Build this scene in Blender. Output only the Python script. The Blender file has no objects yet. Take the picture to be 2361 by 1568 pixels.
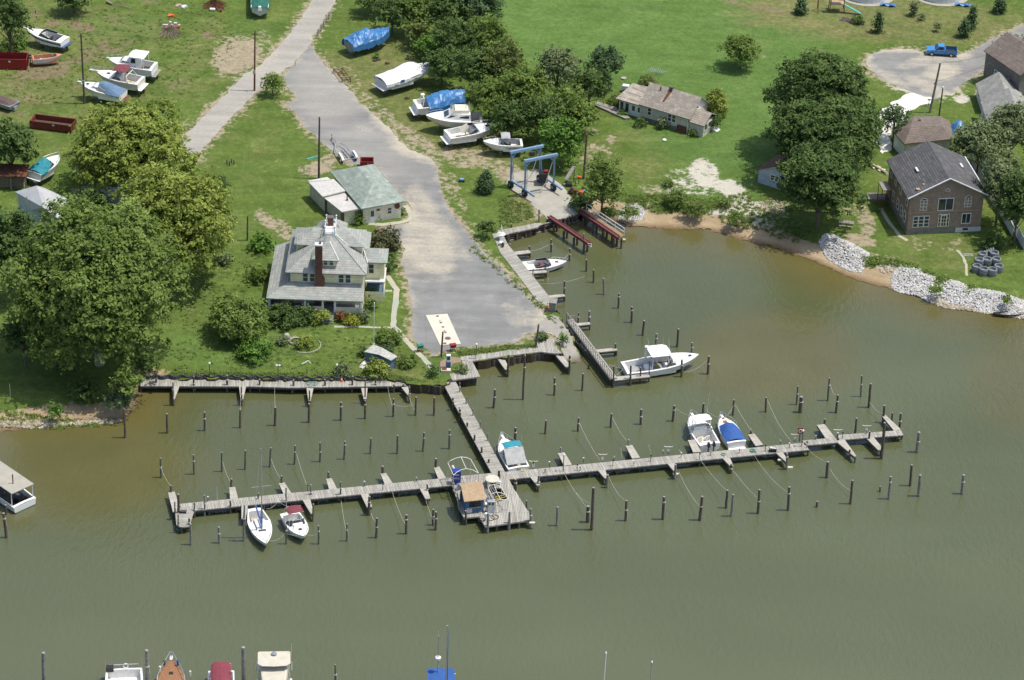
import bpy,bmesh,math,random
import numpy as np
from mathutils import Vector,Matrix,noise
from mathutils.geometry import delaunay_2d_cdt,tessellate_polygon
rad=math.radians
RN=random.Random(11)
NP=np.random.RandomState(5)
SC=bpy.context.scene
COL=SC.collection
# ------------ camera
H,TH,RO,FP=200.0,rad(30.5),0.035,7000.0
CAM=Vector((0,-H/math.tan(TH),H))
fw=Vector((0,math.cos(TH),-math.sin(TH)))
r0=Vector((1,0,0));u0=Vector((0,math.sin(TH),math.cos(TH)))
rt=r0*math.cos(RO)+u0*math.sin(RO)
up=u0*math.cos(RO)-r0*math.sin(RO)
cd=bpy.data.cameras.new('camera');cam=bpy.data.objects.new('camera',cd);COL.objects.link(cam)
cam.matrix_world=Matrix(((rt.x,up.x,-fw.x,CAM.x),(rt.y,up.y,-fw.y,CAM.y),(rt.z,up.z,-fw.z,CAM.z),(0,0,0,1)))
cd.sensor_width=36;cd.lens=FP/2361*36;cd.clip_start=1;cd.clip_end=20000
SC.camera=cam
# ------------ sky and sun
EL,AZ=rad(69),rad(2)
sd=Vector((math.cos(EL)*math.cos(AZ),math.cos(EL)*math.sin(AZ),math.sin(EL)))
w=bpy.data.worlds.new("World");SC.world=w;w.use_nodes=True
nt=w.node_tree;bg=nt.nodes['Background'];sky=nt.nodes.new('ShaderNodeTexSky')
sky.sky_type='NISHITA';sky.sun_disc=False;sky.sun_elevation=EL;sky.sun_rotation=math.pi/2-AZ
sky.air_density=1.0;sky.dust_density=2.5;sky.ozone_density=1.0
nt.links.new(sky.outputs[0],bg.inputs[0]);bg.inputs[1].default_value=0.15
sl=bpy.data.lights.new('sun','SUN');sl.energy=3.6;sl.angle=rad(0.53);sl.color=(1,0.95,0.86)
so=bpy.data.objects.new('sun',sl);COL.objects.link(so)
so.rotation_euler=sd.to_track_quat('Z','Y').to_euler()
SC.view_settings.view_transform='Standard';SC.view_settings.look='None'
SC.view_settings.exposure=0.2;SC.view_settings.gamma=1
SC.cycles.max_bounces=6;SC.cycles.diffuse_bounces=3;SC.cycles.glossy_bounces=3
SC.cycles.transmission_bounces=4;SC.cycles.transparent_max_bounces=8
# ------------ survey: photo pixel -> point of the place
G=1.3
TB={'a':(0,0),'b':(1000,0),'c':(2000,0),'d':(3000,0),'e':(0,640),'f':(1000,640),'g':(2000,640),'h':(3000,640),'i':(0,1300),'j':(1000,1300),'k':(2000,1300),'l':(3000,1300),'m':(0,1800),'n':(1000,1800),'o':(2000,1800),'p':(3000,1500),'q':(1780,1800),'r':(1980,560),'s':(1040,840)}
TS={'d':2.15420,'h':2.15420,'l':2.15420,'m':1.70417,'n':1.70417,'o':1.70417,'p':1.95985,'q':4.355,'r':3.92,'s':3.2667}
def t(k,x,y):
 if k=='F':return(x,y)
 s=TS.get(k,2.361)*1.73486
 return(TB[k][0]/1.73486+x/s,TB[k][1]/1.73486+y/s)
def P(x,y,z=0.0):
 d=fw*FP+rt*(x-1180.5)-up*(y-784.0)
 return CAM+d*((z-CAM.z)/d.z)
def W(k,x,y,z=G):return P(*t(k,x,y),z)
def proj(v):
 d=Vector(v)-CAM;w_=d.dot(fw)
 return 1180.5+FP*d.dot(rt)/w_,784.0-FP*d.dot(up)/w_
def scale_at(v):return FP/(Vector(v)-CAM).dot(fw)
def height_to(base,ytop):
 y0=proj(base)[1];y1=proj(base+Vector((0,0,1)))[1]
 return(y0-ytop)/(y0-y1)
def TL(k,pts,z=G):return[W(k,x,y,z)for x,y in pts]
# ------------ materials
def newmat(name):
 m=bpy.data.materials.new(name);m.use_nodes=True
 return m,m.node_tree,m.node_tree.nodes['Principled BSDF']
def nd(nt,typ,**kw):
 n=nt.nodes.new('ShaderNode'+typ)
 for k,v in kw.items():
  if k.startswith('i_'):n.inputs[int(k[2:])if k[2:].isdigit()else k[2:].replace('_',' ')].default_value=v
  else:setattr(n,k,v)
 return n
def L(nt,a,b):nt.links.new(a,b)
def noise_n(nt,vec,scale,detail=4,rough=.6):
 n=nd(nt,'TexNoise');n.inputs['Scale'].default_value=scale;n.inputs['Detail'].default_value=detail
 n.inputs['Roughness'].default_value=rough
 if vec is not None:L(nt,vec,n.inputs['Vector'])
 return n.outputs['Fac']
def ramp(nt,fac,lo,hi,a=0.,b=1.):
 n=nd(nt,'MapRange');n.inputs['From Min'].default_value=lo;n.inputs['From Max'].default_value=hi
 n.inputs['To Min'].default_value=a;n.inputs['To Max'].default_value=b
 L(nt,fac,n.inputs['Value']);return n.outputs[0]
def mixc(nt,fac,a,b,mode='MIX'):
 n=nd(nt,'MixRGB',blend_type=mode)
 if isinstance(fac,(int,float)):n.inputs[0].default_value=fac
 else:L(nt,fac,n.inputs[0])
 for i,c in((1,a),(2,b)):
  if isinstance(c,tuple):n.inputs[i].default_value=(*c[:3],1)
  else:L(nt,c,n.inputs[i])
 return n.outputs[0]
def mth(nt,op,a,b=None):
 n=nd(nt,'Math',operation=op)
 for i,c in enumerate((a,b)):
  if c is None:continue
  if isinstance(c,(int,float)):n.inputs[i].default_value=c
  else:L(nt,c,n.inputs[i])
 return n.outputs[0]
def obj_co(nt,scale=None,world=False):
 if world:o=nd(nt,'NewGeometry').outputs['Position']
 else:o=nd(nt,'TexCoord').outputs['Object']
 if scale is None:return o
 m=nd(nt,'Mapping');m.inputs['Scale'].default_value=scale;L(nt,o,m.inputs[0]);return m.outputs[0]
def bump(nt,b,h,strength=.3,dist=.05):
 n=nd(nt,'Bump');n.inputs['Strength'].default_value=strength;n.inputs['Distance'].default_value=dist
 L(nt,h,n.inputs['Height']);L(nt,n.outputs[0],b.inputs['Normal'])
def attr(nt,name):
 n=nd(nt,'Attribute',attribute_name=name);return n.outputs['Fac']
M={}
def mat(name,c1,c2=None,scale=2.0,rough=.7,metal=0.,lo=.35,hi=.65,detail=5,spec=.4,grime=None):
 """plain surface with worn variation between two colours"""
 if name in M:return M[name]
 m,nt,b=newmat(name)
 if c2 is None:c2=tuple(x*.78 for x in c1)
 co=obj_co(nt)
 f=ramp(nt,noise_n(nt,co,scale,detail),lo,hi)
 c=mixc(nt,f,c1,c2)
 if grime:
  c=mixc(nt,ramp(nt,noise_n(nt,co,scale*3.3,3),.52,.7),c,grime)
 L(nt,c,b.inputs['Base Color'])
 b.inputs['Roughness'].default_value=rough;b.inputs['Metallic'].default_value=metal
 b.inputs['Specular IOR Level'].default_value=spec
 M[name]=m;return m
def tintmat(name,cols,rough=.8,trans=0.,nscale=None):
 """colour taken from the per-face 'tint' value"""
 m,nt,b=newmat(name)
 cr=nd(nt,'ValToRGB');e=cr.color_ramp.elements
 while len(e)<len(cols):e.new(.5)
 for i,c in enumerate(cols):
  e[i].position=i/(len(cols)-1);e[i].color=(*c,1)
 L(nt,attr(nt,'tint'),cr.inputs[0]);c=cr.outputs[0]
 if nscale:
  f=ramp(nt,noise_n(nt,obj_co(nt),nscale,3),.3,.7,.72,1.22)
  c=mixc(nt,1.0,c,f,'MULTIPLY')
 L(nt,c,b.inputs['Base Color']);b.inputs['Roughness'].default_value=rough
 b.inputs['Specular IOR Level'].default_value=.12
 if trans:
  out=nt.nodes['Material Output'];tr=nd(nt,'BsdfTranslucent');mx=nd(nt,'MixShader');mx.inputs[0].default_value=trans
  L(nt,c,tr.inputs[0]);L(nt,b.outputs[0],mx.inputs[1]);L(nt,tr.outputs[0],mx.inputs[2]);L(nt,mx.outputs[0],out.inputs[0])
 M[name]=m;return m
def brickmat(name,c1,c2,mortar,bw,rh,mw=.1,swap=None,rough=.85,wear=None,bumpd=0.,nsc=1.2,wsc=2.5,wlo=.56,whi=.66):
 m,nt,b=newmat(name)
 co=obj_co(nt);sp=nd(nt,'SeparateXYZ');L(nt,co,sp.inputs[0]);cb=nd(nt,'CombineXYZ')
 x,y,z=sp.outputs
 if swap=='wall':
  L(nt,mth(nt,'ADD',x,y),cb.inputs[0]);L(nt,z,cb.inputs[1])
 elif swap=='roof':
  L(nt,mth(nt,'ADD',x,mth(nt,'MULTIPLY',y,.77)),cb.inputs[0]);L(nt,mth(nt,'MULTIPLY',z,1.8),cb.inputs[1])
 else:
  L(nt,x,cb.inputs[0]);L(nt,y,cb.inputs[1])
 br=nd(nt,'TexBrick');L(nt,cb.outputs[0],br.inputs['Vector'])
 br.inputs['Color1'].default_value=(*c1,1);br.inputs['Color2'].default_value=(*c2,1);br.inputs['Mortar'].default_value=(*mortar,1)
 br.inputs['Scale'].default_value=1;br.inputs['Mortar Size'].default_value=rh*mw;br.inputs['Brick Width'].default_value=bw
 br.inputs['Row Height'].default_value=rh;br.inputs['Mortar Smooth'].default_value=.2
 if name.startswith('planks'):co=obj_co(nt,(.22,2.4,1))
 f=ramp(nt,noise_n(nt,co,nsc,5),.3,.7,.8,1.16)
 c=mixc(nt,1.0,br.outputs[0],f,'MULTIPLY')
 if wear:c=mixc(nt,ramp(nt,noise_n(nt,co,wsc,6),wlo,whi),c,wear)
 L(nt,c,b.inputs['Base Color']);b.inputs['Roughness'].default_value=rough;b.inputs['Specular IOR Level'].default_value=.25
 if bumpd:bump(nt,b,br.outputs['Fac'],.5,-bumpd)
 M[name]=m;return m
mat('gelcoat',(.78,.78,.76),(.70,.70,.67),1.5,.3,spec=.5)
mat('gelcoat_cream',(.72,.68,.56),(.62,.58,.46),1.5,.35)
mat('gelcoat_dull',(.62,.62,.60),(.50,.50,.47),2.5,.5)
mat('deck_white',(.80,.80,.78),(.68,.67,.63),3,.5)
mat('cockpit_tan',(.50,.46,.38),(.36,.33,.27),5,.8)
mat('cockpit_grey',(.36,.37,.37),(.25,.26,.26),5,.8)
mat('cockpit_red',(.25,.03,.04),(.17,.02,.03),5,.8)
mat('cockpit_dark',(.05,.05,.06),(.10,.10,.11),5,.8)
mat('hull_blue',(.06,.10,.22),(.04,.07,.16),2,.3)
mat('hull_grey',(.25,.27,.29),(.18,.2,.22),2,.4)
mat('antifoul_red',(.14,.05,.04),(.09,.03,.03),3,.8)
mat('antifoul_blue',(.05,.08,.14),(.03,.05,.09),3,.8)
mat('teal_paint',(.05,.22,.20),(.03,.14,.12),3,.6)
mat('glass',(.02,.025,.03),(.035,.045,.05),1,.08,spec=.7)
mat('clear_vinyl',(.30,.31,.30),(.42,.42,.40),2,.15,spec=.6)
mat('window_glass',(.03,.035,.035),(.07,.075,.07),.8,.1,spec=.7)
mat('steel',(.62,.63,.64),(.5,.5,.5),3,.35,.7)
mat('black_plastic',(.02,.02,.022),(.035,.035,.035),4,.4)
mat('dark_metal',(.06,.06,.06),(.1,.08,.06),4,.6)
mat('canvas_blue',(.03,.10,.32),(.022,.08,.26),1.5,.8)
mat('canvas_slate',(.13,.21,.32),(.10,.16,.25),1.5,.85)
mat('canvas_teal',(.03,.26,.32),(.02,.2,.26),1.5,.8)
mat('canvas_maroon',(.20,.05,.06),(.14,.035,.045),1.5,.85)
mat('canvas_red',(.22,.045,.065),(.17,.035,.05),1.5,.85)
mat('canvas_brown',(.13,.09,.08),(.09,.06,.055),1.5,.85)
mat('canvas_grey',(.40,.41,.42),(.30,.31,.32),1.5,.85)
mat('canvas_cream',(.54,.51,.42),(.47,.44,.36),1.5,.85)
mat('tarp_blue',(.05,.20,.44),(.035,.14,.34),2.5,.45,lo=.4,hi=.6,spec=.6)
mat('tarp_green',(.02,.13,.09),(.012,.09,.06),2.5,.5)
mat('shrinkwrap',(.80,.80,.79),(.66,.67,.67),2.5,.4)
mat('teak',(.27,.13,.06),(.20,.095,.045),4,.6,grime=(.38,.2,.1))
mat('pile_dark',(.115,.09,.07),(.06,.048,.038),3,.9,grime=(.24,.21,.17))
mat('pile_green',(.13,.15,.10),(.07,.085,.06),3,.9,grime=(.22,.23,.17))
mat('pile_grey',(.28,.27,.24),(.16,.15,.13),3,.9)
mat('pile_cap',(.34,.33,.30),(.2,.19,.17),6,.9)
mat('wood_grey',(.30,.285,.25),(.19,.18,.155),3,.9)
mat('wood_dark',(.10,.085,.07),(.05,.045,.038),3,.9)
mat('wood_tan',(.42,.31,.20),(.34,.24,.14),3,.85)
mat('rope',(.55,.53,.45),(.4,.38,.32),8,.9)
mat('rope_green',(.03,.2,.14),(.05,.28,.2),8,.9)
mat('fender',(.7,.68,.6),(.6,.57,.5),5,.6)
mat('white_paint',(.78,.79,.78),(.68,.69,.68),2,.55)
mat('pale_paint',(.60,.62,.62),(.5,.52,.52),2,.6)
mat('red_paint',(.32,.02,.02),(.22,.015,.015),2,.55,grime=(.16,.03,.02))
mat('rust',(.16,.06,.035),(.09,.035,.02),3,.85,grime=(.22,.1,.05))
mat('rust_red',(.20,.035,.025),(.13,.028,.02),3,.8,grime=(.12,.05,.03))
mat('maroon_steel',(.17,.04,.045),(.11,.03,.035),3,.6,grime=(.2,.1,.09))
mat('lift_blue',(.21,.33,.50),(.16,.26,.40),2.5,.5,grime=(.3,.36,.42))
mat('tyre',(.018,.018,.018),(.035,.035,.033),6,.9)
mat('concrete',(.38,.36,.30),(.30,.285,.24),.7,.9,grime=(.33,.32,.28))
mat('concrete_dark',(.22,.21,.18),(.14,.135,.12),1.2,.9)
mat('slab_white',(.60,.56,.46),(.52,.485,.40),.6,.85)
mat('iron',(.10,.085,.075),(.16,.12,.1),6,.8)
mat('sheetpile',(.065,.075,.09),(.045,.05,.062),2,.75)
mat('truck_blue',(.055,.23,.52),(.045,.19,.45),1,.25,spec=.7)
mat('rubber_black',(.03,.03,.03),(.05,.05,.05),4,.9)
mat('shed_blue',(.10,.17,.25),(.07,.12,.19),2.5,.85,grime=(.14,.2,.26))
mat('hut_blue',(.09,.17,.27),(.07,.13,.22),2.5,.8)
mat('weathered_roof',(.42,.42,.38),(.28,.28,.25),2,.9,grime=(.6,.6,.55))
mat('membrane',(.52,.51,.48),(.44,.43,.40),1,.8,grime=(.36,.35,.32))
mat('orange_plastic',(.7,.14,.03),(.6,.1,.02),3,.6)
mat('green_plastic',(.03,.22,.16),(.02,.16,.11),3,.6)
mat('bright_green',(.1,.42,.36),(.08,.34,.3),3,.6)
mat('bark',(.16,.13,.10),(.09,.075,.06),4,.95)
mat('bark_pale',(.42,.39,.32),(.25,.22,.17),3,.95)
mat('dead_wood',(.32,.27,.2),(.2,.16,.12),4,.95)
mat('cream_wall',(.66,.62,.42),(.60,.56,.37),1.2,.8)
mat('grey_fabric',(.42,.43,.44),(.36,.37,.38),.8,.8)
mat('sky_machine',(.02,.06,.36),(.02,.05,.3),2,.35)
mat('paver_brown',(.27,.185,.135),(.21,.145,.105),3,.95,grime=(.33,.27,.2))
mat('soil',(.10,.075,.05),(.07,.05,.035),2,.95)
brickmat('planks',(.40,.385,.34),(.28,.27,.235),(.10,.095,.08),8.0,.19,.12,nsc=.5,wear=(.46,.445,.40),wsc=1.2,wlo=.52,whi=.72)
brickmat('planks_pale',(.48,.455,.39),(.38,.36,.31),(.16,.15,.13),8.0,.19,.10,nsc=.6)
brickmat('shingle_grey',(.28,.275,.25),(.225,.225,.205),(.24,.25,.24),1.1,.30,.12,'roof',wear=(.33,.325,.29),wsc=1.0)
brickmat('shingle_house',(.36,.365,.335),(.28,.30,.275),(.25,.25,.23),.9,.30,.14,'roof',wear=(.25,.31,.27),wsc=.7)
brickmat('shingle_green',(.29,.34,.295),(.225,.27,.235),(.24,.27,.25),1.1,.32,.10,'roof',wear=(.34,.39,.335),wsc=1.3)
brickmat('shingle_tan',(.35,.31,.26),(.29,.26,.22),(.20,.18,.15),1.2,.30,.10,'roof',wear=(.40,.36,.30),wsc=1.2)
brickmat('shingle_dark',(.085,.085,.088),(.13,.13,.132),(.055,.055,.058),1.0,.28,.12,'roof')
brickmat('shingle_brown',(.22,.18,.155),(.17,.14,.12),(.11,.09,.08),1.0,.28,.12,'roof')
brickmat('shingle_rust',(.22,.11,.08),(.16,.085,.06),(.1,.06,.05),1.0,.28,.12,'roof')
brickmat('brick_house',(.31,.205,.155),(.23,.165,.13),(.30,.26,.21),.42,.16,.16,'wall',wear=(.36,.26,.2),wsc=1.0)
brickmat('brick_red',(.17,.055,.04),(.12,.04,.03),(.18,.13,.1),.4,.16,.16,'wall')
brickmat('siding_yellow',(.86,.80,.50),(.82,.76,.47),(.62,.57,.36),30,.22,.16,'wall',rough=.7)
brickmat('siding_cream',(.80,.76,.60),(.76,.72,.56),(.48,.45,.36),30,.25,.14,'wall',rough=.7)
brickmat('siding_white',(.62,.63,.62),(.58,.59,.58),(.46,.47,.47),30,.22,.14,'wall',rough=.7)
brickmat('siding_bluegrey',(.44,.49,.54),(.41,.46,.51),(.23,.27,.31),30,.22,.14,'wall',rough=.7)
brickmat('siding_brown',(.20,.18,.17),(.18,.16,.15),(.13,.12,.11),30,.22,.14,'wall',rough=.7)
brickmat('siding_tan',(.62,.58,.50),(.59,.55,.47),(.36,.33,.28),30,.24,.14,'wall',rough=.7)
# ------------ mesh building
class MB:
 def __init__(s):s.v=[];s.f=[]
 def add(s,vs,fs):
  n=len(s.v);s.v+=[tuple(v)for v in vs];s.f+=[tuple(i+n for i in f)for f in fs];return s
 def box(s,x0,x1,y0,y1,z0,z1):
  return s.add([(x0,y0,z0),(x1,y0,z0),(x1,y1,z0),(x0,y1,z0),(x0,y0,z1),(x1,y0,z1),(x1,y1,z1),(x0,y1,z1)],[(3,2,1,0),(4,5,6,7),(0,1,5,4),(1,2,6,5),(2,3,7,6),(3,0,4,7)])
 def frus(s,a,z0,b,z1):
  """a,b = (x0,x1,y0,y1)"""
  return s.add([(a[0],a[2],z0),(a[1],a[2],z0),(a[1],a[3],z0),(a[0],a[3],z0),(b[0],b[2],z1),(b[1],b[2],z1),(b[1],b[3],z1),(b[0],b[3],z1)],[(3,2,1,0),(4,5,6,7),(0,1,5,4),(1,2,6,5),(2,3,7,6),(3,0,4,7)])
 def prism(s,pts,z0,z1,holes=()):
  """vertical prism over a plan polygon"""
  loops=[[Vector((p[0],p[1],0))for p in pts]]+[[Vector((p[0],p[1],0))for p in h]for h in holes]
  tri=tessellate_polygon(loops);fl=[p for l in loops for p in l];n=len(fl)
  vs=[(p.x,p.y,z1)for p in fl]+[(p.x,p.y,z0)for p in fl];fs=[]
  for a,b,c in tri:
   A,B,C_=fl[a],fl[b],fl[c]
   cr=(B.x-A.x)*(C_.y-A.y)-(B.y-A.y)*(C_.x-A.x)
   if cr<0:a,c=c,a
   fs.append((a,b,c));fs.append((c+n,b+n,a+n))
  o=0
  for l in loops:
   m_=len(l);ar=sum(l[i].x*l[(i+1)%m_].y-l[(i+1)%m_].x*l[i].y for i in range(m_))
   for i in range(m_):
    j=(i+1)%m_;q=(o+i,o+j,o+j+n,o+i+n)
    outer=(l is loops[0])
    fs.append(q[::-1]if(ar>0)==outer else q)
   o+=m_
  return s.add(vs,fs)
 def tube(s,p,q,r,r2=None,n=8,caps=True):
  p=Vector(p);q=Vector(q);d=(q-p)
  if d.length<1e-6:return s
  d.normalize();a=d.orthogonal().normalized();b=d.cross(a);r2=r if r2 is None else r2
  vs=[]
  for c,rr in((p,r),(q,r2)):
   for i in range(n):
    an=2*math.pi*i/n;vs.append(c+(a*math.cos(an)+b*math.sin(an))*rr)
  fs=[(i,(i+1)%n,n+(i+1)%n,n+i)for i in range(n)]
  if caps:fs+=[tuple(range(n))[::-1],tuple(range(n,2*n))]
  return s.add(vs,fs)
 def path(s,pts,r,n=6,r2=None):
  pts=[Vector(p)for p in pts];m_=len(pts);r2=r if r2 is None else r2
  a=None;vs=[]
  for i,p in enumerate(pts):
   d=(pts[min(i+1,m_-1)]-pts[max(i-1,0)])
   if d.length<1e-9:d=Vector((0,0,1))
   d.normalize()
   if a is None:a=d.orthogonal().normalized()
   a=(a-d*a.dot(d))
   a=a.normalized()if a.length>1e-5 else d.orthogonal().normalized()
   b=d.cross(a);rr=r+(r2-r)*i/max(1,m_-1)
   for k in range(n):
    an=2*math.pi*k/n;vs.append(p+(a*math.cos(an)+b*math.sin(an))*rr)
  fs=[]
  for i in range(m_-1):
   for k in range(n):
    fs.append((i*n+k,i*n+(k+1)%n,(i+1)*n+(k+1)%n,(i+1)*n+k))
  fs+=[tuple(range(n))[::-1],tuple(range((m_-1)*n,m_*n))]
  return s.add(vs,fs)
 def ring(s,c,R_,r,n=20,m_=6,nrm=(0,0,1),start=0,end=2*math.pi):
  c=Vector(c);nn=Vector(nrm).normalized();a=nn.orthogonal().normalized();b=nn.cross(a)
  return s.path([c+(a*math.cos(start+(end-start)*i/n)+b*math.sin(start+(end-start)*i/n))*R_ for i in range(n+1)],r,m_)
 def lathe(s,prof,c=(0,0,0),n=16):
  c=Vector(c);vs=[];k=len(prof)
  for i in range(n):
   an=2*math.pi*i/n
   for r_,z in prof:vs.append((c.x+r_*math.cos(an),c.y+r_*math.sin(an),c.z+z))
  fs=[(i*k+j,((i+1)%n)*k+j,((i+1)%n)*k+j+1,i*k+j+1)for i in range(n)for j in range(k-1)]
  s.add(vs,fs)
  s.f.append(tuple(len(s.v)-n*k+i*k+k-1 for i in range(n)))
  return s
 def slab(s,pts,th):
  """thick sheet through 3d points (top), thickness downwards"""
  n=len(pts);vs=[tuple(p)for p in pts]+[(p[0],p[1],p[2]-th)for p in pts]
  fs=[tuple(range(n)),tuple(range(n,2*n))[::-1]]+[(i,i+n,(i+1)%n+n,(i+1)%n)for i in range(n)]
  return s.add(vs,fs)
 def grid(s,rows,closed=False):
  m_=len(rows[0]);vs=[p for r_ in rows for p in r_]
  fs=[(i*m_+j,i*m_+(j+1)%m_,(i+1)*m_+(j+1)%m_,(i+1)*m_+j)for i in range(len(rows)-1)for j in range(m_ if closed else m_-1)]
  return s.add(vs,fs)
 def build(s,name,material,parent=None,smooth=False,solid=0,bev=0):
  me=bpy.data.meshes.new(name);me.from_pydata(s.v,[],s.f);me.update()
  me.materials.append(M[material]if isinstance(material,str)else material)
  o=bpy.data.objects.new(name,me);COL.objects.link(o)
  if parent is not None:o.parent=parent
  if smooth:me.shade_smooth()
  if solid:
   md=o.modifiers.new('t','SOLIDIFY');md.thickness=solid;md.offset=0
  if bev:
   md=o.modifiers.new('b','BEVEL');md.width=bev;md.segments=2;md.limit_method='ANGLE'
  return o
def tag(o,label,cat,group=None,kind=None):
 if label:o['label']=label
 if cat:o['category']=cat
 if group:o['group']=group
 if kind:o['kind']=kind
 return o
def thing(name,label,cat,loc=(0,0,0),rz=0.,group=None):
 o=bpy.data.objects.new(name,None);COL.objects.link(o);o.location=loc;o.rotation_euler=(0,0,rz)
 o.empty_display_size=.2
 return tag(o,label,cat,group)
def copytree(o,parent=None,shallow=True):
 c=o.copy();COL.objects.link(c);c.parent=parent
 for ch in list(o.children):copytree(ch,c)
 return c
ORD=['first','second','third','fourth','fifth','sixth','seventh','eighth','ninth','tenth','eleventh','twelfth','thirteenth','fourteenth','fifteenth','sixteenth','seventeenth','eighteenth','nineteenth','twentieth']
def frame(A,B):
 """origin and heading of a local frame whose x axis runs from A to B"""
 d=B-A;return A,math.atan2(d.y,d.x),math.hypot(d.x,d.y)
 # ============ THE SETTING
def inpoly(X,Y,poly):
 ins=np.zeros(X.shape,bool);n=len(poly)
 for i in range(n):
  x1,y1=poly[i];x2,y2=poly[(i+1)%n]
  if y1==y2:continue
  c=((y1>Y)!=(y2>Y))&(X<(x2-x1)*(Y-y1)/(y2-y1)+x1)
  ins^=c
 return ins
def segdist(X,Y,pts,closed=False):
 d=np.full(X.shape,1e9);n=len(pts)
 for i in range(n if closed else n-1):
  x1,y1=pts[i];x2,y2=pts[(i+1)%n];dx,dy=x2-x1,y2-y1;l2=dx*dx+dy*dy+1e-9
  u=np.clip(((X-x1)*dx+(Y-y1)*dy)/l2,0,1)
  d=np.minimum(d,np.hypot(X-x1-u*dx,Y-y1-u*dy))
 return d
def blobs(X,Y,lst):
 """lst in photo pixels: (cx, cy, rx, ry, rotation degrees, strength) -> value on the ground plane"""
 o=np.zeros(X.shape)
 for cx,cy,rx,ry,ro,st in lst:
  a=P(cx,cy,G);b=P(cx+rx*math.cos(rad(ro)),cy+rx*math.sin(rad(ro)),G);c=P(cx-ry*math.sin(rad(ro)),cy+ry*math.cos(rad(ro)),G)
  Mx=np.linalg.inv(np.array([[b.x-a.x,c.x-a.x],[b.y-a.y,c.y-a.y]]))
  dx,dy=X-a.x,Y-a.y
  u=Mx[0,0]*dx+Mx[0,1]*dy;v=Mx[1,0]*dx+Mx[1,1]*dy
  o=np.maximum(o,st*np.clip(1.6-1.1*(u*u+v*v),0,1))
 return o
def wpts(pts,z=G):return[tuple(P(x,y,z).xy)for x,y in pts]
def tpts(lst):return[t(*p)for p in lst]
beach1=[(-260,1075),(-60,1012),(0,1000)]+tpts([('i',300,988),('i',600,950),('i',900,940),('i',1160,912),('i',1240,860),('i',1330,700),('i',1350,610)])
wall1=tpts([('i',1300,500),('i',1345,508),('i',1830,512),('i',2361,514),('j',400,524),('j',960,516),('j',1310,512),('j',1480,552),('j',1790,590),('j',1880,560),('j',1900,515),('j',2130,490),('j',2095,348),('j',2361,318),('k',300,280),('k',515,250),('k',560,270)])
rampw=tpts([('k',640,385),('k',740,395),('k',850,392)])
wall2=tpts([('k',840,370),('k',730,165),('k',640,20),('g',610,1520),('g',560,1430),('g',460,1310),('g',200,965),('g',60,790),('g',30,715),('g',340,640),('g',480,585),('g',610,545),('g',745,500),('g',830,500)])
beach2=tpts([('g',960,520),('g',1080,570),('g',1180,645),('g',1450,655),('g',1900,672),('g',2060,700),('h',0,720),('h',220,765),('h',380,825),('h',560,893),('h',800,1003),('h',1000,1075),('h',1300,1145),('h',1450,1180),('h',1660,1275),('h',1900,1300),('h',2100,1330),('h',2361,1370)])+[(2460,750),(2800,800)]
far=[(2800,-420),(-300,-420)]
B1,B2=wpts(beach1,0),wpts(beach2,0)
def offs(line,d):
 out=[]
 for i,p in enumerate(line):
  a=line[max(i-1,0)];b=line[min(i+1,len(line)-1)];dx,dy=b[0]-a[0],b[1]-a[1];l=math.hypot(dx,dy)
  out.append((p[0]+dy/l*d,p[1]-dx/l*d))
 return out
O1,O2=offs(B1,3.2),offs(B2,3.2)
W1,W2,RW=wpts(wall1,G),wpts(wall2,G),wpts(rampw,-0.2)
outline=O1+W1+RW+W2+O2+wpts(far)
shore=B1+W1+RW+W2+B2+wpts(far)
ramp_px=tpts([('k',330,40),('k',480,-60),('k',600,-20),('k',640,20),('k',720,165),('k',850,392),('k',740,405),('k',640,388),('k',575,275),('k',560,190),('k',480,95),('k',400,110)])
RA=np.array(P(*t('k',560,150),G).xy);RB=np.array(P(*t('k',760,420),-.3).xy)
def hgt(X,Y):
 d1=segdist(X,Y,B1);d2=segdist(X,Y,B2);ins=inpoly(X,Y,shore)
 s1=np.where(ins,d1,-d1);s2=np.where(ins,d2,-d2)
 sl=lambda s:np.where(s<2.2,s*.12,.264+(s-2.2)*.34)
 h=np.minimum(np.minimum(sl(s1),sl(s2)),G)
 u=((X-RA[0])*(RB-RA)[0]+(Y-RA[1])*(RB-RA)[1])/((RB-RA)@(RB-RA))
 v=np.abs((X-RA[0])*(RB-RA)[1]-(Y-RA[1])*(RB-RA)[0])/np.linalg.norm(RB-RA)
 rr=G-.03-np.clip(u,0,1.3)*1.6
 return np.where((u>0)&(u<1.6)&(v<5.2)&inpoly(X,Y,wpts(ramp_px,.6)),np.minimum(h,rr),h),np.minimum(np.where(ins,d1,0),99),ins
def gz(x,y):
 h=hgt(np.array([float(x)]),np.array([float(y)]))[0];return float(h[0])
def pointgrid(step,x0,x1,y0,y1,jit=.3):
 xs=np.arange(x0,x1,step);ys=np.arange(y0,y1,step);XX,YY=np.meshgrid(xs,ys)
 XX=XX+NP.uniform(-jit,jit,XX.shape)*step;YY=YY+NP.uniform(-jit,jit,YY.shape)*step
 D=np.outer(XX.ravel()-1180.5,np.array(rt))-np.outer(YY.ravel()-784.,np.array(up))+np.array(fw)*FP
 tt=(G-CAM.z)/D[:,2]
 return CAM.x+D[:,0]*tt,CAM.y+D[:,1]*tt
def dens(poly,step):
 out=[]
 for i in range(len(poly)):
  a,b=poly[i],poly[(i+1)%len(poly)];n=max(1,int(math.hypot(b[0]-a[0],b[1]-a[1])/step))
  out+=[(a[0]+(b[0]-a[0])*k/n,a[1]+(b[1]-a[1])*k/n)for k in range(n)]
 return out
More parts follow.
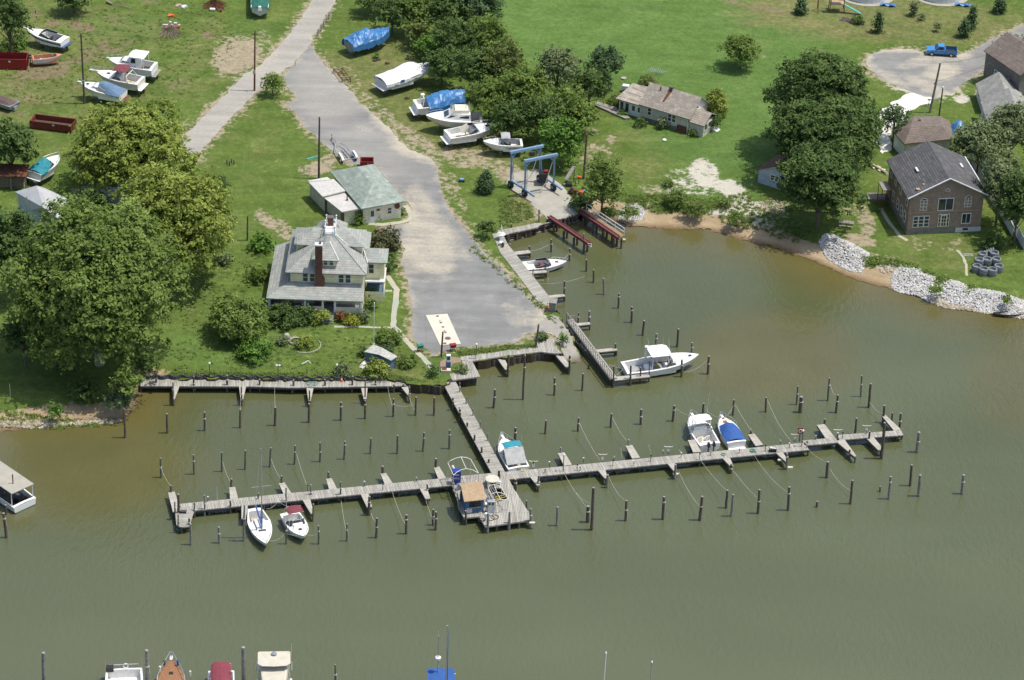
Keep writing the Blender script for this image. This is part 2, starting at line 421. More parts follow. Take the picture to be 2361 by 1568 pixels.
def sheet(name,poly,zf,pts=None,attrs=None,material=None,skirt=0.,ragged=0.,step=1.5,parent=None):
 poly=dens(poly,step)
 if ragged:
  poly=[(x+ragged*noise.noise((x*.7,y*.7,3))*2+ragged*noise.noise((x*2.3,y*2.3,7)),y+ragged*noise.noise((x*.7,y*.7,9))*2)for x,y in poly]
 vs=[Vector(p)for p in poly];nb=len(vs)
 if pts is not None:
  X,Y=pts;ins=inpoly(X,Y,poly);X,Y=X[ins],Y[ins]
  k=segdist(X,Y,poly,True)>.12;vs+=[Vector(p)for p in zip(X[k],Y[k])]
 r_=delaunay_2d_cdt(vs,[],[list(range(nb))],1,1e-4)
 v2=np.array([tuple(v)for v in r_[0]]);fs=[tuple(f)for f in r_[2]]
 z=zf(v2[:,0],v2[:,1])if callable(zf)else np.full(len(v2),zf)
 v3=[(a,b,c)for(a,b),c in zip(v2.tolist(),z.tolist())]
 if skirt:
  from collections import Counter
  ec={}
  for f in fs:
   for i in range(len(f)):
    e=(f[i],f[(i+1)%len(f)]);ec[e]=1
  low={}
  for(a,b)in list(ec):
   if(b,a)not in ec:
    for q in(a,b):
     if q not in low:low[q]=len(v3);v3.append((v3[q][0],v3[q][1],min(v3[q][2],0)-skirt))
    fs.append((b,a,low[a],low[b]))
 me=bpy.data.meshes.new(name);me.from_pydata(v3,[],fs);me.update()
 if attrs:
  A=np.array(v3)
  for an,fn in attrs.items():
   at=me.attributes.new(an,'FLOAT','POINT');at.data.foreach_set('value',np.asarray(fn(A[:,0],A[:,1]),dtype=np.float32))
 me.materials.append(M[material]if isinstance(material,str)else material)
 o=bpy.data.objects.new(name,me);COL.objects.link(o)
 if parent:o.parent=parent
 return o
 # --- roads, photo pixels
roadA_px=[(722,-30),(722,0),(692,45),(655,95),(603,148),(560,172),(520,218),(478,262),(425,315),(405,352),(330,400),(250,430),(180,440),(150,470),(230,480),(330,455),(400,425),(440,378),(478,332),(520,285),(560,245),(590,213),(640,172),(672,150),(700,122),(714,104),(722,85),(745,48),(775,0),(775,-30)]
lot_px=tpts([('F',716,102),('F',735,135),('F',765,165),('F',800,200),('F',830,238),('F',880,280),('F',915,315),('F',945,345),('F',1000,368),('F',1008,400),('F',1018,450),('F',1040,490),('F',1066,520),('F',1085,545),('F',1110,575),('F',1150,615),('F',1195,660),('F',1235,700),('F',1262,732),('F',1290,752),('F',1310,790),('F',1290,778),('F',1248,762),('F',1200,775),('F',1185,790),('F',1120,797),('F',1040,802),('F',995,818),('F',972,800),('F',948,775),('F',952,720),('F',945,680),('F',940,650),('F',925,605),('F',935,575),('F',912,545),('F',880,525),('F',905,522),('F',940,515),('F',955,498),('F',945,475),('F',915,440),('F',880,400),('F',862,388),('F',815,378),('F',795,368),('F',765,345),('F',735,322),('F',705,290),('F',672,250),('F',656,236),('F',682,233),('F',678,218),('F',662,200),('F',655,172),('F',690,135)])
cul_px=tpts([('d',*p)for p in[(1000,540),(1020,500),(1065,458),(1150,432),(1300,420),(1440,436),(1530,470),(1650,484),(1790,472),(1900,448),(2050,355),(2361,215),(2700,60),(2800,150),(2361,405),(2150,540),(1990,625),(1850,705),(1805,745),(1790,785),(1720,802),(1680,810),(1600,855),(1500,835),(1400,795),(1250,738),(1110,655),(1030,605)]])
drive_px=tpts([('d',*p)for p in[(1600,852),(1500,832),(1400,800),(1330,810),(1310,840),(1240,880),(1160,930),(1080,960),(1040,1020),(1080,1120),(1100,1250),(1150,1330),(1230,1280),(1200,1180),(1240,1120),(1320,1040),(1370,965),(1460,915),(1560,890)]])
RAw,LTw,CUw,DRw=wpts(roadA_px),wpts(lot_px),wpts(cul_px),wpts(drive_px)
sand_b=[(545,130,62,46,-20,1.05),(510,92,26,12,0,.6),(590,100,45,22,-40,.6),(430,290,24,10,0,.6),(393,295,20,10,0,.8),(640,520,42,16,15,.85),(605,500,25,16,20,.9),(660,545,24,9,10,.8),(730,388,48,18,-10,.85),(775,366,45,11,5,.8),(880,255,66,16,42,.72),(815,175,35,10,50,.6),(960,320,70,16,35,.75),(1075,345,80,16,18,.62),(1140,380,90,16,12,.68),(1060,360,60,28,10,.8),(1190,410,60,26,20,.8),(1040,425,22,34,-20,.72),(1062,470,14,40,-28,.55),(1240,485,16,22,0,.8),(1215,500,40,12,0,.5),(1358,303,30,10,5,.62),(1410,321,15,12,-25,.8),(1385,352,44,24,10,.6),(1350,380,20,30,0,.6),(1617,382,22,20,0,.95),(1603,405,22,14,0,.85),(1632,418,42,16,20,.95),(1680,432,40,18,8,1.0),(1600,430,60,22,10,.66),(1560,400,40,14,0,.55),(1700,455,40,14,0,.66),(1500,478,14,14,0,.8),(1540,508,110,12,2,.8),(1400,485,40,8,0,.5),(1720,478,60,20,5,.85),(1790,510,70,20,10,.62),(1996,512,24,44,-20,.78),(1985,553,44,15,12,.9),(2045,612,27,18,15,1.1),(2010,590,20,10,0,.6),(2130,545,30,40,40,.5),(2215,660,20,8,60,.5),(2200,560,12,30,50,.6),(1955,480,25,24,0,.6),(2270,205,26,12,-30,.75),(2220,228,20,12,0,.9),(2095,200,40,12,30,.9),(2035,175,45,10,35,.8),(2240,135,60,8,-22,.7),(2290,100,60,7,-28,.6),(1940,110,30,7,-10,.4),(2085,112,70,6,0,.7),(1760,130,15,6,0,.3),(2280,250,8,20,0,.7),(2230,320,15,40,0,.5),(1255,730,10,30,-40,.6),(1225,775,24,9,0,.8),(940,620,10,26,10,.5),(470,690,28,14,-20,.45),(520,620,20,12,0,.35),(60,1000,110,16,-3,.8),(190,965,90,12,-6,.45),(640,850,20,6,0,.3),(1025,845,35,10,0,.4),(655,665,10,20,0,.3),(180,500,60,40,0,.5),(60,640,60,40,0,.45)]
brown_b=[(85,31,16,8,0,.7),(122,53,20,9,0,.8),(178,57,24,12,15,.75),(206,66,12,9,0,.75),(478,82,17,7,5,.95),(240,98,16,8,0,.7),(295,99,32,6,-3,.72),(230,116,60,12,0,.62),(60,150,110,16,5,.7),(160,142,90,10,-8,.66),(95,170,70,16,0,.7),(250,230,60,8,8,.6),(75,225,40,30,30,.35),(105,165,14,60,5,.4),(70,95,50,12,10,.5),(350,5,30,6,0,.6),(390,190,60,18,0,.45),(325,175,40,14,0,.4),(270,45,40,14,10,.45),(30,200,60,30,0,.4),(180,215,50,20,20,.4),(30,265,40,12,0,.5),(1740,15,120,6,12,.6),(2370,95,40,12,0,.6),(850,285,40,20,30,.3),(440,680,60,40,-20,.4),(1700,470,50,30,0,.3),(880,860,30,14,0,.5),(915,830,14,24,30,.45),(2250,600,50,40,0,.3),(520,830,120,14,0,.25)]
lush_b=[(1500,80,430,130,5,1.2),(1720,280,260,130,0,1.0),(1650,430,120,40,0,.7),(600,720,120,50,0,.4),(520,800,160,50,0,.6),(600,90,80,60,0,.3),(280,60,150,30,0,.4)]
dry_b=[(2050,40,380,60,4,1.0),(120,120,240,160,0,.6),(400,140,160,120,0,.45),(870,180,120,120,20,.75),(1000,290,200,60,20,.8),(1220,480,60,50,0,1.0),(750,240,100,60,0,.35),(560,340,120,90,0,.3),(1450,360,120,60,0,.5),(900,840,100,40,0,.5),(2100,600,160,70,0,.45),(60,980,140,40,0,.8),(620,870,300,10,0,.5)]
sand_b+=[(1690,490,60,16,5,1.),(1650,500,50,12,0,.8),(1740,520,60,14,8,.8),(1520,440,60,14,10,.7),(1620,395,40,26,0,.85),(1570,425,50,14,0,.75),(480,300,20,5,-50,.7),(940,390,20,8,20,.6)]
white_b=[(1650,420,120,60,0,1.),(1720,480,100,40,0,1.1),(2045,612,30,20,0,.6),(2140,215,90,60,30,.8),(2050,300,60,110,0,1.1),(2225,230,30,20,0,1)]
def road_edge(X,Y):
 d=np.minimum(np.minimum(segdist(X,Y,RAw,True),segdist(X,Y,LTw,True)),segdist(X,Y,CUw,True))
 return np.clip(.86-d*.34,0,1)
def a_sand(X,Y):return np.maximum(blobs(X,Y,sand_b),road_edge(X,Y))
def a_beach(X,Y):
 d=np.minimum(segdist(X,Y,B1),segdist(X,Y,B2));return np.clip(1.75-d*.33,0,1)
def ground_material():
 m,nt,b=newmat('ground');pos=obj_co(nt,world=True)
 n1=noise_n(nt,pos,.035,3);n2=noise_n(nt,pos,.22,5,.65);n3=noise_n(nt,pos,1.3,6,.7);n4=noise_n(nt,pos,7.,4,.8)
 g=mixc(nt,ramp(nt,n2,.3,.7),(.092,.148,.030),(.142,.198,.046))
 lush=mixc(nt,ramp(nt,n2,.3,.7),(.098,.178,.040),(.135,.220,.058))
 g=mixc(nt,attr(nt,'lush'),g,lush)
 dry=mixc(nt,ramp(nt,n3,.35,.65),(.175,.180,.065),(.225,.205,.095))
 fd=mth(nt,'ADD',mth(nt,'MULTIPLY',attr(nt,'dry'),.75),mth(nt,'ADD',mth(nt,'MULTIPLY',mth(nt,'SUBTRACT',n1,.5),.9),mth(nt,'MULTIPLY',mth(nt,'SUBTRACT',n2,.5),1.5)))
 g=mixc(nt,ramp(nt,fd,.15,.95),g,dry)
 g=mixc(nt,ramp(nt,mth(nt,'ADD',n3,mth(nt,'MULTIPLY',attr(nt,'lush'),-.12)),.58,.75),g,(.19,.235,.08))
 g=mixc(nt,1.0,g,ramp(nt,n4,.25,.75,.62,1.32),'MULTIPLY')
 g=mixc(nt,1.0,g,ramp(nt,n3,.3,.7,.74,1.2),'MULTIPLY');ms=nd(nt,'Mapping');ms.inputs['Rotation'].default_value=(0,0,rad(18));ms.inputs['Scale'].default_value=(.10,.45,1);L(nt,pos,ms.inputs[0]);g=mixc(nt,1.0,g,ramp(nt,noise_n(nt,ms.outputs[0],1.,5,.65),.3,.7,.84,1.14),'MULTIPLY')
 def thr(a,k=1.0,lo=.52,hi=.66):
  s=mth(nt,'ADD',a,mth(nt,'ADD',mth(nt,'MULTIPLY',mth(nt,'SUBTRACT',n3,.5),2.0*k),mth(nt,'MULTIPLY',mth(nt,'SUBTRACT',n2,.5),.9*k)))
  return ramp(nt,s,lo,hi)
 br=mixc(nt,ramp(nt,n3,.3,.7),(.17,.125,.08),(.27,.205,.14))
 g=mixc(nt,thr(attr(nt,'brown'),.8,.36,.85),g,br)
 sa=mixc(nt,ramp(nt,n3,.3,.7),(.27,.225,.145),(.42,.36,.255))
 sw=mixc(nt,ramp(nt,n4,.3,.7),(.40,.37,.29),(.72,.69,.60))
 sa=mixc(nt,attr(nt,'white'),sa,sw)
 g=mixc(nt,thr(attr(nt,'sand'),1.1,.52,.86),g,sa)
 be=mixc(nt,ramp(nt,n2,.35,.65),(.36,.27,.16),(.46,.36,.23))
 z=nd(nt,'SeparateXYZ');L(nt,pos,z.inputs[0])
 be=mixc(nt,ramp(nt,mth(nt,'ADD',z.outputs[2],mth(nt,'MULTIPLY',n3,.12)),.10,.26),(.17,.115,.06),be)
 g=mixc(nt,thr(attr(nt,'beach'),.5,.45,.6),g,be)
 L(nt,g,b.inputs['Base Color']);b.inputs['Roughness'].default_value=.95;b.inputs['Specular IOR Level'].default_value=.1
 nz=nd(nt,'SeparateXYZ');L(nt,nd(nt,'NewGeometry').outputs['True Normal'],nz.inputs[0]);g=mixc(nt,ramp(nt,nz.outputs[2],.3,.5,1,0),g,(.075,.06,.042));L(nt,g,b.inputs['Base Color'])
 hh=mth(nt,'ADD',mth(nt,'MULTIPLY',n3,1.2),n4);bump(nt,b,hh,.8,.22)
 M['ground']=m
ground_material()
gp=pointgrid(6,-60,2440,-60,1060)
gp2=pointgrid(26,-300,2800,-420,1100)
allX=np.concatenate([gp[0],gp2[0]]);allY=np.concatenate([gp[1],gp2[1]])
g_at={'sand':a_sand,'brown':lambda X,Y:blobs(X,Y,brown_b),'lush':lambda X,Y:blobs(X,Y,lush_b),'dry':lambda X,Y:blobs(X,Y,dry_b),'white':lambda X,Y:blobs(X,Y,white_b),'beach':a_beach}
def ground_h(X,Y):
 return hgt(X,Y)[0]
ground=sheet('ground',outline,ground_h,(allX,allY),g_at,'ground',skirt=1.2,step=.8)
tag(ground,'shore land with grass, sand and beach','ground',kind='structure')
mb=MB();fx=[p for p in wpts(far)]
mb.add([(-3000,fx[0][1],G),(3000,fx[0][1],G),(3000,6000,G),(-3000,6000,G)],[(0,1,2,3)])
x0=min(fx[1][0],O1[0][0]);x1=max(fx[0][0],O2[-1][0])
mb.add([fx[0]+(G,),O2[-1]+(-.4,),(3000,O2[-1][1],-.4),(3000,fx[0][1],G)],[(0,1,2,3)])
mb.add([fx[1]+(G,),O1[0]+(-.4,),(-3000,O1[0][1],-.4),(-3000,fx[1][1],G)],[(3,2,1,0)])
tag(mb.build('land','ground'),'grassland beyond the marina','ground',kind='structure')
# --- water
def water_material():
 m,nt,b=newmat('water');pos=obj_co(nt,world=True)
 n1=noise_n(nt,pos,.03,3);n2=noise_n(nt,pos,.12,4)
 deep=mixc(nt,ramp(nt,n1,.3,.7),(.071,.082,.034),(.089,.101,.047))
 shal_refl=mixc(nt,ramp(nt,n2,.3,.7),(.100,.086,.028),(.118,.102,.036))
 c=mixc(nt,attr(nt,'shallow'),deep,shal_refl)
 c=mixc(nt,attr(nt,'sky_sheen'),c,(.105,.118,.068))
 L(nt,mixc(nt,1.,c,ramp(nt,noise_n(nt,obj_co(nt,(.012,.05,1),world=True),1.,4,.5),.3,.7,.95,1.06),'MULTIPLY'),b.inputs['Base Color']);b.inputs['Roughness'].default_value=.06;b.inputs['IOR'].default_value=1.48
 b.inputs['Specular IOR Level'].default_value=.5
 mp=nd(nt,'Mapping');mp.inputs['Rotation'].default_value=(0,0,rad(-25));mp.inputs['Scale'].default_value=(1.0,.45,1);L(nt,pos,mp.inputs[0])
 w1=noise_n(nt,mp.outputs[0],1.6,3,.5);w2=noise_n(nt,mp.outputs[0],5.0,2,.5)
 ws=nd(nt,'Mapping');ws.inputs['Rotation'].default_value=(0,0,rad(20));ws.inputs['Scale'].default_value=(.02,.07,1);L(nt,pos,ws.inputs[0]);calm=ramp(nt,noise_n(nt,ws.outputs[0],1.0,4,.55),.35,.62,.35,1.25)
 h=mth(nt,'MULTIPLY',mth(nt,'ADD',w1,mth(nt,'MULTIPLY',w2,.35)),calm)
 bump(nt,b,h,.5,.2)
 M['water']=m
water_material()
def a_shallow_refl(X,Y):
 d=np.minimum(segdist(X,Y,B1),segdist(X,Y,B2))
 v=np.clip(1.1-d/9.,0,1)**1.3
 v=np.maximum(v,.62*blobs(X,Y,[(1780,800,200,110,0,1.),(150,1080,330,110,-5,1.),(2361,850,120,120,0,.8)]))  # cove blob: muddy shallows, plus brown tree reflection put into the colour
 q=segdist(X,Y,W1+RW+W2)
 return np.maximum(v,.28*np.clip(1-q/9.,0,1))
def a_sky_sheen(X,Y):return np.clip((-Y-20)/90.,0,1)  # grey sky reflection put into the water colour, stronger towards the near end
wp=pointgrid(22,-100,2460,380,1640)
water=sheet('water',[(-900,-338),(900,-338),(900,320),(-900,320)],-.0,wp,{'shallow':a_shallow_refl,'sky_sheen':a_sky_sheen},'water',step=60)
tag(water,'olive green river water','water',kind='structure')
# --- paved surfaces
def asphalt_material():
 m,nt,b=newmat('asphalt');pos=obj_co(nt,world=True)
 n2=noise_n(nt,pos,.3,5,.65);n3=noise_n(nt,pos,2.2,5,.7);n4=noise_n(nt,pos,9,3,.8)
 c=mixc(nt,ramp(nt,n2,.3,.7),(.175,.178,.172),(.232,.233,.225))
 c=mixc(nt,attr(nt,'pale'),c,mixc(nt,ramp(nt,n3,.3,.7),(.31,.295,.255),(.38,.36,.315)))
 c=mixc(nt,1.,c,ramp(nt,n4,.2,.8,.82,1.16),'MULTIPLY')
 s=mth(nt,'ADD',attr(nt,'dust'),mth(nt,'ADD',mth(nt,'MULTIPLY',mth(nt,'SUBTRACT',n2,.5),1.3),mth(nt,'MULTIPLY',mth(nt,'SUBTRACT',n3,.5),.7)))
 st=nd(nt,'Mapping');st.inputs['Rotation'].default_value=(0,0,rad(55));st.inputs['Scale'].default_value=(.12,.9,1);L(nt,pos,st.inputs[0]);s=mth(nt,'ADD',s,mth(nt,'MULTIPLY',mth(nt,'SUBTRACT',noise_n(nt,st.outputs[0],1.0,5,.6),.5),1.6))
 c=mixc(nt,1.,c,ramp(nt,noise_n(nt,st.outputs[0],.6,4,.6),.3,.7,.86,1.12),'MULTIPLY')
 c=mixc(nt,ramp(nt,s,.2,1.25),c,mixc(nt,ramp(nt,n3,.3,.7),(.37,.335,.26),(.45,.41,.325)))
 vo=nd(nt,'TexVoronoi',feature='DISTANCE_TO_EDGE');vo.inputs['Scale'].default_value=.16;L(nt,pos,vo.inputs['Vector'])
 c=mixc(nt,ramp(nt,vo.outputs['Distance'],.0,.006,.22,0),c,(.10,.10,.095))
 L(nt,c,b.inputs['Base Color']);b.inputs['Roughness'].default_value=.92;b.inputs['Specular IOR Level'].default_value=.2
 bump(nt,b,n4,.5,.03);M['asphalt']=m
asphalt_material()
dust_b=[(990,560,66,70,0,.9),(960,470,34,44,-20,.8),(985,520,40,70,-12,.9),(905,285,72,30,40,.85),(960,345,70,26,20,.9),(850,230,50,18,50,.55),(1010,600,46,36,0,.7),(1050,560,20,60,-38,.5),(840,300,30,12,10,.4),(820,170,24,60,-40,.3),(930,330,40,14,10,.8),(1200,730,50,30,40,.45),(1260,745,40,30,30,.8),(2170,165,44,22,-10,.95),(2120,140,60,14,-20,.7),(2080,116,70,8,0,.8),(2190,130,60,9,0,.8),(2140,200,60,14,25,.9),(2050,175,60,10,30,.7),(2000,145,12,30,0,.6),(2220,205,20,6,0,.9),(1000,640,60,20,0,.3),(610,150,50,16,-40,.5)]
def a_dust(X,Y):return blobs(X,Y,dust_b)+np.clip(.45-.5*np.minimum(np.minimum(segdist(X,Y,RAw,True),segdist(X,Y,LTw,True)),segdist(X,Y,CUw,True)),0,1)
rp=pointgrid(8,-40,2440,-40,860)
def a_paleB(X,Y):return blobs(X,Y,[(760,200,90,90,0,.5),(860,350,120,60,20,.3)])
tag(sheet('parking_lot',LTw,G+.012,rp,{'dust':a_dust,'pale':a_paleB},'asphalt',ragged=.22,step=.6),'worn grey asphalt lot','road',kind='structure')
tag(sheet('road',RAw,G+.018,rp,{'dust':a_dust,'pale':lambda X,Y:np.full(X.shape,.85)},'asphalt',ragged=.2,step=.6),'pale asphalt lane','road',kind='structure')
tag(sheet('cul_de_sac_road',CUw,G+.012,rp,{'dust':a_dust,'pale':lambda X,Y:np.full(X.shape,.12)},'asphalt',ragged=.15,step=.6),'grey asphalt turning circle','road',kind='structure')
m,nt,b=newmat('white_gravel');pos=obj_co(nt,world=True);c=mixc(nt,ramp(nt,noise_n(nt,pos,3,5,.8),.3,.7),(.62,.59,.52),(.80,.78,.72));L(nt,c,b.inputs[0]);b.inputs['Roughness'].default_value=.95
bump(nt,b,noise_n(nt,pos,9,3),.8,.08);M['white_gravel']=m
tag(sheet('gravel_driveway',DRw,G+.02,None,None,'white_gravel',ragged=.3,step=.6),'white gravel driveway','driveway',kind='structure')
def strip(pts,wd):
 """plan polygon of a path of given width through world points"""
 pts=[Vector((p[0],p[1]))for p in pts];Lp,Rp=[],[]
 for i,p in enumerate(pts):
  d=(pts[min(i+1,len(pts)-1)]-pts[max(i-1,0)]).normalized();n=Vector((-d.y,d.x));ww=wd[i]if isinstance(wd,(list,tuple))else wd
  Lp.append(tuple(p+n*ww/2));Rp.append(tuple(p-n*ww/2))
 return Lp+Rp[::-1]
m,nt,b=newmat('path');pos=obj_co(nt,world=True);n2=noise_n(nt,pos,.35,4);c=mixc(nt,ramp(nt,n2,.42,.58),(.31,.345,.275),(.40,.365,.28));c=mixc(nt,ramp(nt,noise_n(nt,pos,4,4),.5,.75),c,(.42,.385,.30));L(nt,c,b.inputs[0]);b.inputs['Roughness'].default_value=.95;M['path']=m
pth=wpts([(876,620),(896,640),(905,655),(915,668),(912,700),(908,725),(907,752),(930,778),(950,800),(975,825),(998,850)])
tag(sheet('footpath',strip(pth,.75),G+.03,None,None,'path',ragged=.06,step=.5),'narrow concrete footpath','path',kind='structure')
tag(sheet('garden_path',strip(wpts([(770,753),(830,754),(905,756)]),.45),G+.02,None,None,'path',ragged=.08,step=.5),'narrow path in front of the house','path',kind='structure')
tag(sheet('porch_path',strip(wpts([(866,671),(905,671)]),.5),G+.02,None,None,'path',ragged=.05,step=.5),'short side path','path',kind='structure')
tag(sheet('office_walk',strip(TL('f',[(1120,600),(1250,612),(1400,595),(1500,570),(1525,535),(1500,480),(1465,430)]),.8),G+.04,None,None,'path',ragged=.05,step=.5),'curved walk round the office','path',kind='structure')
pad=TL('g',[(60,215),(120,130),(330,80),(420,120),(600,250),(740,470),(745,500),(610,543),(480,583),(290,410),(100,265)])
tag(sheet('concrete_pad',[tuple(p.xy)for p in pad],G+.02,None,None,'concrete',ragged=.08,step=.6),'pale concrete pad at the lift slip','pavement',kind='structure')
m,nt,b=newmat('ramp_concrete');pos=obj_co(nt,world=True);z=nd(nt,'SeparateXYZ');L(nt,pos,z.inputs[0]);n3=noise_n(nt,pos,1.2,5,.7)
c=mixc(nt,ramp(nt,n3,.35,.65),(.32,.30,.26),(.25,.24,.21));c=mixc(nt,ramp(nt,mth(nt,'ADD',z.outputs[2],mth(nt,'MULTIPLY',n3,.5)),.35,.75,1,0),c,(.11,.09,.06));L(nt,c,b.inputs[0]);b.inputs['Roughness'].default_value=.9;M['ramp_concrete']=m
tag(sheet('boat_ramp',wpts(ramp_px,.7),lambda X,Y:hgt(X,Y)[0]+.03,rp,None,'ramp_concrete',step=.5),'sloping boat ramp','ramp',kind='structure')
tag(sheet('stone_walk',strip(wpts([(2208,577),(2220,592),(2228,612),(2227,636)]),.4),G+.02,None,None,'path',ragged=.1,step=.4),'line of stepping stones','path',kind='structure')
tag(sheet('side_walk',strip(wpts([(2030,480),(2048,510),(2075,545),(2092,555)]),.55),G+.02,None,None,'path',ragged=.05,step=.4),'dirt walk beside the brick house','path',kind='structure')
tag(sheet('alley_walk',strip(wpts([(2255,350),(2280,385),(2310,430),(2370,500)]),.9),G+.02,None,None,'path',ragged=.05,step=.4),'pale walk behind the fence','path',kind='structure')
# ============ PIERS, WALLS, PILES
DK=1.0
def plank_slab(name,pts,ang,z=DK,th=.16,material='planks',parent=None,holes=()):
 """deck over a plan polygon; boards run across the direction ang"""
 c=Vector((sum(p[0]for p in pts)/len(pts),sum(p[1]for p in pts)/len(pts),0))
 R_=Matrix.Rotation(-(ang-math.pi/2),3,'Z');q=lambda p:R_@(Vector((p[0],p[1],0))-c)
 mb=MB().prism([q(p)for p in pts],-th,0,[[q(p)for p in h]for h in holes])
 o=mb.build(name,material,parent);o.location=(c.x,c.y,z)if parent is None else(c.x,c.y,z-0);o.rotation_euler=(0,0,ang-math.pi/2)
 return o
def deck_line(pts,wd,z=DK,th=.16,name='deck',parent=None,material='planks'):
 out=[]
 for i in range(len(pts)-1):
  a,b=Vector(pts[i]),Vector(pts[i+1]);d=(b-a);d.z=0;dn=d.normalized();n=Vector((-dn.y,dn.x,0))
  w0,w1=(wd[i],wd[i+1])if isinstance(wd,(list,tuple))else(wd,wd)
  e=dn*(.0 if i==0 else .02*wd if not isinstance(wd,(list,tuple))else 0)
  out.append(plank_slab(name,[a-e+n*w0/2,a-e-n*w0/2,b-n*w1/2,b+n*w1/2],math.atan2(dn.y,dn.x),z+.003*i,th,material,parent))
 return out
def beams_posts(parent,pts,wd,z=DK,posts=3.2,r=.13,pm='pile_dark'):
 mb=MB();n_=0
 for i in range(len(pts)-1):
  a,b=Vector(pts[i]),Vector(pts[i+1]);d=b-a;d.z=0;Ln=d.length;dn=d.normalized();n=Vector((-dn.y,dn.x,0))
  w0,w1=(wd[i],wd[i+1])if isinstance(wd,(list,tuple))else(wd,wd)
  for s in(1,-1):
   p=a+n*s*(w0/2-.12);q=b+n*s*(w1/2-.12)
   p.z=q.z=z-.29;mb.path([p,q],.12,4)
  k=max(1,int(Ln/posts))
  for j in range(k+1):
   if i>0 and j==0:continue
   c=a+dn*(Ln*j/k);ww=w0+(w1-w0)*j/k
   for s in((1,-1)if ww>1.2 else(0,)):
    pp=c+n*s*(ww/2-.2);ps=MB().tube((pp.x,pp.y,-1.2),(pp.x,pp.y,z-.17),r,r*.9,8);ps.build('support_post',pm,parent);n_+=1
 mb.build('stringer','wood_dark',parent)
def pier(name,label,cat,pts,wd,z=DK,posts=3.2,group=None,material='planks'):
 p=thing(name,label,cat,(0,0,0),0,group)
 deck_line(pts,wd,z,parent=p,material=material);beams_posts(p,pts,wd,z,posts)
 return p
A0,A1=W('m',1232,394,DK),W('n',1372,214,DK)
B0,B1_=W('n',1735,176,DK),W('l',490,1044,DK)
C0,C1=W('l',462,1017,DK),W('l',748,990,DK)
D0,D1=W('l',760,969,DK),W('l',1312,927,DK)
pier('pier','weathered plank pier running from the small left-hand platform to the fuel dock','pier',[A0,A1],1.7)
pier('pier','long weathered plank pier running right from the fuel dock with the row of pedestals','pier',[B0,B1_],1.65)
pier('pier','short narrow grey pier length between the wide pier and the crossing fingers','pier',[C0,C1],1.15)
pier('pier','narrow grey pier length forming the far right tip of the dock','pier',[D0,D1],1.15)
pier('pier','straight plank walkway from the fuel pump on shore out to the long pier','pier',[W('j',1846,470,DK+.1),W('n',1690,150,DK)],1.65,DK+.02)
lp=TL('m',[(1192,415),(1225,392),(1322,420),(1290,520),(1236,527),(1203,512)],DK)
p=thing('platform','small square plank platform at the left end of the long pier','dock');plank_slab('deck',lp,rad(95),DK+.006,parent=p)
for a in lp[::2]:MB().tube((a.x,a.y+.2,-1),(a.x,a.y+.2,DK-.17),.13).build('support_post','pile_dark',p)
fingers_n=[('m',1168,285,1205,420,.8,.9),('m',1583,252,1597,338,.7,.95),('n',216,224,258,300,.7,.95),('n',538,194,567,268,.7,.95),('n',908,158,945,228,.7,.95),('n',1271,115,1310,192,.7,.95),('k',577,1205,642,1322,.85,1.0),('k',1217,1135,1285,1255,.85,1.0),('k',1807,1083,1862,1198,.9,1.0),('l',12,940,82,1036,.85,1.0),('l',608,856,698,980,1.0,1.2),('l',1152,778,1272,905,.55,.95)]
fingers_s=[('m',1660,468,1668,372,.5,.75),('n',425,432,383,333,.35,.95),('n',815,388,778,290,.6,.95),('n',1213,330,1178,252,.6,.9),('k',363,1512,312,1418,.35,1.0),('k',1003,1446,950,1350,.35,1.05),('k',1655,1375,1603,1282,.4,1.05),('k',2190,1332,2122,1232,.4,1.05),('l',318,1175,238,1078,.3,1.05),('l',908,1130,775,990,.3,1.2),('l',1126,1072,1030,965,.7,1.0)]
fingers_q=[('i',1638,698,1660,572,.3,.9),('i',2284,700,2290,575,.3,.9),('j',562,712,566,596,.3,.85),('j',1086,698,1080,594,.35,.8),('j',1505,672,1462,584,.15,.85)]
fingers_e=[('g',285,862,75,888,.8,.85),('g',440,1050,230,1065,.6,.7),('g',612,1274,425,1296,.6,.75),('g',850,1540,650,1560,.55,.7),('k',1103,226,905,245,.65,.7),('k',1410,474,1075,506,.75,.9)]
fingers_w=[('k',645,392,552,278,.7,.85),('k',70,418,12,322,.6,.85)]
def finger_row(rows,desc,grp):
 for i,(k,xa,ya,xb,yb,wa,wb)in enumerate(rows):
  a=W(k,xa,ya,DK);b=W(k,xb,yb,DK)
  p=thing('finger_pier',f'{ORD[i]} narrow plank finger pier from the left {desc}','finger pier',(0,0,0),0,grp)
  deck_line([a,b],[wa,wb],DK-.012,.14,parent=p,material='planks_pale');beams_posts(p,[a,b],[wa,wb],DK-.02,9,.1)
finger_row(fingers_n,'on the landward side of the long pier','fingers on the landward side of the long pier')
finger_row(fingers_s,'on the river side of the long pier','fingers on the river side of the long pier')
finger_row(fingers_q,'below the dark steel bulkhead walkway','fingers off the bulkhead walkway')
finger_row(fingers_e,'on the basin side of the quay','fingers on the basin side')
finger_row(fingers_w,'between the timber quay and the boat ramp','fingers by the boat ramp')
qw=[W('i',1330,542,DK),W('i',1830,544,DK),W('i',2361,546,DK),W('j',400,558,DK),W('j',960,549,DK),W('j',1190,546,DK),W('j',1480,540,DK)]
pier('walkway','gently curving plank walkway along the dark steel bulkhead','walkway',qw,1.75,DK,4.0)
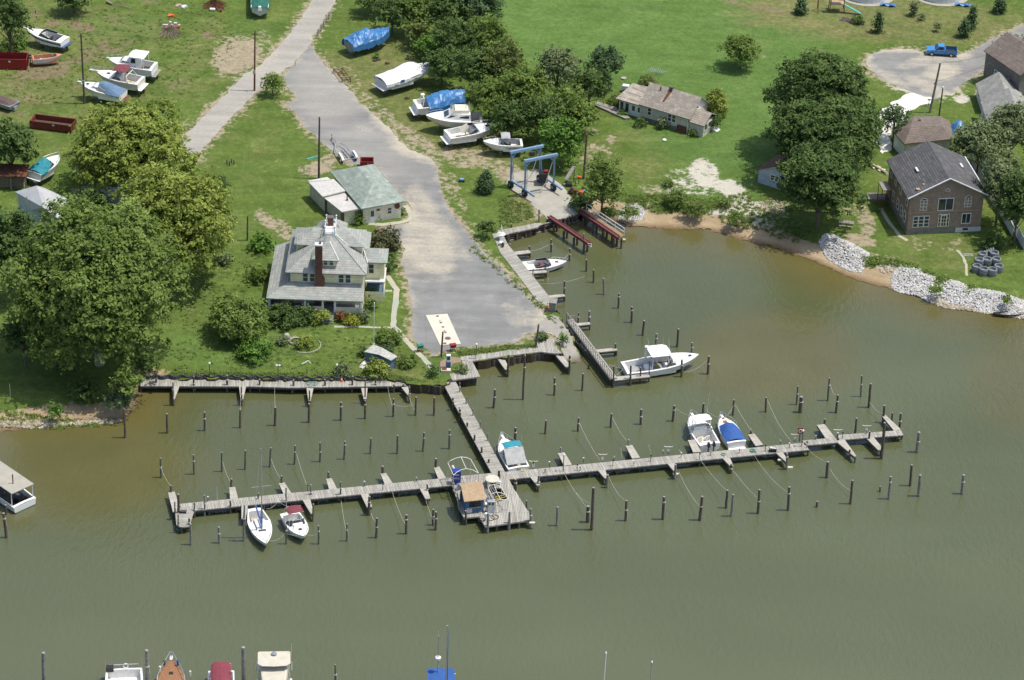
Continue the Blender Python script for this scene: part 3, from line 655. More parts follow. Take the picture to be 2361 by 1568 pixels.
def bulkhead(name,label,px,ztop,amp,pitch,material,zb=-1.2,cap=None,th=.1):
 pts=[Vector(p)for p in px];out=[];acc=0;k=0
 mb=MB();rows=[[],[]]
 for i in range(len(pts)-1):
  a,b=pts[i],pts[i+1];d=b-a;d.z=0;Ln=d.length;dn=d.normalized();n=Vector((-dn.y,dn.x,0));s=0
  while s<Ln:
   ph=k%4;o=amp if ph in(1,2)else-amp
   c=a+dn*s+n*o;zt=ztop+(.0 if ph in(1,2)else-.12*(amp>.05))
   rows[0].append((c.x,c.y,zb));rows[1].append((c.x,c.y,zt));s+=pitch*(.34 if ph in(0,2)else .16);k+=1
 mb.grid(rows);r_=thing(name,label,'bulkhead');o=mb.build('sheet',material,r_,solid=th)
 if cap:
  mc=MB();mc.path([Vector((p.x,p.y,ztop+.02))for p in pts],.13,4);mc.build('cap_rail',cap,r_)
 return r_
bulkhead('bulkhead','dark corrugated steel bulkhead holding the front lawn',[P(*t('i',1300,478),1.5),P(*t('i',1830,481),1.5),P(*t('i',2361,484),1.5),P(*t('j',400,496),1.5),P(*t('j',960,490),1.5),P(*t('j',1320,486),1.5)],1.62,.14,1.6,'sheetpile')
bulkhead('bulkhead','dark timber wall under the quay planks beside the boat ramp',TL('j',[(1905,512),(2135,488),(2100,350),(2361,322)],DK)+TL('k',[(300,285),(512,254),(535,275),(640,385)],DK),.98,.05,.7,'wood_dark')
bulkhead('bulkhead','timber wall below the railed walkway right of the ramp',TL('k',[(1070,520),(900,320),(730,165),(650,20)],DK),.95,.05,.7,'wood_dark')
bulkhead('bulkhead','dark timber wall under the basin-side plank quay',TL('g',[(560,1440),(462,1312),(200,968),(45,770)],1.2),1.12,.05,.7,'wood_dark')
def logs(name,label,a,b,n=4,r=.13,z0=.1,z1=1.2,wob=.15):
 o=thing(name,label,'log wall')
 for i in range(n):
  z=z0+(z1-z0)*i/max(1,n-1);pts=[]
  for j in range(9):
   c=a.lerp(b,j/8);pts.append((c.x+RN.uniform(-wob,wob)*.4,c.y+RN.uniform(-wob,wob),z+RN.uniform(-.05,.05)))
  MB().path(pts,r,6).build('log',['wood_grey','wood_dark','pile_dark'][i%3],o)
 for j in range(5):
  c=a.lerp(b,(j+.3)/5);MB().tube((c.x,c.y-.25,-1),(c.x,c.y-.25,z1+.1),.15).build('support_post','pile_dark',o)
 return o
logs('log_wall','stacked weathered logs lining the top of the lift slip basin',W('g',45,715,1.1),W('g',480,590,1.1),4)
logs('log_wall','stacked weathered logs at the head of the lift slip',W('g',560,570,1.1),W('g',745,512,1.1),4)
logs('log_wall','heap of driftwood logs and hoses in the corner left of the straight walkway',W('j',1330,590,.6),W('j',1790,560,.8),7,.11,.2,1.0,.5)
def quay(label,pts,ang,z,nm='quay',material='planks'):
 p=thing(nm,label,'quay');plank_slab('deck',pts,ang,z,.2,material,p);return p
quay('long pale plank quay along the basin edge of the parking lot',TL('g',[(-75,700),(20,690),(75,800),(215,975),(470,1300),(455,1400),(400,1398),(180,1105),(0,875),(-30,800)],G),rad(-57),G+.06)
quay('thin plank quay strip at the top of the basin',TL('g',[(-20,668),(340,598),(395,600),(350,640),(40,705),(-20,712)],G),rad(12),G+.045)
quay('plank quay along the river end of the parking lot',TL('j',[(1990,302),(2361,252)],G)+TL('k',[(150,225),(350,205),(355,150),(500,130),(548,232),(580,268),(520,272),(380,255),(0,302)],G)+TL('j',[(2095,345),(1990,335)],G),rad(7),G+.05)
quay('small stepped plank platform right of the straight walkway',TL('j',[(1885,462),(2065,440),(1998,340),(2098,345),(2175,490),(1908,524)],G),rad(8),G+.05)
rw=[W('k',655,-55,1.25),W('k',1072,500,1.25)]
pr=thing('walkway','narrow railed walkway descending along the right side of the boat ramp','walkway')
deck_line(rw,1.0,1.22,parent=pr);beams_posts(pr,rw,1.0,1.22,3.2)
ra,rb=W('k',628,-50,1.25),W('k',1050,515,1.25);mb=MB();mt=MB()
for z in(1.05,.15):mt.path([ra+Vector((0,0,z)),rb+Vector((0,0,z))],.055,4)
mt.build('railing','wood_grey',pr)
for i in range(27):
 c=ra.lerp(rb,i/26);mb.box(c.x-.03,c.x+.03,c.y-.03,c.y+.03,c.z,c.z+1.05)
mb.build('baluster','pile_dark',pr)
mb=MB();a,b=W('g',632,1500,1.6),W('g',715,1490,1.6)
for q in(a,b):mb.tube(q-Vector((0,0,.9)),q+Vector((0,0,.3)),.04)
mb.path([a+Vector((0,0,.3)),b+Vector((0,0,.3))],.05,4);tag(mb.build('handrail','pile_grey'),'short pale wooden handrail at the top of the railed walkway','handrail')
# ------------ piles
bulkhead('bulkhead','dark timber wall closing the lawn corner left of the straight walkway',TL('j',[(1300,512),(1480,556),(1790,596),(1882,566),(1902,518)],DK),1.2,.05,.7,'wood_dark')
MATP={'d':'pile_dark','g':'pile_green','w':'pile_grey'}
def pile(k,xt,yt,xb,yb,kind,label,grp,zb=0.,r=.16,name='mooring_pile'):
 r*=.84;base=W(k,xb,yb,zb);h=max(.4,min(9,height_to(base,t(k,xt,yt)[1])))
 tx,ty=t(k,xt,yt);top=P(tx,ty,zb+h)
 lean=Vector((top.x-base.x,0,0))*.9
 if abs(lean.x)>.45:lean.x=math.copysign(.45,lean.x)
 o=thing(name,label,'pile' if name=='mooring_pile' else 'pole',(base.x,base.y,zb),0,grp)
 lo=-1.4 if zb<=0 else-.02
 k2=.55 if 5>h>3.6 and name=='mooring_pile' else .85
 wob=[Vector((RN.uniform(-.025,.025),RN.uniform(-.025,.025),0))for _ in range(4)]
 pts=[lean*(lo/h)+Vector((0,0,lo)),wob[0],lean*.35+wob[1]+Vector((0,0,h*.35)),lean*.7+wob[2]+Vector((0,0,h*.7)),lean+Vector((0,0,h))]
 MB().path(pts,r*1.05,9,r*k2).build('shaft',MATP[kind],o,smooth=False)
 MB().tube(lean+Vector((0,0,h-.01)),lean+Vector((0,0,h+.05)),r*k2*.98,r*k2*.8,9).build('top','pile_cap',o)
 if RN.random()<.55 and name=='mooring_pile' and h>1.2:
  f=RN.uniform(.5,.8);mb=MB()
  for q in(0,.07):mb.ring(lean*f+Vector((0,0,h*f+q)),r*1.0,.035,10,5)
  if RN.random()<.5:mb.path([lean*f+Vector((r,-r*.5,h*f)),lean*f+Vector((r*1.3,-r*.6,h*f-.9))],.03,5)
  mb.build('rope_wrap','rope',o)
 return o
def prow(rows,desc,grp,**kw):
 rows=sorted(rows,key=lambda q:t(q[0],q[3],q[4])[0])
 for i,q in enumerate(rows):
  kd=q[5]if len(q)>5 else 'd';nm={'d':'dark brown','g':'greenish','w':'pale grey'}[kd]
  tall=height_to(W(q[0],q[3],q[4],kw.get('zb',0)),t(q[0],q[1],q[2])[1]);sz='tall ' if tall>3.4 else 'stubby ' if tall<.9 else ''
  pile(*q[:5],kd,f'{sz}{nm} pile, {ORD[i] if i < 20 else "last"} from the left {desc}',grp,r=q[6]if len(q)>6 else .16,**kw)
prow([('i',1173,797,1182,1065,'d',.2),('i',1577,840,1580,1020,'d',.18),('i',1932,826,1933,998),('i',2270,800,2268,970),('j',239,778,237,950,'d',.2),('j',558,745,556,920,'d',.19),('j',860,732,857,900,'d',.18),('j',1088,715,1086,885),('j',1355,700,1352,865),('j',1568,683,1564,852),('j',1741,686,1737,852)],'in the row off the steel bulkhead','piles off the steel bulkhead')
prow([('i',1517,1260,1520,1440,'g',.15),('i',1827,1228,1832,1410,'g',.15),('i',2096,1205,2096,1385,'g',.15),('i',2319,1187,2314,1365,'g',.15),('j',198,1162,188,1340,'g',.15),('j',426,1140,420,1315,'g',.15),('j',664,1112,660,1292,'g',.15),('j',898,1100,889,1268,'g',.15),('j',1143,1070,1136,1215,'g',.15),('j',1395,1045,1390,1215,'g',.16),('j',1645,1017,1635,1192,'g',.16),('j',1886,994,1881,1168,'g',.16)],'in the middle green row','middle row of green piles')
prow([('i',1633,545,1634,760,'d',.12),('i',1830,485,1830,632),('i',1475,455,1475,605),('i',2143,478,2145,630),('i',2279,585,2281,760,'d',.12),('j',90,515,90,628),('j',408,525,411,635),('j',706,515,708,635),('j',967,485,965,630),('j',1187,485,1187,630),('j',1087,515,1087,740,'d',.11),('j',561,620,561,770,'d',.13),('j',1507,590,1504,728,'d',.12)],'against the bulkhead walkway','piles along the bulkhead walkway')
prow([('j',1917,688,1915,805),('j',1985,797,1982,920),('j',2051,920,2050,1030),('j',2122,1037,2117,1155),('j',2188,1152,2185,1270),('j',2256,1267,2252,1365)],'left of the straight walkway','piles left of the straight walkway',)
prow([('j',1981,548,1981,635,'w',.1),('j',2043,680,2043,745,'w',.1),('j',2106,788,2105,855,'w',.1),('j',2177,908,2175,977,'w',.1),('j',2246,1024,2244,1092,'w',.1),('j',2310,1143,2309,1215,'w',.1)],'right edge of straight walkway','short posts right of the straight walkway',zb=DK)
prow([('g',485,750,482,868),('g',659,837,655,948),('g',816,943,815,1052),('g',882,1040,884,1158),('g',977,1120,983,1270,'w',.2),('g',1124,1262,1117,1400),('g',1245,1388,1241,1535,'d',.19),('k',1363,-40,1347,97,'d',.19),('k',1480,83,1470,235,'w',.19),('k',1686,40,1672,207,'d',.19)],'in the diagonal basin row','diagonal row of piles across the basin')
prow([('g',608,1145,605,1325),('g',430,968,428,1095,'d',.17),('g',278,815,275,905),('g',791,698,797,855,'w'),('g',370,470,365,665,'w',.16),('g',107,605,107,715),('g',240,580,240,660),('g',845,1428,840,1550,'w',.2),('g',742,1442,735,1558,'d',.12),('g',92,777,88,860,'d',.1),('g',312,1030,310,1160,'w',.09)],'among the basin quay fingers','piles at the basin fingers')
prow([('k',1815,168,1812,262,'w',.19),('k',1973,296,1962,462,'d',.2),('k',1718,332,1712,490,'d',.18),('k',1235,384,1230,570),('k',1326,403,1325,545,'d',.13),('k',1410,340,1407,530,'d',.09),('k',1075,390,1070,590,'d',.13),('k',1092,178,1085,282)],'around the white workboat','piles around the workboat berth')
prow([('j',2315,610,2301,783,'d',.19),('k',238,290,215,705,'d',.17),('k',516,500,513,662,'d',.17),('k',786,462,775,620),('k',660,290,652,465,'d',.18),('k',80,282,72,488,'d',.19)],'below the boat ramp','piles below the ramp')
prow([('k',147,970,140,1085,'d',.19),('k',435,903,427,1027),('k',743,878,734,1002),('k',1055,840,1043,967),('k',1335,798,1327,938,'d',.19),('k',1648,762,1632,908,'d',.19),('k',1924,742,1917,835,'d',.18),('k',2210,708,2200,850),('l',140,626,133,750),('l',412,530,402,686,'g',.14),('l',443,620,432,752,'d',.3),('l',685,458,670,652,'g',.15),('l',757,605,742,755,'d',.19),('l',962,438,953,617,'g',.13),('l',1041,508,1021,710,'d',.2)],'landward of the right pier arm','piles landward of the right pier arm')
prow([('l',1157,695,1147,840,'d',.2),('l',1227,758,1222,840,'d',.14),('l',1299,762,1290,900,'d',.18),('l',919,805,905,940,'d',.17),('l',644,812,640,865,'d',.18),('l',12,900,10,935,'d',.14),('l',1160,845,1132,1152,'d',.24),('l',1031,920,1020,1035,'d',.17),('l',318,1106,316,1245,'w',.17),('l',860,1075,852,1155,'d',.17)],'tied to the right pier arm','piles tied to the right pier arm')
prow([('k',573,1158,573,1203,'w',.15),('k',1215,1085,1213,1133,'w',.18),('k',1798,1030,1798,1080,'d',.16)],'on the right arm finger tips','piles on landward finger tips',zb=DK)
prow([('k',368,1425,360,1558,'w',.19),('k',1018,1415,1008,1535,'w',.2),('k',1658,1320,1650,1455,'w',.2),('k',2186,1315,2180,1400,'d',.2)],'at right river finger tips','piles at river finger tips')
prow([('o',392,390,387,516,'w',.19),('o',601,384,597,492,'d',.27),('o',637,260,624,545,'d',.23),('o',862,346,856,482,'d',.19),('o',1118,320,1110,473,'d',.21),('o',1379,318,1360,478,'d',.23),('o',1550,276,1540,395,'d',.19),('o',1590,306,1576,452,'w',.19),('o',1769,272,1758,432,'d',.2),('o',1972,254,1963,411,'d',.2),('p',527,993,524,1035,'d',.17),('p',611,682,600,805,'d',.22),('p',804,828,786,1010,'d',.19),('p',1020,875,1018,915,'d',.14),('p',1103,798,1088,972,'w',.2),('p',1268,706,1253,868,'d',.2),('p',1334,786,1323,950,'w',.24),('p',1326,450,1309,605,'w',.27),('p',1675,786,1661,932,'w',.24)],'in the outer right river row','outer river piles right of the fuel dock')
prow([('m',1300,506,1300,645,'w',.19),('m',1491,526,1493,634,'w',.18),('m',1668,378,1660,620,'w',.21),('n',248,515,246,641,'g',.13),('n',467,518,467,641,'g',.14),('n',661,504,658,621,'g',.13),('n',866,466,859,598,'d',.18),('n',1066,444,1064,572,'d',.19),('n',1250,406,1246,512,'d',.17),('n',1268,423,1266,544,'d',.19)],'in the outer left river row','outer river piles left of the fuel dock')
prow([('m',1215,440,1215,565,'d',.1),('m',1290,465,1290,555,'d',.16),('m',1325,362,1325,458,'d',.11),('m',1393,310,1396,450,'w',.13),('m',1570,345,1571,433,'d',.14),('m',1762,295,1762,380,'g',.14),('m',1950,258,1952,395,'w',.13),('n',415,238,416,350,'w',.14),('n',616,220,618,350,'g',.13),('n',432,370,428,488,'g',.14),('n',814,318,810,445,'d',.21),('n',1208,235,1207,320,'d',.15)],'against the left pier arm','piles along the left pier arm')
prow([('m',1165,243,1165,285,'d',.16),('m',1216,303,1216,425,'d',.2),('m',1191,354,1193,430,'d',.1),('m',1578,198,1577,250,'d',.17),('m',1919,178,1919,222,'d',.16),('n',535,152,535,190,'d',.16),('n',904,112,904,155,'d',.22),('n',1268,60,1267,115,'d',.21)],'on left landward finger tips','piles on left finger tips',zb=DK)
prow([('n',1470,415,1470,510,'d',.17),('n',1622,433,1620,565,'w',.19),('n',1770,423,1766,545,'w',.18),('n',1915,402,1910,530,'w',.18),('n',1885,347,1883,410,'g',.14),('n',1810,200,1808,275,'d',.2),('n',1697,140,1695,240,'d',.21),('q',280,720,275,1010,'d',.17),('q',545,515,540,620,'d',.14)],'at the edges of the fuel dock','piles around the fuel dock')
prow([('m',22,433,45,598,'d',.22),('m',38,375,40,440,'d',.2),('m',30,292,32,345,'d',.12)],'by the plywood roofed workboat','piles at the left edge')
prow([('m',297,1384,300,1640,'w',.28),('m',1000,1368,1004,1640,'w',.28),('m',1658,1348,1662,1640,'w',.3),('n',580,1465,584,1660,'g',.19)],'along the bottom slips','piles along the bottom slips')
# ============ BOATS
class Boat:
 def __init__(s,label,stern,bow,B,fs=.9,fb=1.3,zk=None,afloat=True,name='motor_boat',cat='boat',hull='gelcoat',bottom=None,stripe=None,cw=(0.06,.5),floor=.35,deck='deck_white',pit='cockpit_tan',sharp=2.2,group=None,ztop=0.,tr=.93,nodeck=False,gun=.16,trim=None):
  s.z0=0. if afloat else G+(.45 if zk is None else zk)
  kd=-.45 if afloat else 0.;add=0 if afloat else .45
  B=B*(1 if afloat else 1.12);s.fs,s.fb=fs+add+(0 if afloat else .12),fb+add+(0 if afloat else .12)
  a=W(*stern,s.z0+s.fs);b=W(*bow,s.z0+s.fb)
  d=b-a;s.L=math.hypot(d.x,d.y);s.B=B;s.kd=kd
  s.o=thing(name,label,cat,(a.x,a.y,s.z0),math.atan2(d.y,d.x),group)
  s.hw=lambda q:B/2*(tr+(1-tr)*min(1,q/.35))*max(0.012,1-max(0,(q-.32)/.68)**(sharp+.8))
  s.sh=lambda q:s.fs+(s.fb-s.fs)*q**1.6
  c0,c1=cw;S=sorted(set([0,.1,.2,.3,.4,.5,.58,.66,.74,.81,.87,.92,.96,.985,1.0]+[c0,c1]))
  def sect(q):
   w_=s.hw(q);z=s.sh(q);cz=kd+(z-kd)*(.42+.3*q**3);kz=kd+(z-kd)*max(0,(q-.55)/.45)**2.4*.92
   xr=lambda zz:s.L*q-(z-zz)*.55*q**4
   return[(xr(z),-w_,z),(xr(cz),-w_*(.90-.3*q**3),cz),(xr(kz),0,kz),(xr(cz),w_*(.90-.3*q**3),cz),(xr(z),w_,z)]
  sec=[sect(q)for q in S]
  top=MB();low=MB()
  wl=[[r_[0],r_[1]]for r_ in sec];wr=[[r_[3],r_[4]]for r_ in sec]
  top.grid([r_[::-1]for r_ in wl]);top.grid([r_[::-1]for r_ in wr]);r_=sec[0]
  top.add([r_[0],r_[1],r_[3],r_[4]],[(0,3,2,1)])
  low.grid([[r_[1],r_[2],r_[3]][::-1]for r_ in sec]);low.add([sec[0][1],sec[0][2],sec[0][3]],[(0,2,1)])
  top.build('hull',hull,s.o,smooth=False);low.build('hull_bottom',bottom or hull,s.o)
  if stripe:
   mb=MB()
   for sgn in(1,-1):
    rows=[]
    for r_ in sec[:-1]:
     p,c=Vector(r_[0 if sgn<0 else 4]),Vector(r_[1 if sgn<0 else 3]);off=Vector((0,.012*sgn,0));rows.append([tuple(p.lerp(c,.30)+off),tuple(p.lerp(c,.62)+off)])
    mb.grid(rows if sgn>0 else[q[::-1]for q in rows])
   mb.build('side_stripe',stripe,s.o)
  mb=MB();rub=[[(r_[0][0],r_[0][1]-.02,r_[0][2]+.0)for r_ in sec],[(r_[4][0],r_[4][1]+.02,r_[4][2])for r_ in sec]]
  for q in rub:mb.path(q,.035,5)
  if trim:mb.build('rub_rail',trim,s.o)
  s.c0,s.c1=c0,c1;fz=s.z0*0+kd+(s.fs-kd)*floor+(0 if afloat else 0);s.fz=fz
  dk=MB();pt=MB()
  inn=lambda q:max(.02,s.hw(q)-gun)
  f1=[q for q in S if q>=c1];f0=[q for q in S if q<=c0];fm=[q for q in S if c0<=q<=c1]
  rowd=lambda q:[(s.L*q,-s.hw(q),s.sh(q)),(s.L*q,-s.hw(q)*.5,s.sh(q)+.05*min(1,s.hw(q))),(s.L*q,0,s.sh(q)+.08*min(1,s.hw(q))),(s.L*q,s.hw(q)*.5,s.sh(q)+.05*min(1,s.hw(q))),(s.L*q,s.hw(q),s.sh(q))]
  if len(f1)>1:dk.grid([rowd(q)for q in f1])
  if len(f0)>1:dk.grid([rowd(q)for q in f0])
  if len(fm)>1:
   dk.grid([[(s.L*q,-s.hw(q),s.sh(q)),(s.L*q,-inn(q),s.sh(q)+.015)]for q in fm]);dk.grid([[(s.L*q,inn(q),s.sh(q)+.015),(s.L*q,s.hw(q),s.sh(q))]for q in fm])
   dk.grid([[(s.L*q,-inn(q),s.sh(q)+.015),(s.L*q,-inn(q),fz)]for q in fm]);dk.grid([[(s.L*q,inn(q),fz),(s.L*q,inn(q),s.sh(q)+.015)]for q in fm])
   for q in(c0,c1):dk.add([(s.L*q,-inn(q),fz),(s.L*q,inn(q),fz),(s.L*q,inn(q),s.sh(q)+.03),(s.L*q,-inn(q),s.sh(q)+.03)],[(0,1,2,3)])
   pt.grid([[(s.L*q,-inn(q),fz),(s.L*q,inn(q),fz)]for q in fm])
  if not nodeck:dk.build('deck',deck,s.o)
  if pt.v:pt.build('cockpit_floor',pit,s.o)
 def X(s,q):return s.L*q
 def cabin(s,q0,q1,h,wf=.72,wb=None,rf=.5,rb=.1,inset=.12,z=None,mat_='gelcoat',name='cabin',win=True,hw0=None,wmat='glass'):
  """superstructure from q0 (aft) to q1 (forward)"""
  z=s.sh((q0+q1)/2)-.02 if z is None else z;x0,x1=s.X(q0),s.X(q1)
  wa=hw0 or s.hw(q0)*wf;wf_=s.hw(q1)*wf if wb is None else wb
  def ring(f):return[(x0+rb*f,-(wa-inset*f),z+h*f),(x1-rf*f,-(wf_-inset*f*.8),z+h*f),(x1-rf*f,(wf_-inset*f*.8),z+h*f),(x0+rb*f,(wa-inset*f),z+h*f)]
  a,b=ring(0),ring(1);c=[(p[0],p[1]*.86,p[2]+.05)for p in b]
  c[0]=(c[0][0]+.08,c[0][1],c[0][2]);c[3]=(c[3][0]+.08,c[3][1],c[3][2]);c[1]=(c[1][0]-.15,c[1][1],c[1][2]);c[2]=(c[2][0]-.15,c[2][1],c[2][2])
  mb=MB();vs=a+b+c;fs=[(i,(i+1)%4,4+(i+1)%4,4+i)for i in range(4)]+[(4+i,4+(i+1)%4,8+(i+1)%4,8+i)for i in range(4)]+[(8,9,10,11)]
  mb.add(vs,fs);cb=mb.build(name,mat_,s.o)
  if win:
   f0,f1=(.42,.84)if win is True else win;A,Bq=ring(f0),ring(f1);e=.015;m2=MB()
   def push(p,n):return(p[0]+n[0]*e,p[1]+n[1]*e,p[2])
   for i,n in((0,(0,-1)),(1,(1,0)),(2,(0,1))):
    j=(i+1)%4;p0,p1,p2,p3=[Vector(v)for v in(A[i],A[j],Bq[j],Bq[i])]
    k=1 if i==1 else 1
    u0_,u1_=(.1,.93)
    q4=[p0.lerp(p1,u0_),p0.lerp(p1,u1_),p3.lerp(p2,u1_),p3.lerp(p2,u0_)];m2.add([push(v,n)for v in q4],[(0,1,2,3)])
   m2.build('window',wmat,cb)
  return cb
 def windshield(s,q,h=.45,back=.25,wf=.8,rake=.4,glass='glass'):
  x=s.X(q);xb=s.X(q-back);w_=s.hw(q)*wf;wb=s.hw(q-back)*.9;z=s.sh(q)+.04;zb=s.sh(q-back)+.02
  lo=[(xb,-wb,zb),(x-.15,-w_,z),(x,-w_*.55,z+.03),(x,w_*.55,z+.03),(x-.15,w_,z),(xb,wb,zb)]
  hi=[(xb-.1,-wb*.97,zb+h*.55),(x-.15-rake,-w_*.88,z+h),(x-rake,-w_*.5,z+h+.02),(x-rake,w_*.5,z+h+.02),(x-.15-rake,w_*.88,z+h),(xb-.1,wb*.97,zb+h*.55)]
  g_=MB().grid([lo,hi]).build('windshield',glass,s.o,solid=.02);mb=MB().path(hi,.03,5)
  for i in(1,2,3,4):mb.path([lo[i],hi[i]],.022,5)
  mb.build('frame','steel',g_)
 def rail(s,q0=.5,h=.5,n=6,r=.025,pulpit=0.,both=True,col='steel'):
  mb=MB();qs=[q0+(1-q0)*i/n for i in range(n+1)]
  Lt=[(s.X(q)+pulpit*(i/n)**3,-max(s.hw(q)*.93,.12),s.sh(q)+(h if i else .02))for i,q in enumerate(qs)]
  Rr=[(x,-y,z)for x,y,z in Lt];mb.path(Lt+Rr[::-1],r,5)
  for i,q in enumerate(qs[1:],1):
   for sg in(-1,1):mb.path([(s.X(q)-.05,sg*s.hw(q)*.93,s.sh(q)),(Lt[i][0],sg*abs(Lt[i][1]),Lt[i][2])],r*.8,4)
  mb.build('bow_rail',col,s.o)
  if pulpit:MB().box(s.L-.4,s.L+pulpit,-.16,.16,s.fb+.02,s.fb+.09).build('pulpit','gelcoat',s.o)
 def platform(s,d=.55,m_='deck_white',z=None):
  z=s.kd+.62 if z is None else z
  MB().box(-d,.02,-s.hw(0)*.92,s.hw(0)*.92,z,z+.07).build('swim_platform',m_,s.o,bev=.03)
 def drive(s,n=1,col='black_plastic',out=False):
  for i in range(n):
   y=(i-(n-1)/2)*.7;o=MB()
   if out:
    z=s.fs;e=MB().frus((-.62,-.12,y-.17,y+.17),z-.05,(-.52,-.16,y-.12,y+.12),z+.55);c=e.build('outboard_motor',col,s.o,bev=.05)
    MB().box(-.4,-.25,y-.05,y+.05,s.kd-.1,z).build('motor_leg',col,c)
    MB().box(-.5,-.2,y-.171,y+.171,z+.2,z+.27).build('band','pale_paint',c)
   else:
    o.box(-.42,0,y-.1,y+.1,s.kd+.1,s.kd+.5);o.box(-.45,-.25,y-.05,y+.05,s.kd-.35,s.kd+.2);o.tube((-.55,y,s.kd-.1),(-.1,y,s.kd-.1),.07);o.build('stern_drive','dark_metal',s.o)
 def bimini(s,q0,q1,z,m_,wf=.85,arch=.14,poles=True,drop=0.,name='canopy',th=.04,hw=None):
  x0,x1=s.X(q0),s.X(q1);w_=hw or s.hw((q0+q1)/2)*wf;rows=[]
  for i in range(6):
   f=i/5;x=x0+(x1-x0)*f;zz=z-drop*(1-f)-.10*(abs(f-.5)*2)**2
   rows.append([(x,w_*math.sin(a),zz-arch*(1-math.cos(a*1.1))*2)for a in[(-1+2*j/6)*1.1 for j in range(7)]])
  c=MB().grid(rows).build(name,m_,s.o,solid=th)
  if poles:
   for x in(x0+.1,x1-.1):
    za=z-arch*.9-(drop if x<x0+.2 else 0)-.08;MB().path([(x*.5+(x0+x1)*.25,-w_,s.fs),(x,-w_*.9,za),(x,w_*.9,za),(x*.5+(x0+x1)*.25,w_,s.fs)],.025,5).build('canopy_hoop','steel',s.o)
  return c
 def hardtop(s,q0,q1,z,wf=.8,m_='gelcoat',base=None,glass=False,hw=None,cx=0):
  x0,x1=s.X(q0),s.X(q1);w_=hw or s.hw((q0+q1)/2)*wf;base=s.fs if base is None else base
  mb=MB();pts=[(x0,-w_*.9),(x0+.15,-w_),(x1-.5,-w_),(x1-.1,-w_*.75),(x1,0),(x1-.1,w_*.75),(x1-.5,w_),(x0+.15,w_),(x0,w_*.9)]
  mb.prism(pts,z-.08,z);h=mb.build('hardtop',m_,s.o,bev=.03);pm=MB()
  for x in(x0+.25,x1-.6):
   for sg in(-1,1):pm.path([(x+(.25 if x>(x0+x1)/2 else-.1),sg*w_*.95,base),(x,sg*w_*.88,z-.06)],.045,5)
  pm.build('hardtop_post','steel' if m_!='gelcoat' else 'gelcoat',s.o);return h
 def seats(s,qs,col='deck_white',w_=.5,y=.42):
  for q in qs:
   for sg in(-1,1):
    mb=MB().box(s.X(q)-.25,s.X(q)+.25,sg*y*s.B/2.4-w_/2,sg*y*s.B/2.4+w_/2,s.fz,s.fz+.45)
    mb.box(s.X(q)-.3,s.X(q)-.2,sg*y*s.B/2.4-w_/2,sg*y*s.B/2.4+w_/2,s.fz+.4,s.fz+.85);mb.build('seat',col,s.o,bev=.03)
 def bench(s,q,col='deck_white',d=.45):
  MB().box(s.X(q),s.X(q)+d,-s.hw(q)+.2,s.hw(q)-.2,s.fz,s.fz+.42).build('bench_seat',col,s.o,bev=.03)
 def hatch(s,q,w_=.5,col='glass',y=0):
  z=s.sh(q)+.07;MB().box(s.X(q)-w_/2,s.X(q)+w_/2,y-w_/2,y+w_/2,z-.02,z+.05).build('hatch',col,s.o)
 def antenna(s,q,y,z0,h,col='white_paint',r=.018):MB().path([(s.X(q),y,z0),(s.X(q)-.3,y*1.05,z0+h)],r,4).build('antenna',col,s.o)
 def cover(s,prof,m_,spill=.35,name='cover',jit=.05,solid=.03,wmul=1.04):
  """draped sheet: prof = [(q, ridge height over sheer, half width factor)]"""
  rows=[];n=12
  qs=np.linspace(prof[0][0],prof[-1][0],26)
  for q in qs:
   hr=np.interp(q,[p[0]for p in prof],[p[1]for p in prof]);k=np.interp(q,[p[0]for p in prof],[p[2]for p in prof])if len(prof[0])>2 else 1
   qq=min(max(q,0),.99);w_=max(s.hw(qq),.1)*wmul*k;row=[]
   for j in range(n+1):
    u=-1+2*j/n;a=abs(u)
    if a<=.8:y=u/.8*w_;z=s.sh(qq)+.03+hr*(1-(a/.8)**2.2)
    else:y=math.copysign(w_+.03+.10*(a-.8),u);z=s.sh(qq)+.03-spill*(a-.8)/.2*(1+.35*noise.noise((q*16,u*3,5)))
    nz=jit*noise.noise((q*11,u*4.5,s.L))*(1.2+hr)+jit*.5*noise.noise((q*40,u*3,s.L+3))
    row.append((s.X(q),y,z+nz))
   rows.append(row)
  return MB().grid(rows).build(name,m_,s.o,solid=solid)
 def blocks(s,short,qs=(.08,.55)):
  nm={0:'stern',1:'middle'}
  for i,q in enumerate(qs):
   c=s.o.matrix_basis@Vector((s.X(q),0,0))if False else Vector((s.o.location.x+math.cos(s.o.rotation_euler.z)*s.X(q),s.o.location.y+math.sin(s.o.rotation_euler.z)*s.X(q),G))
   b_=thing('keel_block',f'stack of grey blocks propping the {nm[i]} of the {short}','block',c,s.o.rotation_euler.z,'blocks under the stored boats')
   MB().box(-.22,.22,-.3,.3,0,.22).build('lower_block','concrete_dark',b_);MB().box(-.18,.18,-.24,.24,.22,.46).build('upper_block','pile_grey',b_)
def later():
 pass
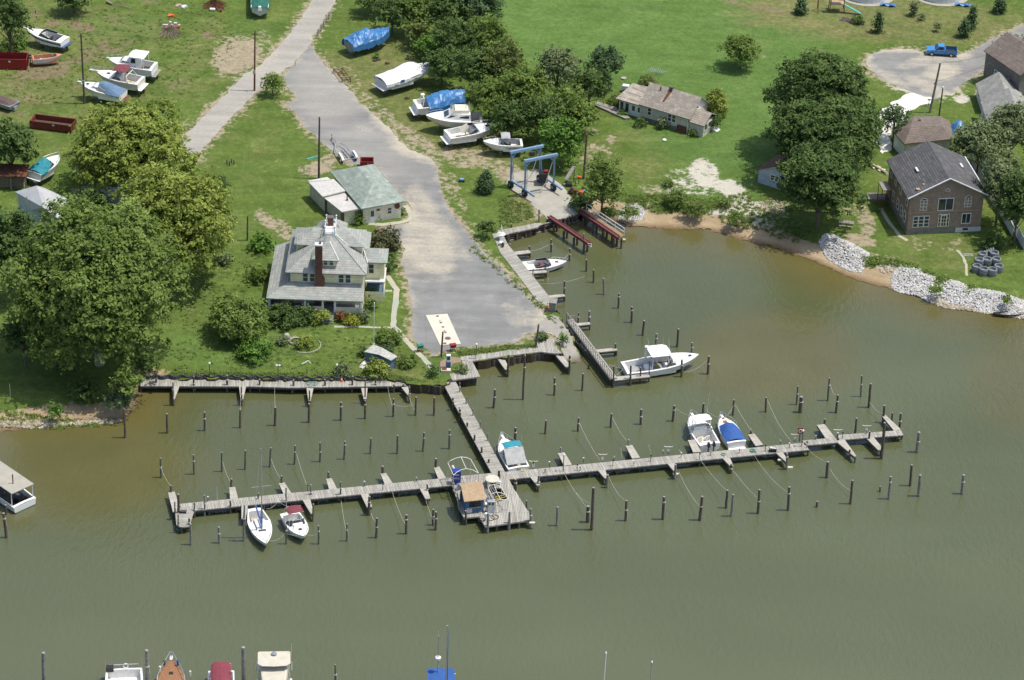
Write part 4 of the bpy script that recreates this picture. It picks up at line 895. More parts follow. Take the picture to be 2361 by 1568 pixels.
 # --- boats stored on the grass, upper left
b=Boat('white and navy open bowrider stored on bare earth at the upper left',('a',615,378),('a',250,268),2.5,.85,1.25,afloat=False,stripe='hull_blue',bottom='gelcoat_dull',cw=(.14,.56),pit='cockpit_dark',name='bowrider')
b.windshield(.62,.5,.3);b.seats([.42,.27],'cockpit_dark');b.rail(.72,.22,4,pulpit=.5);b.platform(.5,'hull_blue');b.drive();b.hatch(.8,.4,'deck_white');b.bench(.15,'cockpit_dark');b.blocks('navy striped bowrider')
b=Boat('small empty white skiff with a faded orange gunwale beside the red dumpster',('a',305,545),('a',590,512),1.7,.55,.8,afloat=False,zk=.15,cw=(.05,.8),pit='cockpit_tan',hull='gelcoat_dull',deck='orange_fade' if 'orange_fade' in M else mat('orange_fade',(.55,.22,.12),(.42,.2,.12),3,.7).name,name='skiff',floor=.25)
b.drive(1,out=True);MB().box(b.X(.55),b.X(.62),-.6,.6,b.fz,b.fz+.35).build('thwart','gelcoat_dull',b.o);MB().box(b.X(.25),b.X(.32),-.65,.65,b.fz,b.fz+.35).build('thwart','gelcoat_dull',b.o)
MB().add([(b.X(.68),-.3,b.sh(.7)),(b.X(.68),.3,b.sh(.7)),(b.X(.62),0,b.sh(.7)+.5)],[(0,1,2)]).build('windshield','clear_vinyl',b.o,solid=.02)
b=Boat('white cabin cruiser with a square hardtop, rearmost of the three parked side by side',('a',1460,628),('a',1018,548),3.0,1.15,1.55,afloat=False,cw=(.06,.34),bottom='antifoul_blue',name='cabin_cruiser',pit='cockpit_tan')
b.cabin(.34,.78,.62,.74,rf=.9);b.cabin(.34,.50,1.35,.74,rf=.35,inset=.15,z=b.sh(.4)+.1,win=(.35,.9),name='wheelhouse');b.hardtop(.16,.52,b.fs+1.72,.84,base=b.fs);b.rail(.55,.4,5,pulpit=.2);b.platform(.6,'wood_grey');b.drive();b.antenna(.45,.5,b.fs+1.7,1.0);b.blocks('white hardtop cruiser')
b=Boat('cream express cruiser with a maroon canvas top, middle of the three parked side by side',('a',1335,762),('a',905,668),2.9,1.1,1.5,afloat=False,cw=(.06,.46),hull='gelcoat_cream',deck='gelcoat',pit='cockpit_tan',stripe='gelcoat_dull',name='express_cruiser')
b.windshield(.6,.55,.22);b.bimini(.26,.56,b.fs+1.75,'canvas_maroon',.85);b.rail(.55,.45,6,pulpit=1.0);b.hatch(.72);b.platform(.55);b.drive();b.seats([.4],'gelcoat_cream');b.bench(.08,'gelcoat_cream');b.blocks('cream express cruiser')
MB().path([(b.X(.2),-b.hw(.2),b.fs),(b.X(.26),-b.hw(.2)*.8,b.fs+.9),(b.X(.26),b.hw(.2)*.8,b.fs+.9),(b.X(.2),b.hw(.2),b.fs)],.07,5).build('radar_arch','gelcoat_cream',b.o)
b=Boat('white cuddy boat under a slate blue canvas behind the utility pole',('a',1165,880),('a',755,775),2.6,.95,1.4,afloat=False,cw=(.08,.5),hull='gelcoat',bottom='gelcoat_dull',stripe='gelcoat_cream',name='cuddy_boat')
b.cabin(.5,.74,.4,.7,rf=.7);b.windshield(.58,.6,.24,glass='clear_vinyl');b.cover([(.0,.15,.95),(.06,.35,1),(.28,.95,.95),(.42,1.15,.8),(.52,1.0,.75)],'canvas_slate',.2,'canvas_enclosure');b.rail(.6,.45,5,pulpit=.4);b.hatch(.82,.45);b.platform(.5,'rust');b.drive();b.blocks('slate canvas cuddy boat')
b=Boat('white boat with a teal canvas half hidden under the yellowing tree',('e',320,120),('e',560,-50),2.5,1.0,1.4,afloat=False,cw=(.06,.5),stripe='gelcoat_dull',name='cuddy_boat')
b.windshield(.6,.5,.2);b.cover([(.02,.3,1),(.3,.9,.9),(.48,1.0,.8)],'canvas_teal',.15,'canvas_enclosure');b.rail(.55,.4,5);b.platform(.4);b.blocks('teal canvas boat')
b=Boat('small white boat glimpsed through the yellowing tree crown',('e',700,60),('e',1010,20),2.2,.9,1.2,afloat=False,cw=(.1,.5),name='open_boat');b.windshield(.6,.4,.2);b.blocks('small boat under the tree')
b=Boat('boat under a dark green tarp with a pale engine cover at the top edge',('b',92,70),('b',110,-330),2.6,.9,1.3,afloat=False,hull='gelcoat_dull',cw=(.1,.5),name='covered_boat')
b.cover([(-.02,.12,1),(.3,.5,1),(.6,.5,1),(.95,.1,.9)],'tarp_green',.75);b.o['label']='boat under a dark green tarp at the top edge above the lane'
MB().frus((-.7,-.05,-.3,.3),b.fs-.3,(-.6,-.15,-.2,.2),b.fs+.35).build('engine_cover','shrinkwrap',b.o,bev=.06);b.blocks('green tarped boat')
# --- boats along the right side of the lot
b=Boat('boat wrapped in a wrinkled bright blue tarp on the grass below the woods',('b',935,400),('b',1310,270),2.9,1.1,1.6,afloat=False,hull='hull_grey',cw=(.1,.5),name='covered_boat')
b.cover([(-.03,.35,1.0),(.12,.6,1.05),(.25,1.15,1.0),(.48,1.2,.95),(.55,.85,1),(.72,.25,1.02),(.9,.3,1.1),(1.0,.35,2)],'tarp_blue',1.05,jit=.16);b.blocks('blue tarped boat below the woods')
b=Boat('large boat shrink wrapped in white plastic on the grass',('b',1235,758),('b',1738,590),3.2,1.25,1.75,afloat=False,hull='gelcoat_dull',bottom='antifoul_red',cw=(.1,.5),name='covered_boat')
b.cover([(-.01,.35,1),(.1,.55,1),(.35,.95,1),(.5,1.35,.9),(.62,1.2,.9),(.72,.45,1.0),(.8,.12,1.02),(.97,.1,1.2)],'shrinkwrap',.55,jit=.07);b.platform(.6,'gelcoat',.75);b.blocks('white shrink wrapped boat')
MB().box(b.X(.24),b.X(.31),-b.hw(.3)*1.09-.01,-b.hw(.3)*1.09+.02,b.sh(.3)-.28,b.sh(.3)+.1).build('blue_patch','canvas_blue',b.o)
b=Boat('white cruiser half covered by a royal blue tarp behind the flybridge cruiser',('b',1560,985),('b',2040,905),3.0,1.15,1.7,afloat=False,cw=(.06,.42),bottom='gelcoat_dull',name='covered_boat')
b.cover([(.22,.35,1.1),(.34,1.0,1.05),(.5,1.25,1.0),(.75,1.15,1.0),(.98,.95,3)],'tarp_blue',1.25,jit=.14);b.platform(.6);b.drive();b.bench(.1)
mb=MB().lathe([(.0,0),(.3,.02),(.32,.18),(.2,.26),(0,.28)],(b.X(.15),.2,b.fs+1.25));mb.build('radar_dome','gelcoat',b.o);MB().path([(b.X(.12),-.9,b.fs),(b.X(.15),-.8,b.fs+1.2),(b.X(.15),.8,b.fs+1.2),(b.X(.12),.9,b.fs)],.08,5).build('radar_arch','gelcoat',b.o);b.blocks('half tarped cruiser')
b=Boat('cream flybridge cruiser with a long side window facing the lot',('b',2190,1105),('b',1658,1085),3.4,1.25,1.6,afloat=False,cw=(.04,.2),hull='gelcoat_cream',deck='gelcoat',bottom='gelcoat_dull',name='flybridge_cruiser')
b.cabin(.2,.74,.95,.80,rf=1.6,win=(.35,.75),mat_='gelcoat');b.cabin(.24,.56,.55,.62,rf=.5,rb=-.1,z=b.sh(.4)+.92,win=False,name='flybridge',mat_='gelcoat_cream')
MB().box(b.X(.30),b.X(.50),-.95,.95,b.sh(.4)+1.44,b.sh(.4)+1.5).build('flybridge_seat','cockpit_dark',b.o);MB().path([(b.X(.24),-1,b.sh(.4)+1.5),(b.X(.22),-1,b.sh(.4)+1.95),(b.X(.22),1,b.sh(.4)+1.95),(b.X(.24),1,b.sh(.4)+1.5)],.04,5).build('flybridge_rail','steel',b.o)
MB().grid([[(b.X(.56),-.9,b.sh(.5)+1.4),(b.X(.56),.9,b.sh(.5)+1.4)],[(b.X(.53),-.85,b.sh(.5)+1.85),(b.X(.53),.85,b.sh(.5)+1.85)]]).build('windshield','clear_vinyl',b.o,solid=.02);b.rail(.62,.35,4);b.platform(.6,'gelcoat_dull');b.blocks('flybridge cruiser')
b=Boat('white open cruiser with raised canvas and junk in its cockpit, right of the flybridge cruiser',('b',1862,1268),('b',2335,1168),2.9,1.0,1.5,afloat=False,cw=(.05,.52),pit='cockpit_tan',stripe='gelcoat_cream',name='express_cruiser')
b.windshield(.6,.5,.2);b.rail(.5,.5,6,pulpit=.3);b.platform(.6);b.drive();b.bench(.07);b.seats([.42],'gelcoat_cream');b.hatch(.8);b.blocks('open cruiser with junk')
MB().slab([(b.X(.26),-.9,b.fs+.2),(b.X(.4),-.6,b.fs+1.0),(b.X(.42),.7,b.fs+1.0),(b.X(.28),.9,b.fs+.3)],.05).build('folded_canvas','canvas_cream',b.o);MB().frus((b.X(.3),b.X(.4),-1,-.4),b.fz,(b.X(.33),b.X(.38),-.9,-.5),b.fz+.7).build('blue_bag','tarp_blue',b.o)
b=Boat('small white cuddy boat with a grey bimini next to the dark trees',('c',212,1345),('b',2200,1330),2.3,.85,1.15,afloat=False,cw=(.06,.5),name='cuddy_boat',pit='cockpit_dark')
b.windshield(.58,.45,.2);b.bimini(.32,.55,b.fs+1.4,'canvas_grey',.9,.18);b.rail(.6,.35,5);b.drive();b.cabin(.5,.72,.3,.6,rf=.5,win=False);b.seats([.35],'cockpit_dark');b.blocks('cuddy boat by the trees')
cu=bpy.data.curves.new('lettering','FONT');cu.body='Legendary';cu.size=.42;cu.extrude=.005;cu.materials.append(M['black_plastic']);to=bpy.data.objects.new('lettering',cu);COL.objects.link(to);to.parent=b.o
to.location=(b.X(.42),b.hw(.3)*.985+.02,b.fs-.42);to.rotation_euler=(rad(90),0,rad(180))
# --- afloat
b=Boat('white speedboat with a red cockpit tied at the basin quay',('g',222,1000),('g',634,953),2.5,.75,.95,cw=(.1,.55),pit='cockpit_red',sharp=2.0,stripe='gelcoat_dull',bottom='antifoul_red',name='speedboat')
b.windshield(.62,.42,.3);b.rail(.62,.35,5);b.seats([.42],'cockpit_red');b.bench(.12,'deck_white',.9);b.hatch(.76,.4,'cockpit_red');b.platform(.45,z=.05)
b=Boat('long white open workboat with a white canopy, alone at the end of the railed walkway',('k',1170,405),('k',1878,275),3.6,.95,1.75,cw=(.04,.66),pit='cockpit_grey',sharp=2.6,name='workboat',bottom='antifoul_red',tr=.86,gun=.28,floor=.5)
b.hardtop(.32,.60,b.fs+2.0,.80,base=b.fs);b.cabin(.62,.82,.3,.55,rf=.4,win=False,name='trunk_cabin');b.windshield(.62,.75,.08,.7,.2);b.hatch(.88,.4);MB().box(b.X(.28),b.X(.36),-.6,.6,b.fz,b.fz+.55).build('engine_box','deck_white',b.o,bev=.04)
MB().box(b.X(.52),b.X(.6),-.9,-.3,b.fz,b.fz+1.0).build('helm_console','gelcoat',b.o);MB().lathe([(0,0),(.28,.02),(.3,.16),(0,.24)],(b.X(.33),b.hw(.3)*.6,b.fs+2.0)).build('radar_dome','gelcoat',b.o)
MB().tube((b.X(.33),b.hw(.3)*.8,b.fs),(b.X(.33),b.hw(.3)*.8,b.fs+1.95),.16).build('exhaust_stack','gelcoat',b.o);b.antenna(.5,-.8,b.fs+2,2.4);b.antenna(.62,.3,b.fs+1,2.4);b.antenna(.36,.9,b.fs+2,1.4)
MB().lathe([(0,0),(.16,0),(.18,.35),(0,.36)],(b.X(.45),.4,b.fz)).build('yellow_bucket',mat('yellow_plastic',(.6,.45,.03),(.5,.35,.02),3,.5),b.o);MB().ring((b.X(.2),-.3,b.fz+.05),.28,.05).build('coiled_hose','black_plastic',b.o)
b=Boat('white cruiser with a teal bimini docked stern first by the straight walkway',('k',178,1350),('k',28,1062),2.9,1.0,1.5,cw=(.05,.46),sharp=2.5,name='express_cruiser',stripe='hull_grey',pit='cockpit_tan')
b.windshield(.6,.5,.2,glass='clear_vinyl');b.bimini(.36,.56,b.fs+1.75,'canvas_teal',.88,.1);b.rail(.5,.5,7,pulpit=.5);b.bench(.05);b.antenna(.45,-1.1,b.fs,3.0);b.seats([.38],'gelcoat_cream');b.platform(.45,z=.3)
MB().grid([[(b.X(.36),-b.hw(.36)*.85,b.fs+1.5),(b.X(.36),b.hw(.36)*.85,b.fs+1.5)],[(b.X(.12),-b.hw(.12)*.9,b.fs+.1),(b.X(.12),b.hw(.12)*.9,b.fs+.1)]]).build('clear_curtain','clear_vinyl',b.o,solid=.02)
for i,wd in enumerate(('Bay','Walker')):
 cu=bpy.data.curves.new('lettering','FONT');cu.body=wd;cu.size=.42;cu.align_x='CENTER';cu.extrude=.005;cu.materials.append(M['teal_paint']);to=bpy.data.objects.new('lettering',cu);COL.objects.link(to);to.parent=b.o
 to.location=(-.02,0,b.fs-.30-.36*i);to.rotation_euler=(rad(90),0,rad(-90))
b=Boat('white hardtop fishing boat with twin black outboards by the right pier arm',('k',1985,1128),('k',1812,842),2.9,1.0,1.5,cw=(.07,.5),sharp=2.6,name='fishing_boat',pit='gelcoat_cream')
b.cabin(.5,.72,.35,.6,rf=.6,win=False);b.hardtop(.40,.64,b.fs+1.9,.80);b.windshield(.58,.7,.15,glass='clear_vinyl');b.rail(.5,.5,7,pulpit=.2);b.drive(2,out=True);b.seats([.36],'gelcoat');b.antenna(.6,-.9,b.fs+1.9,3.2);MB().box(b.X(.16),b.X(.24),-.5,.5,b.fz,b.fz+.5).build('cooler','gelcoat',b.o,bev=.03)
b=Boat('white boat with a royal blue cockpit cover beside the twin outboard boat',('k',2238,1108),('k',2095,862),2.6,.95,1.35,cw=(.06,.5),sharp=2.4,name='cuddy_boat',stripe='gelcoat_dull')
b.cover([(.06,.25,.92),(.3,.55,.92),(.5,.75,.88),(.62,.55,.8),(.66,.3,.78)],'canvas_blue',.02,'cockpit_cover',jit=.03);b.rail(.55,.5,6,pulpit=.3);b.platform(.5,z=.1);b.hatch(.78,.5,'teak');b.hatch(.9,.25,'teak')
b=Boat('white sloop with a bare mast and blue boom cover at the left pier arm',('n',32,398),('n',112,640),2.7,.95,1.2,cw=(.08,.36),sharp=1.9,name='sailboat',tr=.62,cat='sailboat',pit='cockpit_tan')
b.cabin(.36,.68,.35,.55,rf=.5,win=(.4,.8));mz=height_to(b.o.location.copy()+Vector((0,0,0)),t('m',1808,4)[1]);b.hatch(.78,.4,'deck_white')
mx=b.X(.62);base=b.o.location+Vector((math.cos(b.o.rotation_euler.z)*mx,math.sin(b.o.rotation_euler.z)*mx,0));mh=height_to(base,t('j',143,1180)[1])
MB().path([(mx,0,.9),(mx,0,mh)],.07,6).build('mast','steel',b.o);MB().path([(mx,-1.15,mh*.58),(mx,1.15,mh*.58)],.035,5).build('spreader','steel',b.o)
MB().path([(mx,0,1.75),(b.X(.1),0,1.85)],.10,6).build('boom','canvas_blue',b.o,);MB().path([(mx-.05,0,1.2),(mx-.05,.02,4.2)],.12,6).build('sail_cover','canvas_blue',b.o)
mb=MB()
for e in((b.L-.1,0,1.2),(.1,0,1.0)):mb.path([(mx,0,mh-.1),e],.012,4)
for sg in(-1,1):mb.path([(mx,0,mh-.2),(mx,sg*1.15,mh*.58),(mx-.1,sg*1.25,1.0)],.012,4)
mb.build('rigging','steel',b.o);b.rail(.75,.5,4);mb=MB().path([(.1,-.85,1),(.05,-.85,1.6),(.05,.85,1.6),(.1,.85,1)],.025,5);mb.build('stern_rail','steel',b.o)
b=Boat('white walkaround boat with a maroon bimini next to the sloop',('n',268,425),('n',372,588),2.5,.85,1.25,cw=(.1,.48),sharp=2.4,name='walkaround_boat',pit='deck_white')
b.windshield(.55,.5,.16);b.bimini(.2,.46,b.fs+1.8,'canvas_maroon',.85);b.drive(1,'gelcoat',out=True);b.hatch(.72,.4);b.rail(.55,.4,5);b.cabin(.5,.7,.3,.6,rf=.5,win=False);b.antenna(.3,-.8,b.fs,3.2);b.seats([.33],'cockpit_tan')
b=Boat('old workboat with a wide plywood roof at the left edge',('m',170,360),('m',-150,110),3.4,.95,1.6,cw=(.04,.6),name='workboat',pit='cockpit_dark',bottom='teal_paint',stripe=None,tr=.95,floor=.5)
rz=b.fs+1.75;MB().prism([(.25,-1.6),(9.5,-1.6),(9.5,1.6),(.25,1.6)],rz,rz+.1).build('plywood_roof','concrete',b.o);mb=MB()
for x in(.5,3.,5.8):
 for sg in(-1,1):mb.path([(x,sg*1.5,b.fs),(x,sg*1.5,rz)],.06,5)
mb.build('roof_post','white_paint',b.o);MB().tube((1.9,0.2,rz+.1),(1.9,.2,rz+1.4),.07).build('stove_pipe','rust',b.o);MB().box(.9,1.8,-.9,.2,b.fz,b.fz+.7).build('engine_box','black_plastic',b.o)
MB().box(1.8,3.4,.2,1.1,b.fz,b.fz+.5).build('crate','wood_dark',b.o);MB().box(.1,.5,-.5,.9,b.fz,b.fz+.55).build('motor_cover','hull_grey',b.o)
# --- boats at the bottom edge
b=Boat('white sportfishing boat seen stern on at the bottom edge',('m',845,1490),('m',850,1990),4.2,1.1,1.9,cw=(.02,.4),name='sportfisher',pit='deck_white',gun=.22,group=None)
MB().box(.05,.6,-1.9,-1.1,b.fs,b.fs+.65).build('dock_box','black_plastic',b.o,bev=.04);MB().path([(0,-1.6,b.fs+.55),(0,1.6,b.fs+.55)],.05,5).build('transom_rail','steel',b.o);MB().ring((.0,.2,b.fs+.35),.25,.06,nrm=(1,0,.3)).build('life_ring','white_paint',b.o)
for y in(-1.9,1.9):MB().path([(.6,y,b.fs),(.2,y*1.03,b.fs+1.4)],.03,4).build('fishing_rod','wood_tan',b.o)
b.cabin(.42,.8,1.2,.75);b.bench(.1,'white_paint',.5);MB().box(b.X(.2),b.X(.26),1.2,1.8,b.fz,b.fz+.9).build('bait_station','gelcoat',b.o)
b=Boat('classic cruiser with a varnished wooden foredeck pointing up from the bottom edge',('m',1160,2100),('m',1168,1418),3.9,1.4,1.9,cw=(.05,.2),deck='teak',sharp=3.0,name='wooden_cruiser')
b.cabin(.2,.74,.8,.72,rf=.3);b.rail(.72,.65,5,pulpit=.3,r=.035);b.hatch(.84,.45,'black_plastic')
for sg,m_ in((-1,'canvas_blue'),(1,'cockpit_dark')):MB().lathe([(0,0),(.14,.05),(.15,.6),(0,.68)],(b.X(.92),sg*.75,b.sh(.9)+.15)).build('fender',m_,b.o)
for sg,x in((-1,.80),(1,.86)):MB().lathe([(0,0),(.1,.05),(.12,.7),(0,.8)],(b.X(x),sg*(1.2 if sg>0 else 2.05),b.sh(.8)+.1)).build('fender','fender',b.o)
b=Boat('boat with a dark red canvas top cut by the bottom edge',('m',1508,1505),('m',1500,1900),3.0,1.0,1.5,cw=(.02,.5),name='covered_boat');
bt=b.bimini(.03,.4,b.fs+1.55,'canvas_red',.82,.22,th=.06)
b=Boat('white motor yacht with a cream canvas flybridge at the bottom edge',('m',1870,1560),('m',1870,2000),4.1,1.2,2.0,cw=(.02,.2),name='flybridge_cruiser',hull='gelcoat_cream',deck='gelcoat')
b.cabin(-.04,.7,1.3,.9,rf=.8,mat_='gelcoat_cream',rb=.0);b.cabin(.02,.42,1.35,.62,rf=.3,z=b.sh(.3)+1.25,mat_='canvas_cream',name='canvas_enclosure',win=(.1,.5),wmat='clear_vinyl',hw0=1.7)
b.hardtop(-.02,.2,b.fs+3.5,hw=1.75,m_='canvas_cream',base=b.fs+1.2);MB().lathe([(0,0),(.3,.05),(.3,.2),(0,.3)],(b.X(.03),0,b.fs+3.5)).build('radar_dome','hull_grey',b.o);b.antenna(.03,1.8,b.fs+2.5,2.2)
mb=MB()
for sg in(-1,1):mb.path([(0,sg*1.9,b.fs+1.2),(0,sg*1.9,b.fs+2.3),(1.6,sg*1.9,b.fs+2.3)],.04,5)
mb.build('bridge_rail','steel',b.o)
b=Boat('blue decked sailing vessel with two masts at the bottom edge',('n',1300,1640),('n',1310,2000),3.4,1.1,1.6,cw=(.05,.3),name='sailboat',cat='sailboat',deck='canvas_blue')
def mast_on(b,x,y,k,px,py,r,col='steel',nm='mast'):
 base=b.o.matrix_basis@Vector((x,y,0));c=math.cos(b.o.rotation_euler.z);s_=math.sin(b.o.rotation_euler.z);base=b.o.location+Vector((c*x-s_*y,s_*x+c*y,0))
 h=min(16,height_to(base,t(k,px,py)[1]));MB().path([(x,y,1),(x,y,h)],r,6).build(nm,col,b.o);return h
h1=mast_on(b,-.3,.35*-1,'n',1290,1270,.07);h2=mast_on(b,1.6,.5,'n',1266,1205,.08);
MB().path([(1.45,.62,1.5),(1.45,.55,h2-.8)],.09,6).build('furled_sail','canvas_blue',b.o);MB().lathe([(0,0),(.3,.02),(.32,.25),(0,.3)],(-.3,-.35,h1*.62)).build('radar_dome','gelcoat',b.o)
MB().path([(-.3,-1.2,h1*.38),(-.3,1.6,h1*.38)],.04,5).build('crossbar','white_paint',b.o);MB().path([(-.3,-.35,h1*.5),(-.3,-.35,h1+.6)],.02,4).build('antenna','white_paint',b.o)
MB().slab([(-.9,-1.5,3.4),(1.2,-1.5,3.3),(1.4,1.5,3.3),(-.9,1.4,3.4)],.08).build('cockpit_awning','canvas_blue',b.o)
for k,px,py,lb in(('o',708,1388,'lone cream mast rising from the bottom edge right of centre'),('o',1018,1450,'thin grey mast rising from the bottom edge, right of the cream mast')):
 bx,by=t(k,px-12,py+330);base=P(bx,by,0.);o=thing('mast',lb,'mast',base);h=height_to(base,t(k,px,py)[1]);MB().path([(0,0,0),(.1,0,h)],.10 if px<800 else .06,6).build('spar','fender' if px<800 else 'steel',o);MB().lathe([(0,0),(.12,.05),(0,.3)],(.1,0,h)).build('masthead','white_paint',o)
 # ============ BUILDINGS
def wall_window(par,o,u,w_,h,bars=1,frame_m='white_paint',glass_m='window_glass',arch=False,name='window',mull=0,sill=True,fw_=.09):
 """window centred on o (bottom middle) in a wall running along u; outward normal = (u.y,-u.x)"""
 u=Vector((u[0],u[1],0)).normalized();n=Vector((u.y,-u.x,0));o=Vector(o)
 def bx(mb,a,b,z0,z1,d0,d1):
  p=[o+u*x+n*d+Vector((0,0,z))for z in(z0,z1)for x,d in((a,d0),(b,d0),(b,d1),(a,d1))]
  mb.add(p,[(0,1,2,3),(7,6,5,4),(4,5,1,0),(5,6,2,1),(6,7,3,2),(7,4,0,3)])
 f=MB();e=w_/2
 bx(f,-e-fw_,-e,-fw_,h+fw_,-.03,.06);bx(f,e,e+fw_,-fw_,h+fw_,-.03,.06);bx(f,-e,e,-fw_,0,-.03,.06);bx(f,-e,e,h,h+fw_,-.03,.06)
 if bars:
  for i in range(bars):z=h*(i+1)/(bars+1);bx(f,-e,e,z-.03,z+.03,.0,.055)
 for i in range(mull):x=-e+w_*(i+1)/(mull+1);bx(f,x-.03,x+.03,0,h,.0,.05)
 W_=f.build(name,frame_m,par);g_=MB();bx(g_,-e,e,0,h,-.03,.025);g_.build('pane',glass_m,W_)
 if arch:
  a=MB();c=[o+u*(math.cos(q)*(e+fw_*.7))+n*.05+Vector((0,0,h+math.sin(q)*e*.8))for q in[math.pi*i/8 for i in range(9)]]
  a.path(c,.05,4);a.build('frame',frame_m,W_);a=MB();a.add(c+[o+n*.045+Vector((0,0,h))],[(i,i+1,9)for i in range(8)]);a.build('pane',glass_m,W_)
 return W_
def door(par,o,u,w_=.9,h=2.0,m_='white_paint',panes=True):
 u=Vector((u[0],u[1],0)).normalized();n=Vector((u.y,-u.x,0));o=Vector(o)
 def bx(a,b,z0,z1,d0,d1,mb=None):
  p=[o+u*x+n*d+Vector((0,0,z))for z in(z0,z1)for x,d in((a,d0),(b,d0),(b,d1),(a,d1))]
  (mb or MB())
  return mb.add(p,[(0,1,2,3),(7,6,5,4),(4,5,1,0),(5,6,2,1),(6,7,3,2),(7,4,0,3)])
 d=bx(-w_/2,w_/2,0,h,-.02,.05,MB()).build('door',m_,par)
 if panes:bx(-w_*.3,w_*.3,h*.45,h*.9,.0,.07,MB()).build('pane','window_glass',d)
 bx(w_*.34,w_*.42,h*.42,h*.5,.03,.11,MB()).build('handle','steel',d);return d
def hiproof(mb,e,z0,tp,z1,th=.14):
 """closed hip roof: eave rectangle e, top rectangle tp (may be a line or a point)"""
 mb.box(e[0],e[1],e[2],e[3],z0-th,z0);mb.frus(e,z0+.001,tp,z1);return mb
def gable_wall(par,x0,x1,y,z0,ze,zr,mat_,name='gable',th=.06):
 mb=MB();xm=(x0+x1)/2;v=[(x0,y,z0),(x1,y,z0),(x1,y,ze),(xm,y,zr),(x0,y,ze)];v2=[(a,b+th,c)for a,b,c in v]
 mb.add(v+v2,[(0,1,2,3,4),(9,8,7,6,5)]+[(i,5+i,5+(i+1)%5,(i+1)%5)for i in range(5)]);return mb.build(name,mat_,par)
def gable_roof(mb,x0,x1,y0,y1,ze,zr,ov=.35,th=.14,axis='y'):
 """ridge along axis"""
 if axis=='y':
  xm=(x0+x1)/2;s=(zr-ze)/(xm-x0);a=x0-ov;b=x1+ov;zz=ze-ov*s
  mb.slab([(a,y0-ov,zz),(xm,y0-ov,zr),(xm,y1+ov,zr),(a,y1+ov,zz)][::-1],th);mb.slab([(xm,y0-ov,zr),(b,y0-ov,zz),(b,y1+ov,zz),(xm,y1+ov,zr)][::-1],th)
 else:
  ym=(y0+y1)/2;s=(zr-ze)/(ym-y0);a=y0-ov;b=y1+ov;zz=ze-ov*s
  mb.slab([(x0-ov,a,zz),(x1+ov,a,zz),(x1+ov,ym,zr),(x0-ov,ym,zr)][::-1],th);mb.slab([(x0-ov,ym,zr),(x1+ov,ym,zr),(x1+ov,b,zz),(x0-ov,b,zz)][::-1],th)
 return mb
 # ---- the yellow house
hb=W('f',384,1392);HS=thing('house','large yellow two storey house with wraparound porch and grey shingle roofs','house',hb,0)
HW,HD=9.5,10.5
MB().box(0,HW,0,HD,0,5.55).build('wall','siding_yellow',HS)
EZ=5.6;rf=MB();hiproof(rf,(-.62,HW+.42,-.62,HD+.5),EZ,(4.15,5.45,4.6,7.6),8.35);roof=rf.build('roof','shingle_house',HS)
mb=MB().path([(4.15,4.6,8.4),(-.6,-.6,EZ+.05)],.05,4).path([(5.45,4.6,8.4),(HW+.4,-.6,EZ+.05)],.05,4);mb.build('hip_ridge','shingle_green',roof)
def dormer(x0,x1,y0,y1,ze,tp,zt,win=None,nm='dormer'):
 d=MB().box(x0,x1,y0,y1,EZ+.1,ze).build(nm,'siding_yellow',roof);r_=MB();hiproof(r_,(x0-.4,x1+.4,y0-.4,y1+.3),ze,tp,zt,.1);r_.build('dormer_roof','shingle_house',roof);return d
fd=dormer(3.1,5.9,.4,4.4,7.2,(4.45,4.95,2.8,4.6),8.5)
dormer(.55,3.6,4.3,8.3,7.25,(2.4,4.4,5.9,6.8),8.3);dormer(5.9,9.0,4.3,8.3,7.25,(5.2,7.2,5.9,6.8),8.3);dormer(3.2,6.4,7.0,9.9,7.3,(4.3,5.3,7.6,8.4),8.9)
for x in(4.55,5.3):wall_window(HS,(x,.4,6.35),(1,0),.45,.72,1,'white_paint')
MB().path([(4.9,2.8,8.52),(6.3,0.0,7.25)],.05,4).path([(5.6,4.8,8.45),(7.2,4.0,7.35)],.05,4).build('white_ridge_cap','white_paint',roof)
ww=MB().box(4.1,5.5,4.5,7.7,8.3,8.72).build('widows_walk','white_paint',HS);mb=MB()
for x,y in((4.15,4.55),(5.45,4.55),(4.15,7.65),(5.45,7.65),(4.15,6.1),(5.45,6.1)):
 mb.box(x-.07,x+.07,y-.07,y+.07,8.7,9.65)
 mb.lathe([(0,0),(.12,.05),(.12,.14),(0,.22)],(x,y,9.65),8)
for z in(8.85,9.5):
 mb.path([(4.15,4.55,z),(5.45,4.55,z),(5.45,7.65,z),(4.15,7.65,z),(4.15,4.55,z)],.045,4)
for i in range(7):mb.box(4.28+i*.16,4.31+i*.16,4.53,4.57,8.8,9.5)
for i in range(16):
 for x in(4.15,5.45):mb.box(x-.015,x+.015,4.7+i*.19,4.73+i*.19,8.8,9.5)
mb.build('railing','white_paint',ww)
MB().box(4.4,5.1,6.6,7.3,8.6,9.9).build('chimney','brick_red',ww);MB().box(4.34,5.16,6.54,7.36,9.8,9.95).build('chimney_cap','iron',ww)
ch=MB().box(3.26,4.18,-.66,.1,0,9.65).box(4.18,4.46,-.6,.05,0,4.6).frus((4.18,4.46,-.6,.05),4.6,(4.18,4.2,-.6,.05),4.95).build('chimney','brick_red',HS)
MB().box(3.2,4.24,-.72,.16,9.6,9.78).build('chimney_cap','pale_paint',ch);MB().tube((3.9,-.28,9.75),(3.9,-.28,10.15),.13).build('flue','rust',ch)
for xs in((1.95,2.85),(6.6,7.5)):
 for x in xs:wall_window(HS,(x,0,4.0),(1,0),.62,1.25,1)
for y in(2.2,5.2,8.4):wall_window(HS,(0,y,4.0),(0,-1),.7,1.2,1)
for y in(1.2,8.4):wall_window(HS,(HW,y,4.0),(0,1),.7,1.2,1)
PZ=2.75;pr_=MB();xL,yF=-2.95,-2.6;xR=HW+.1
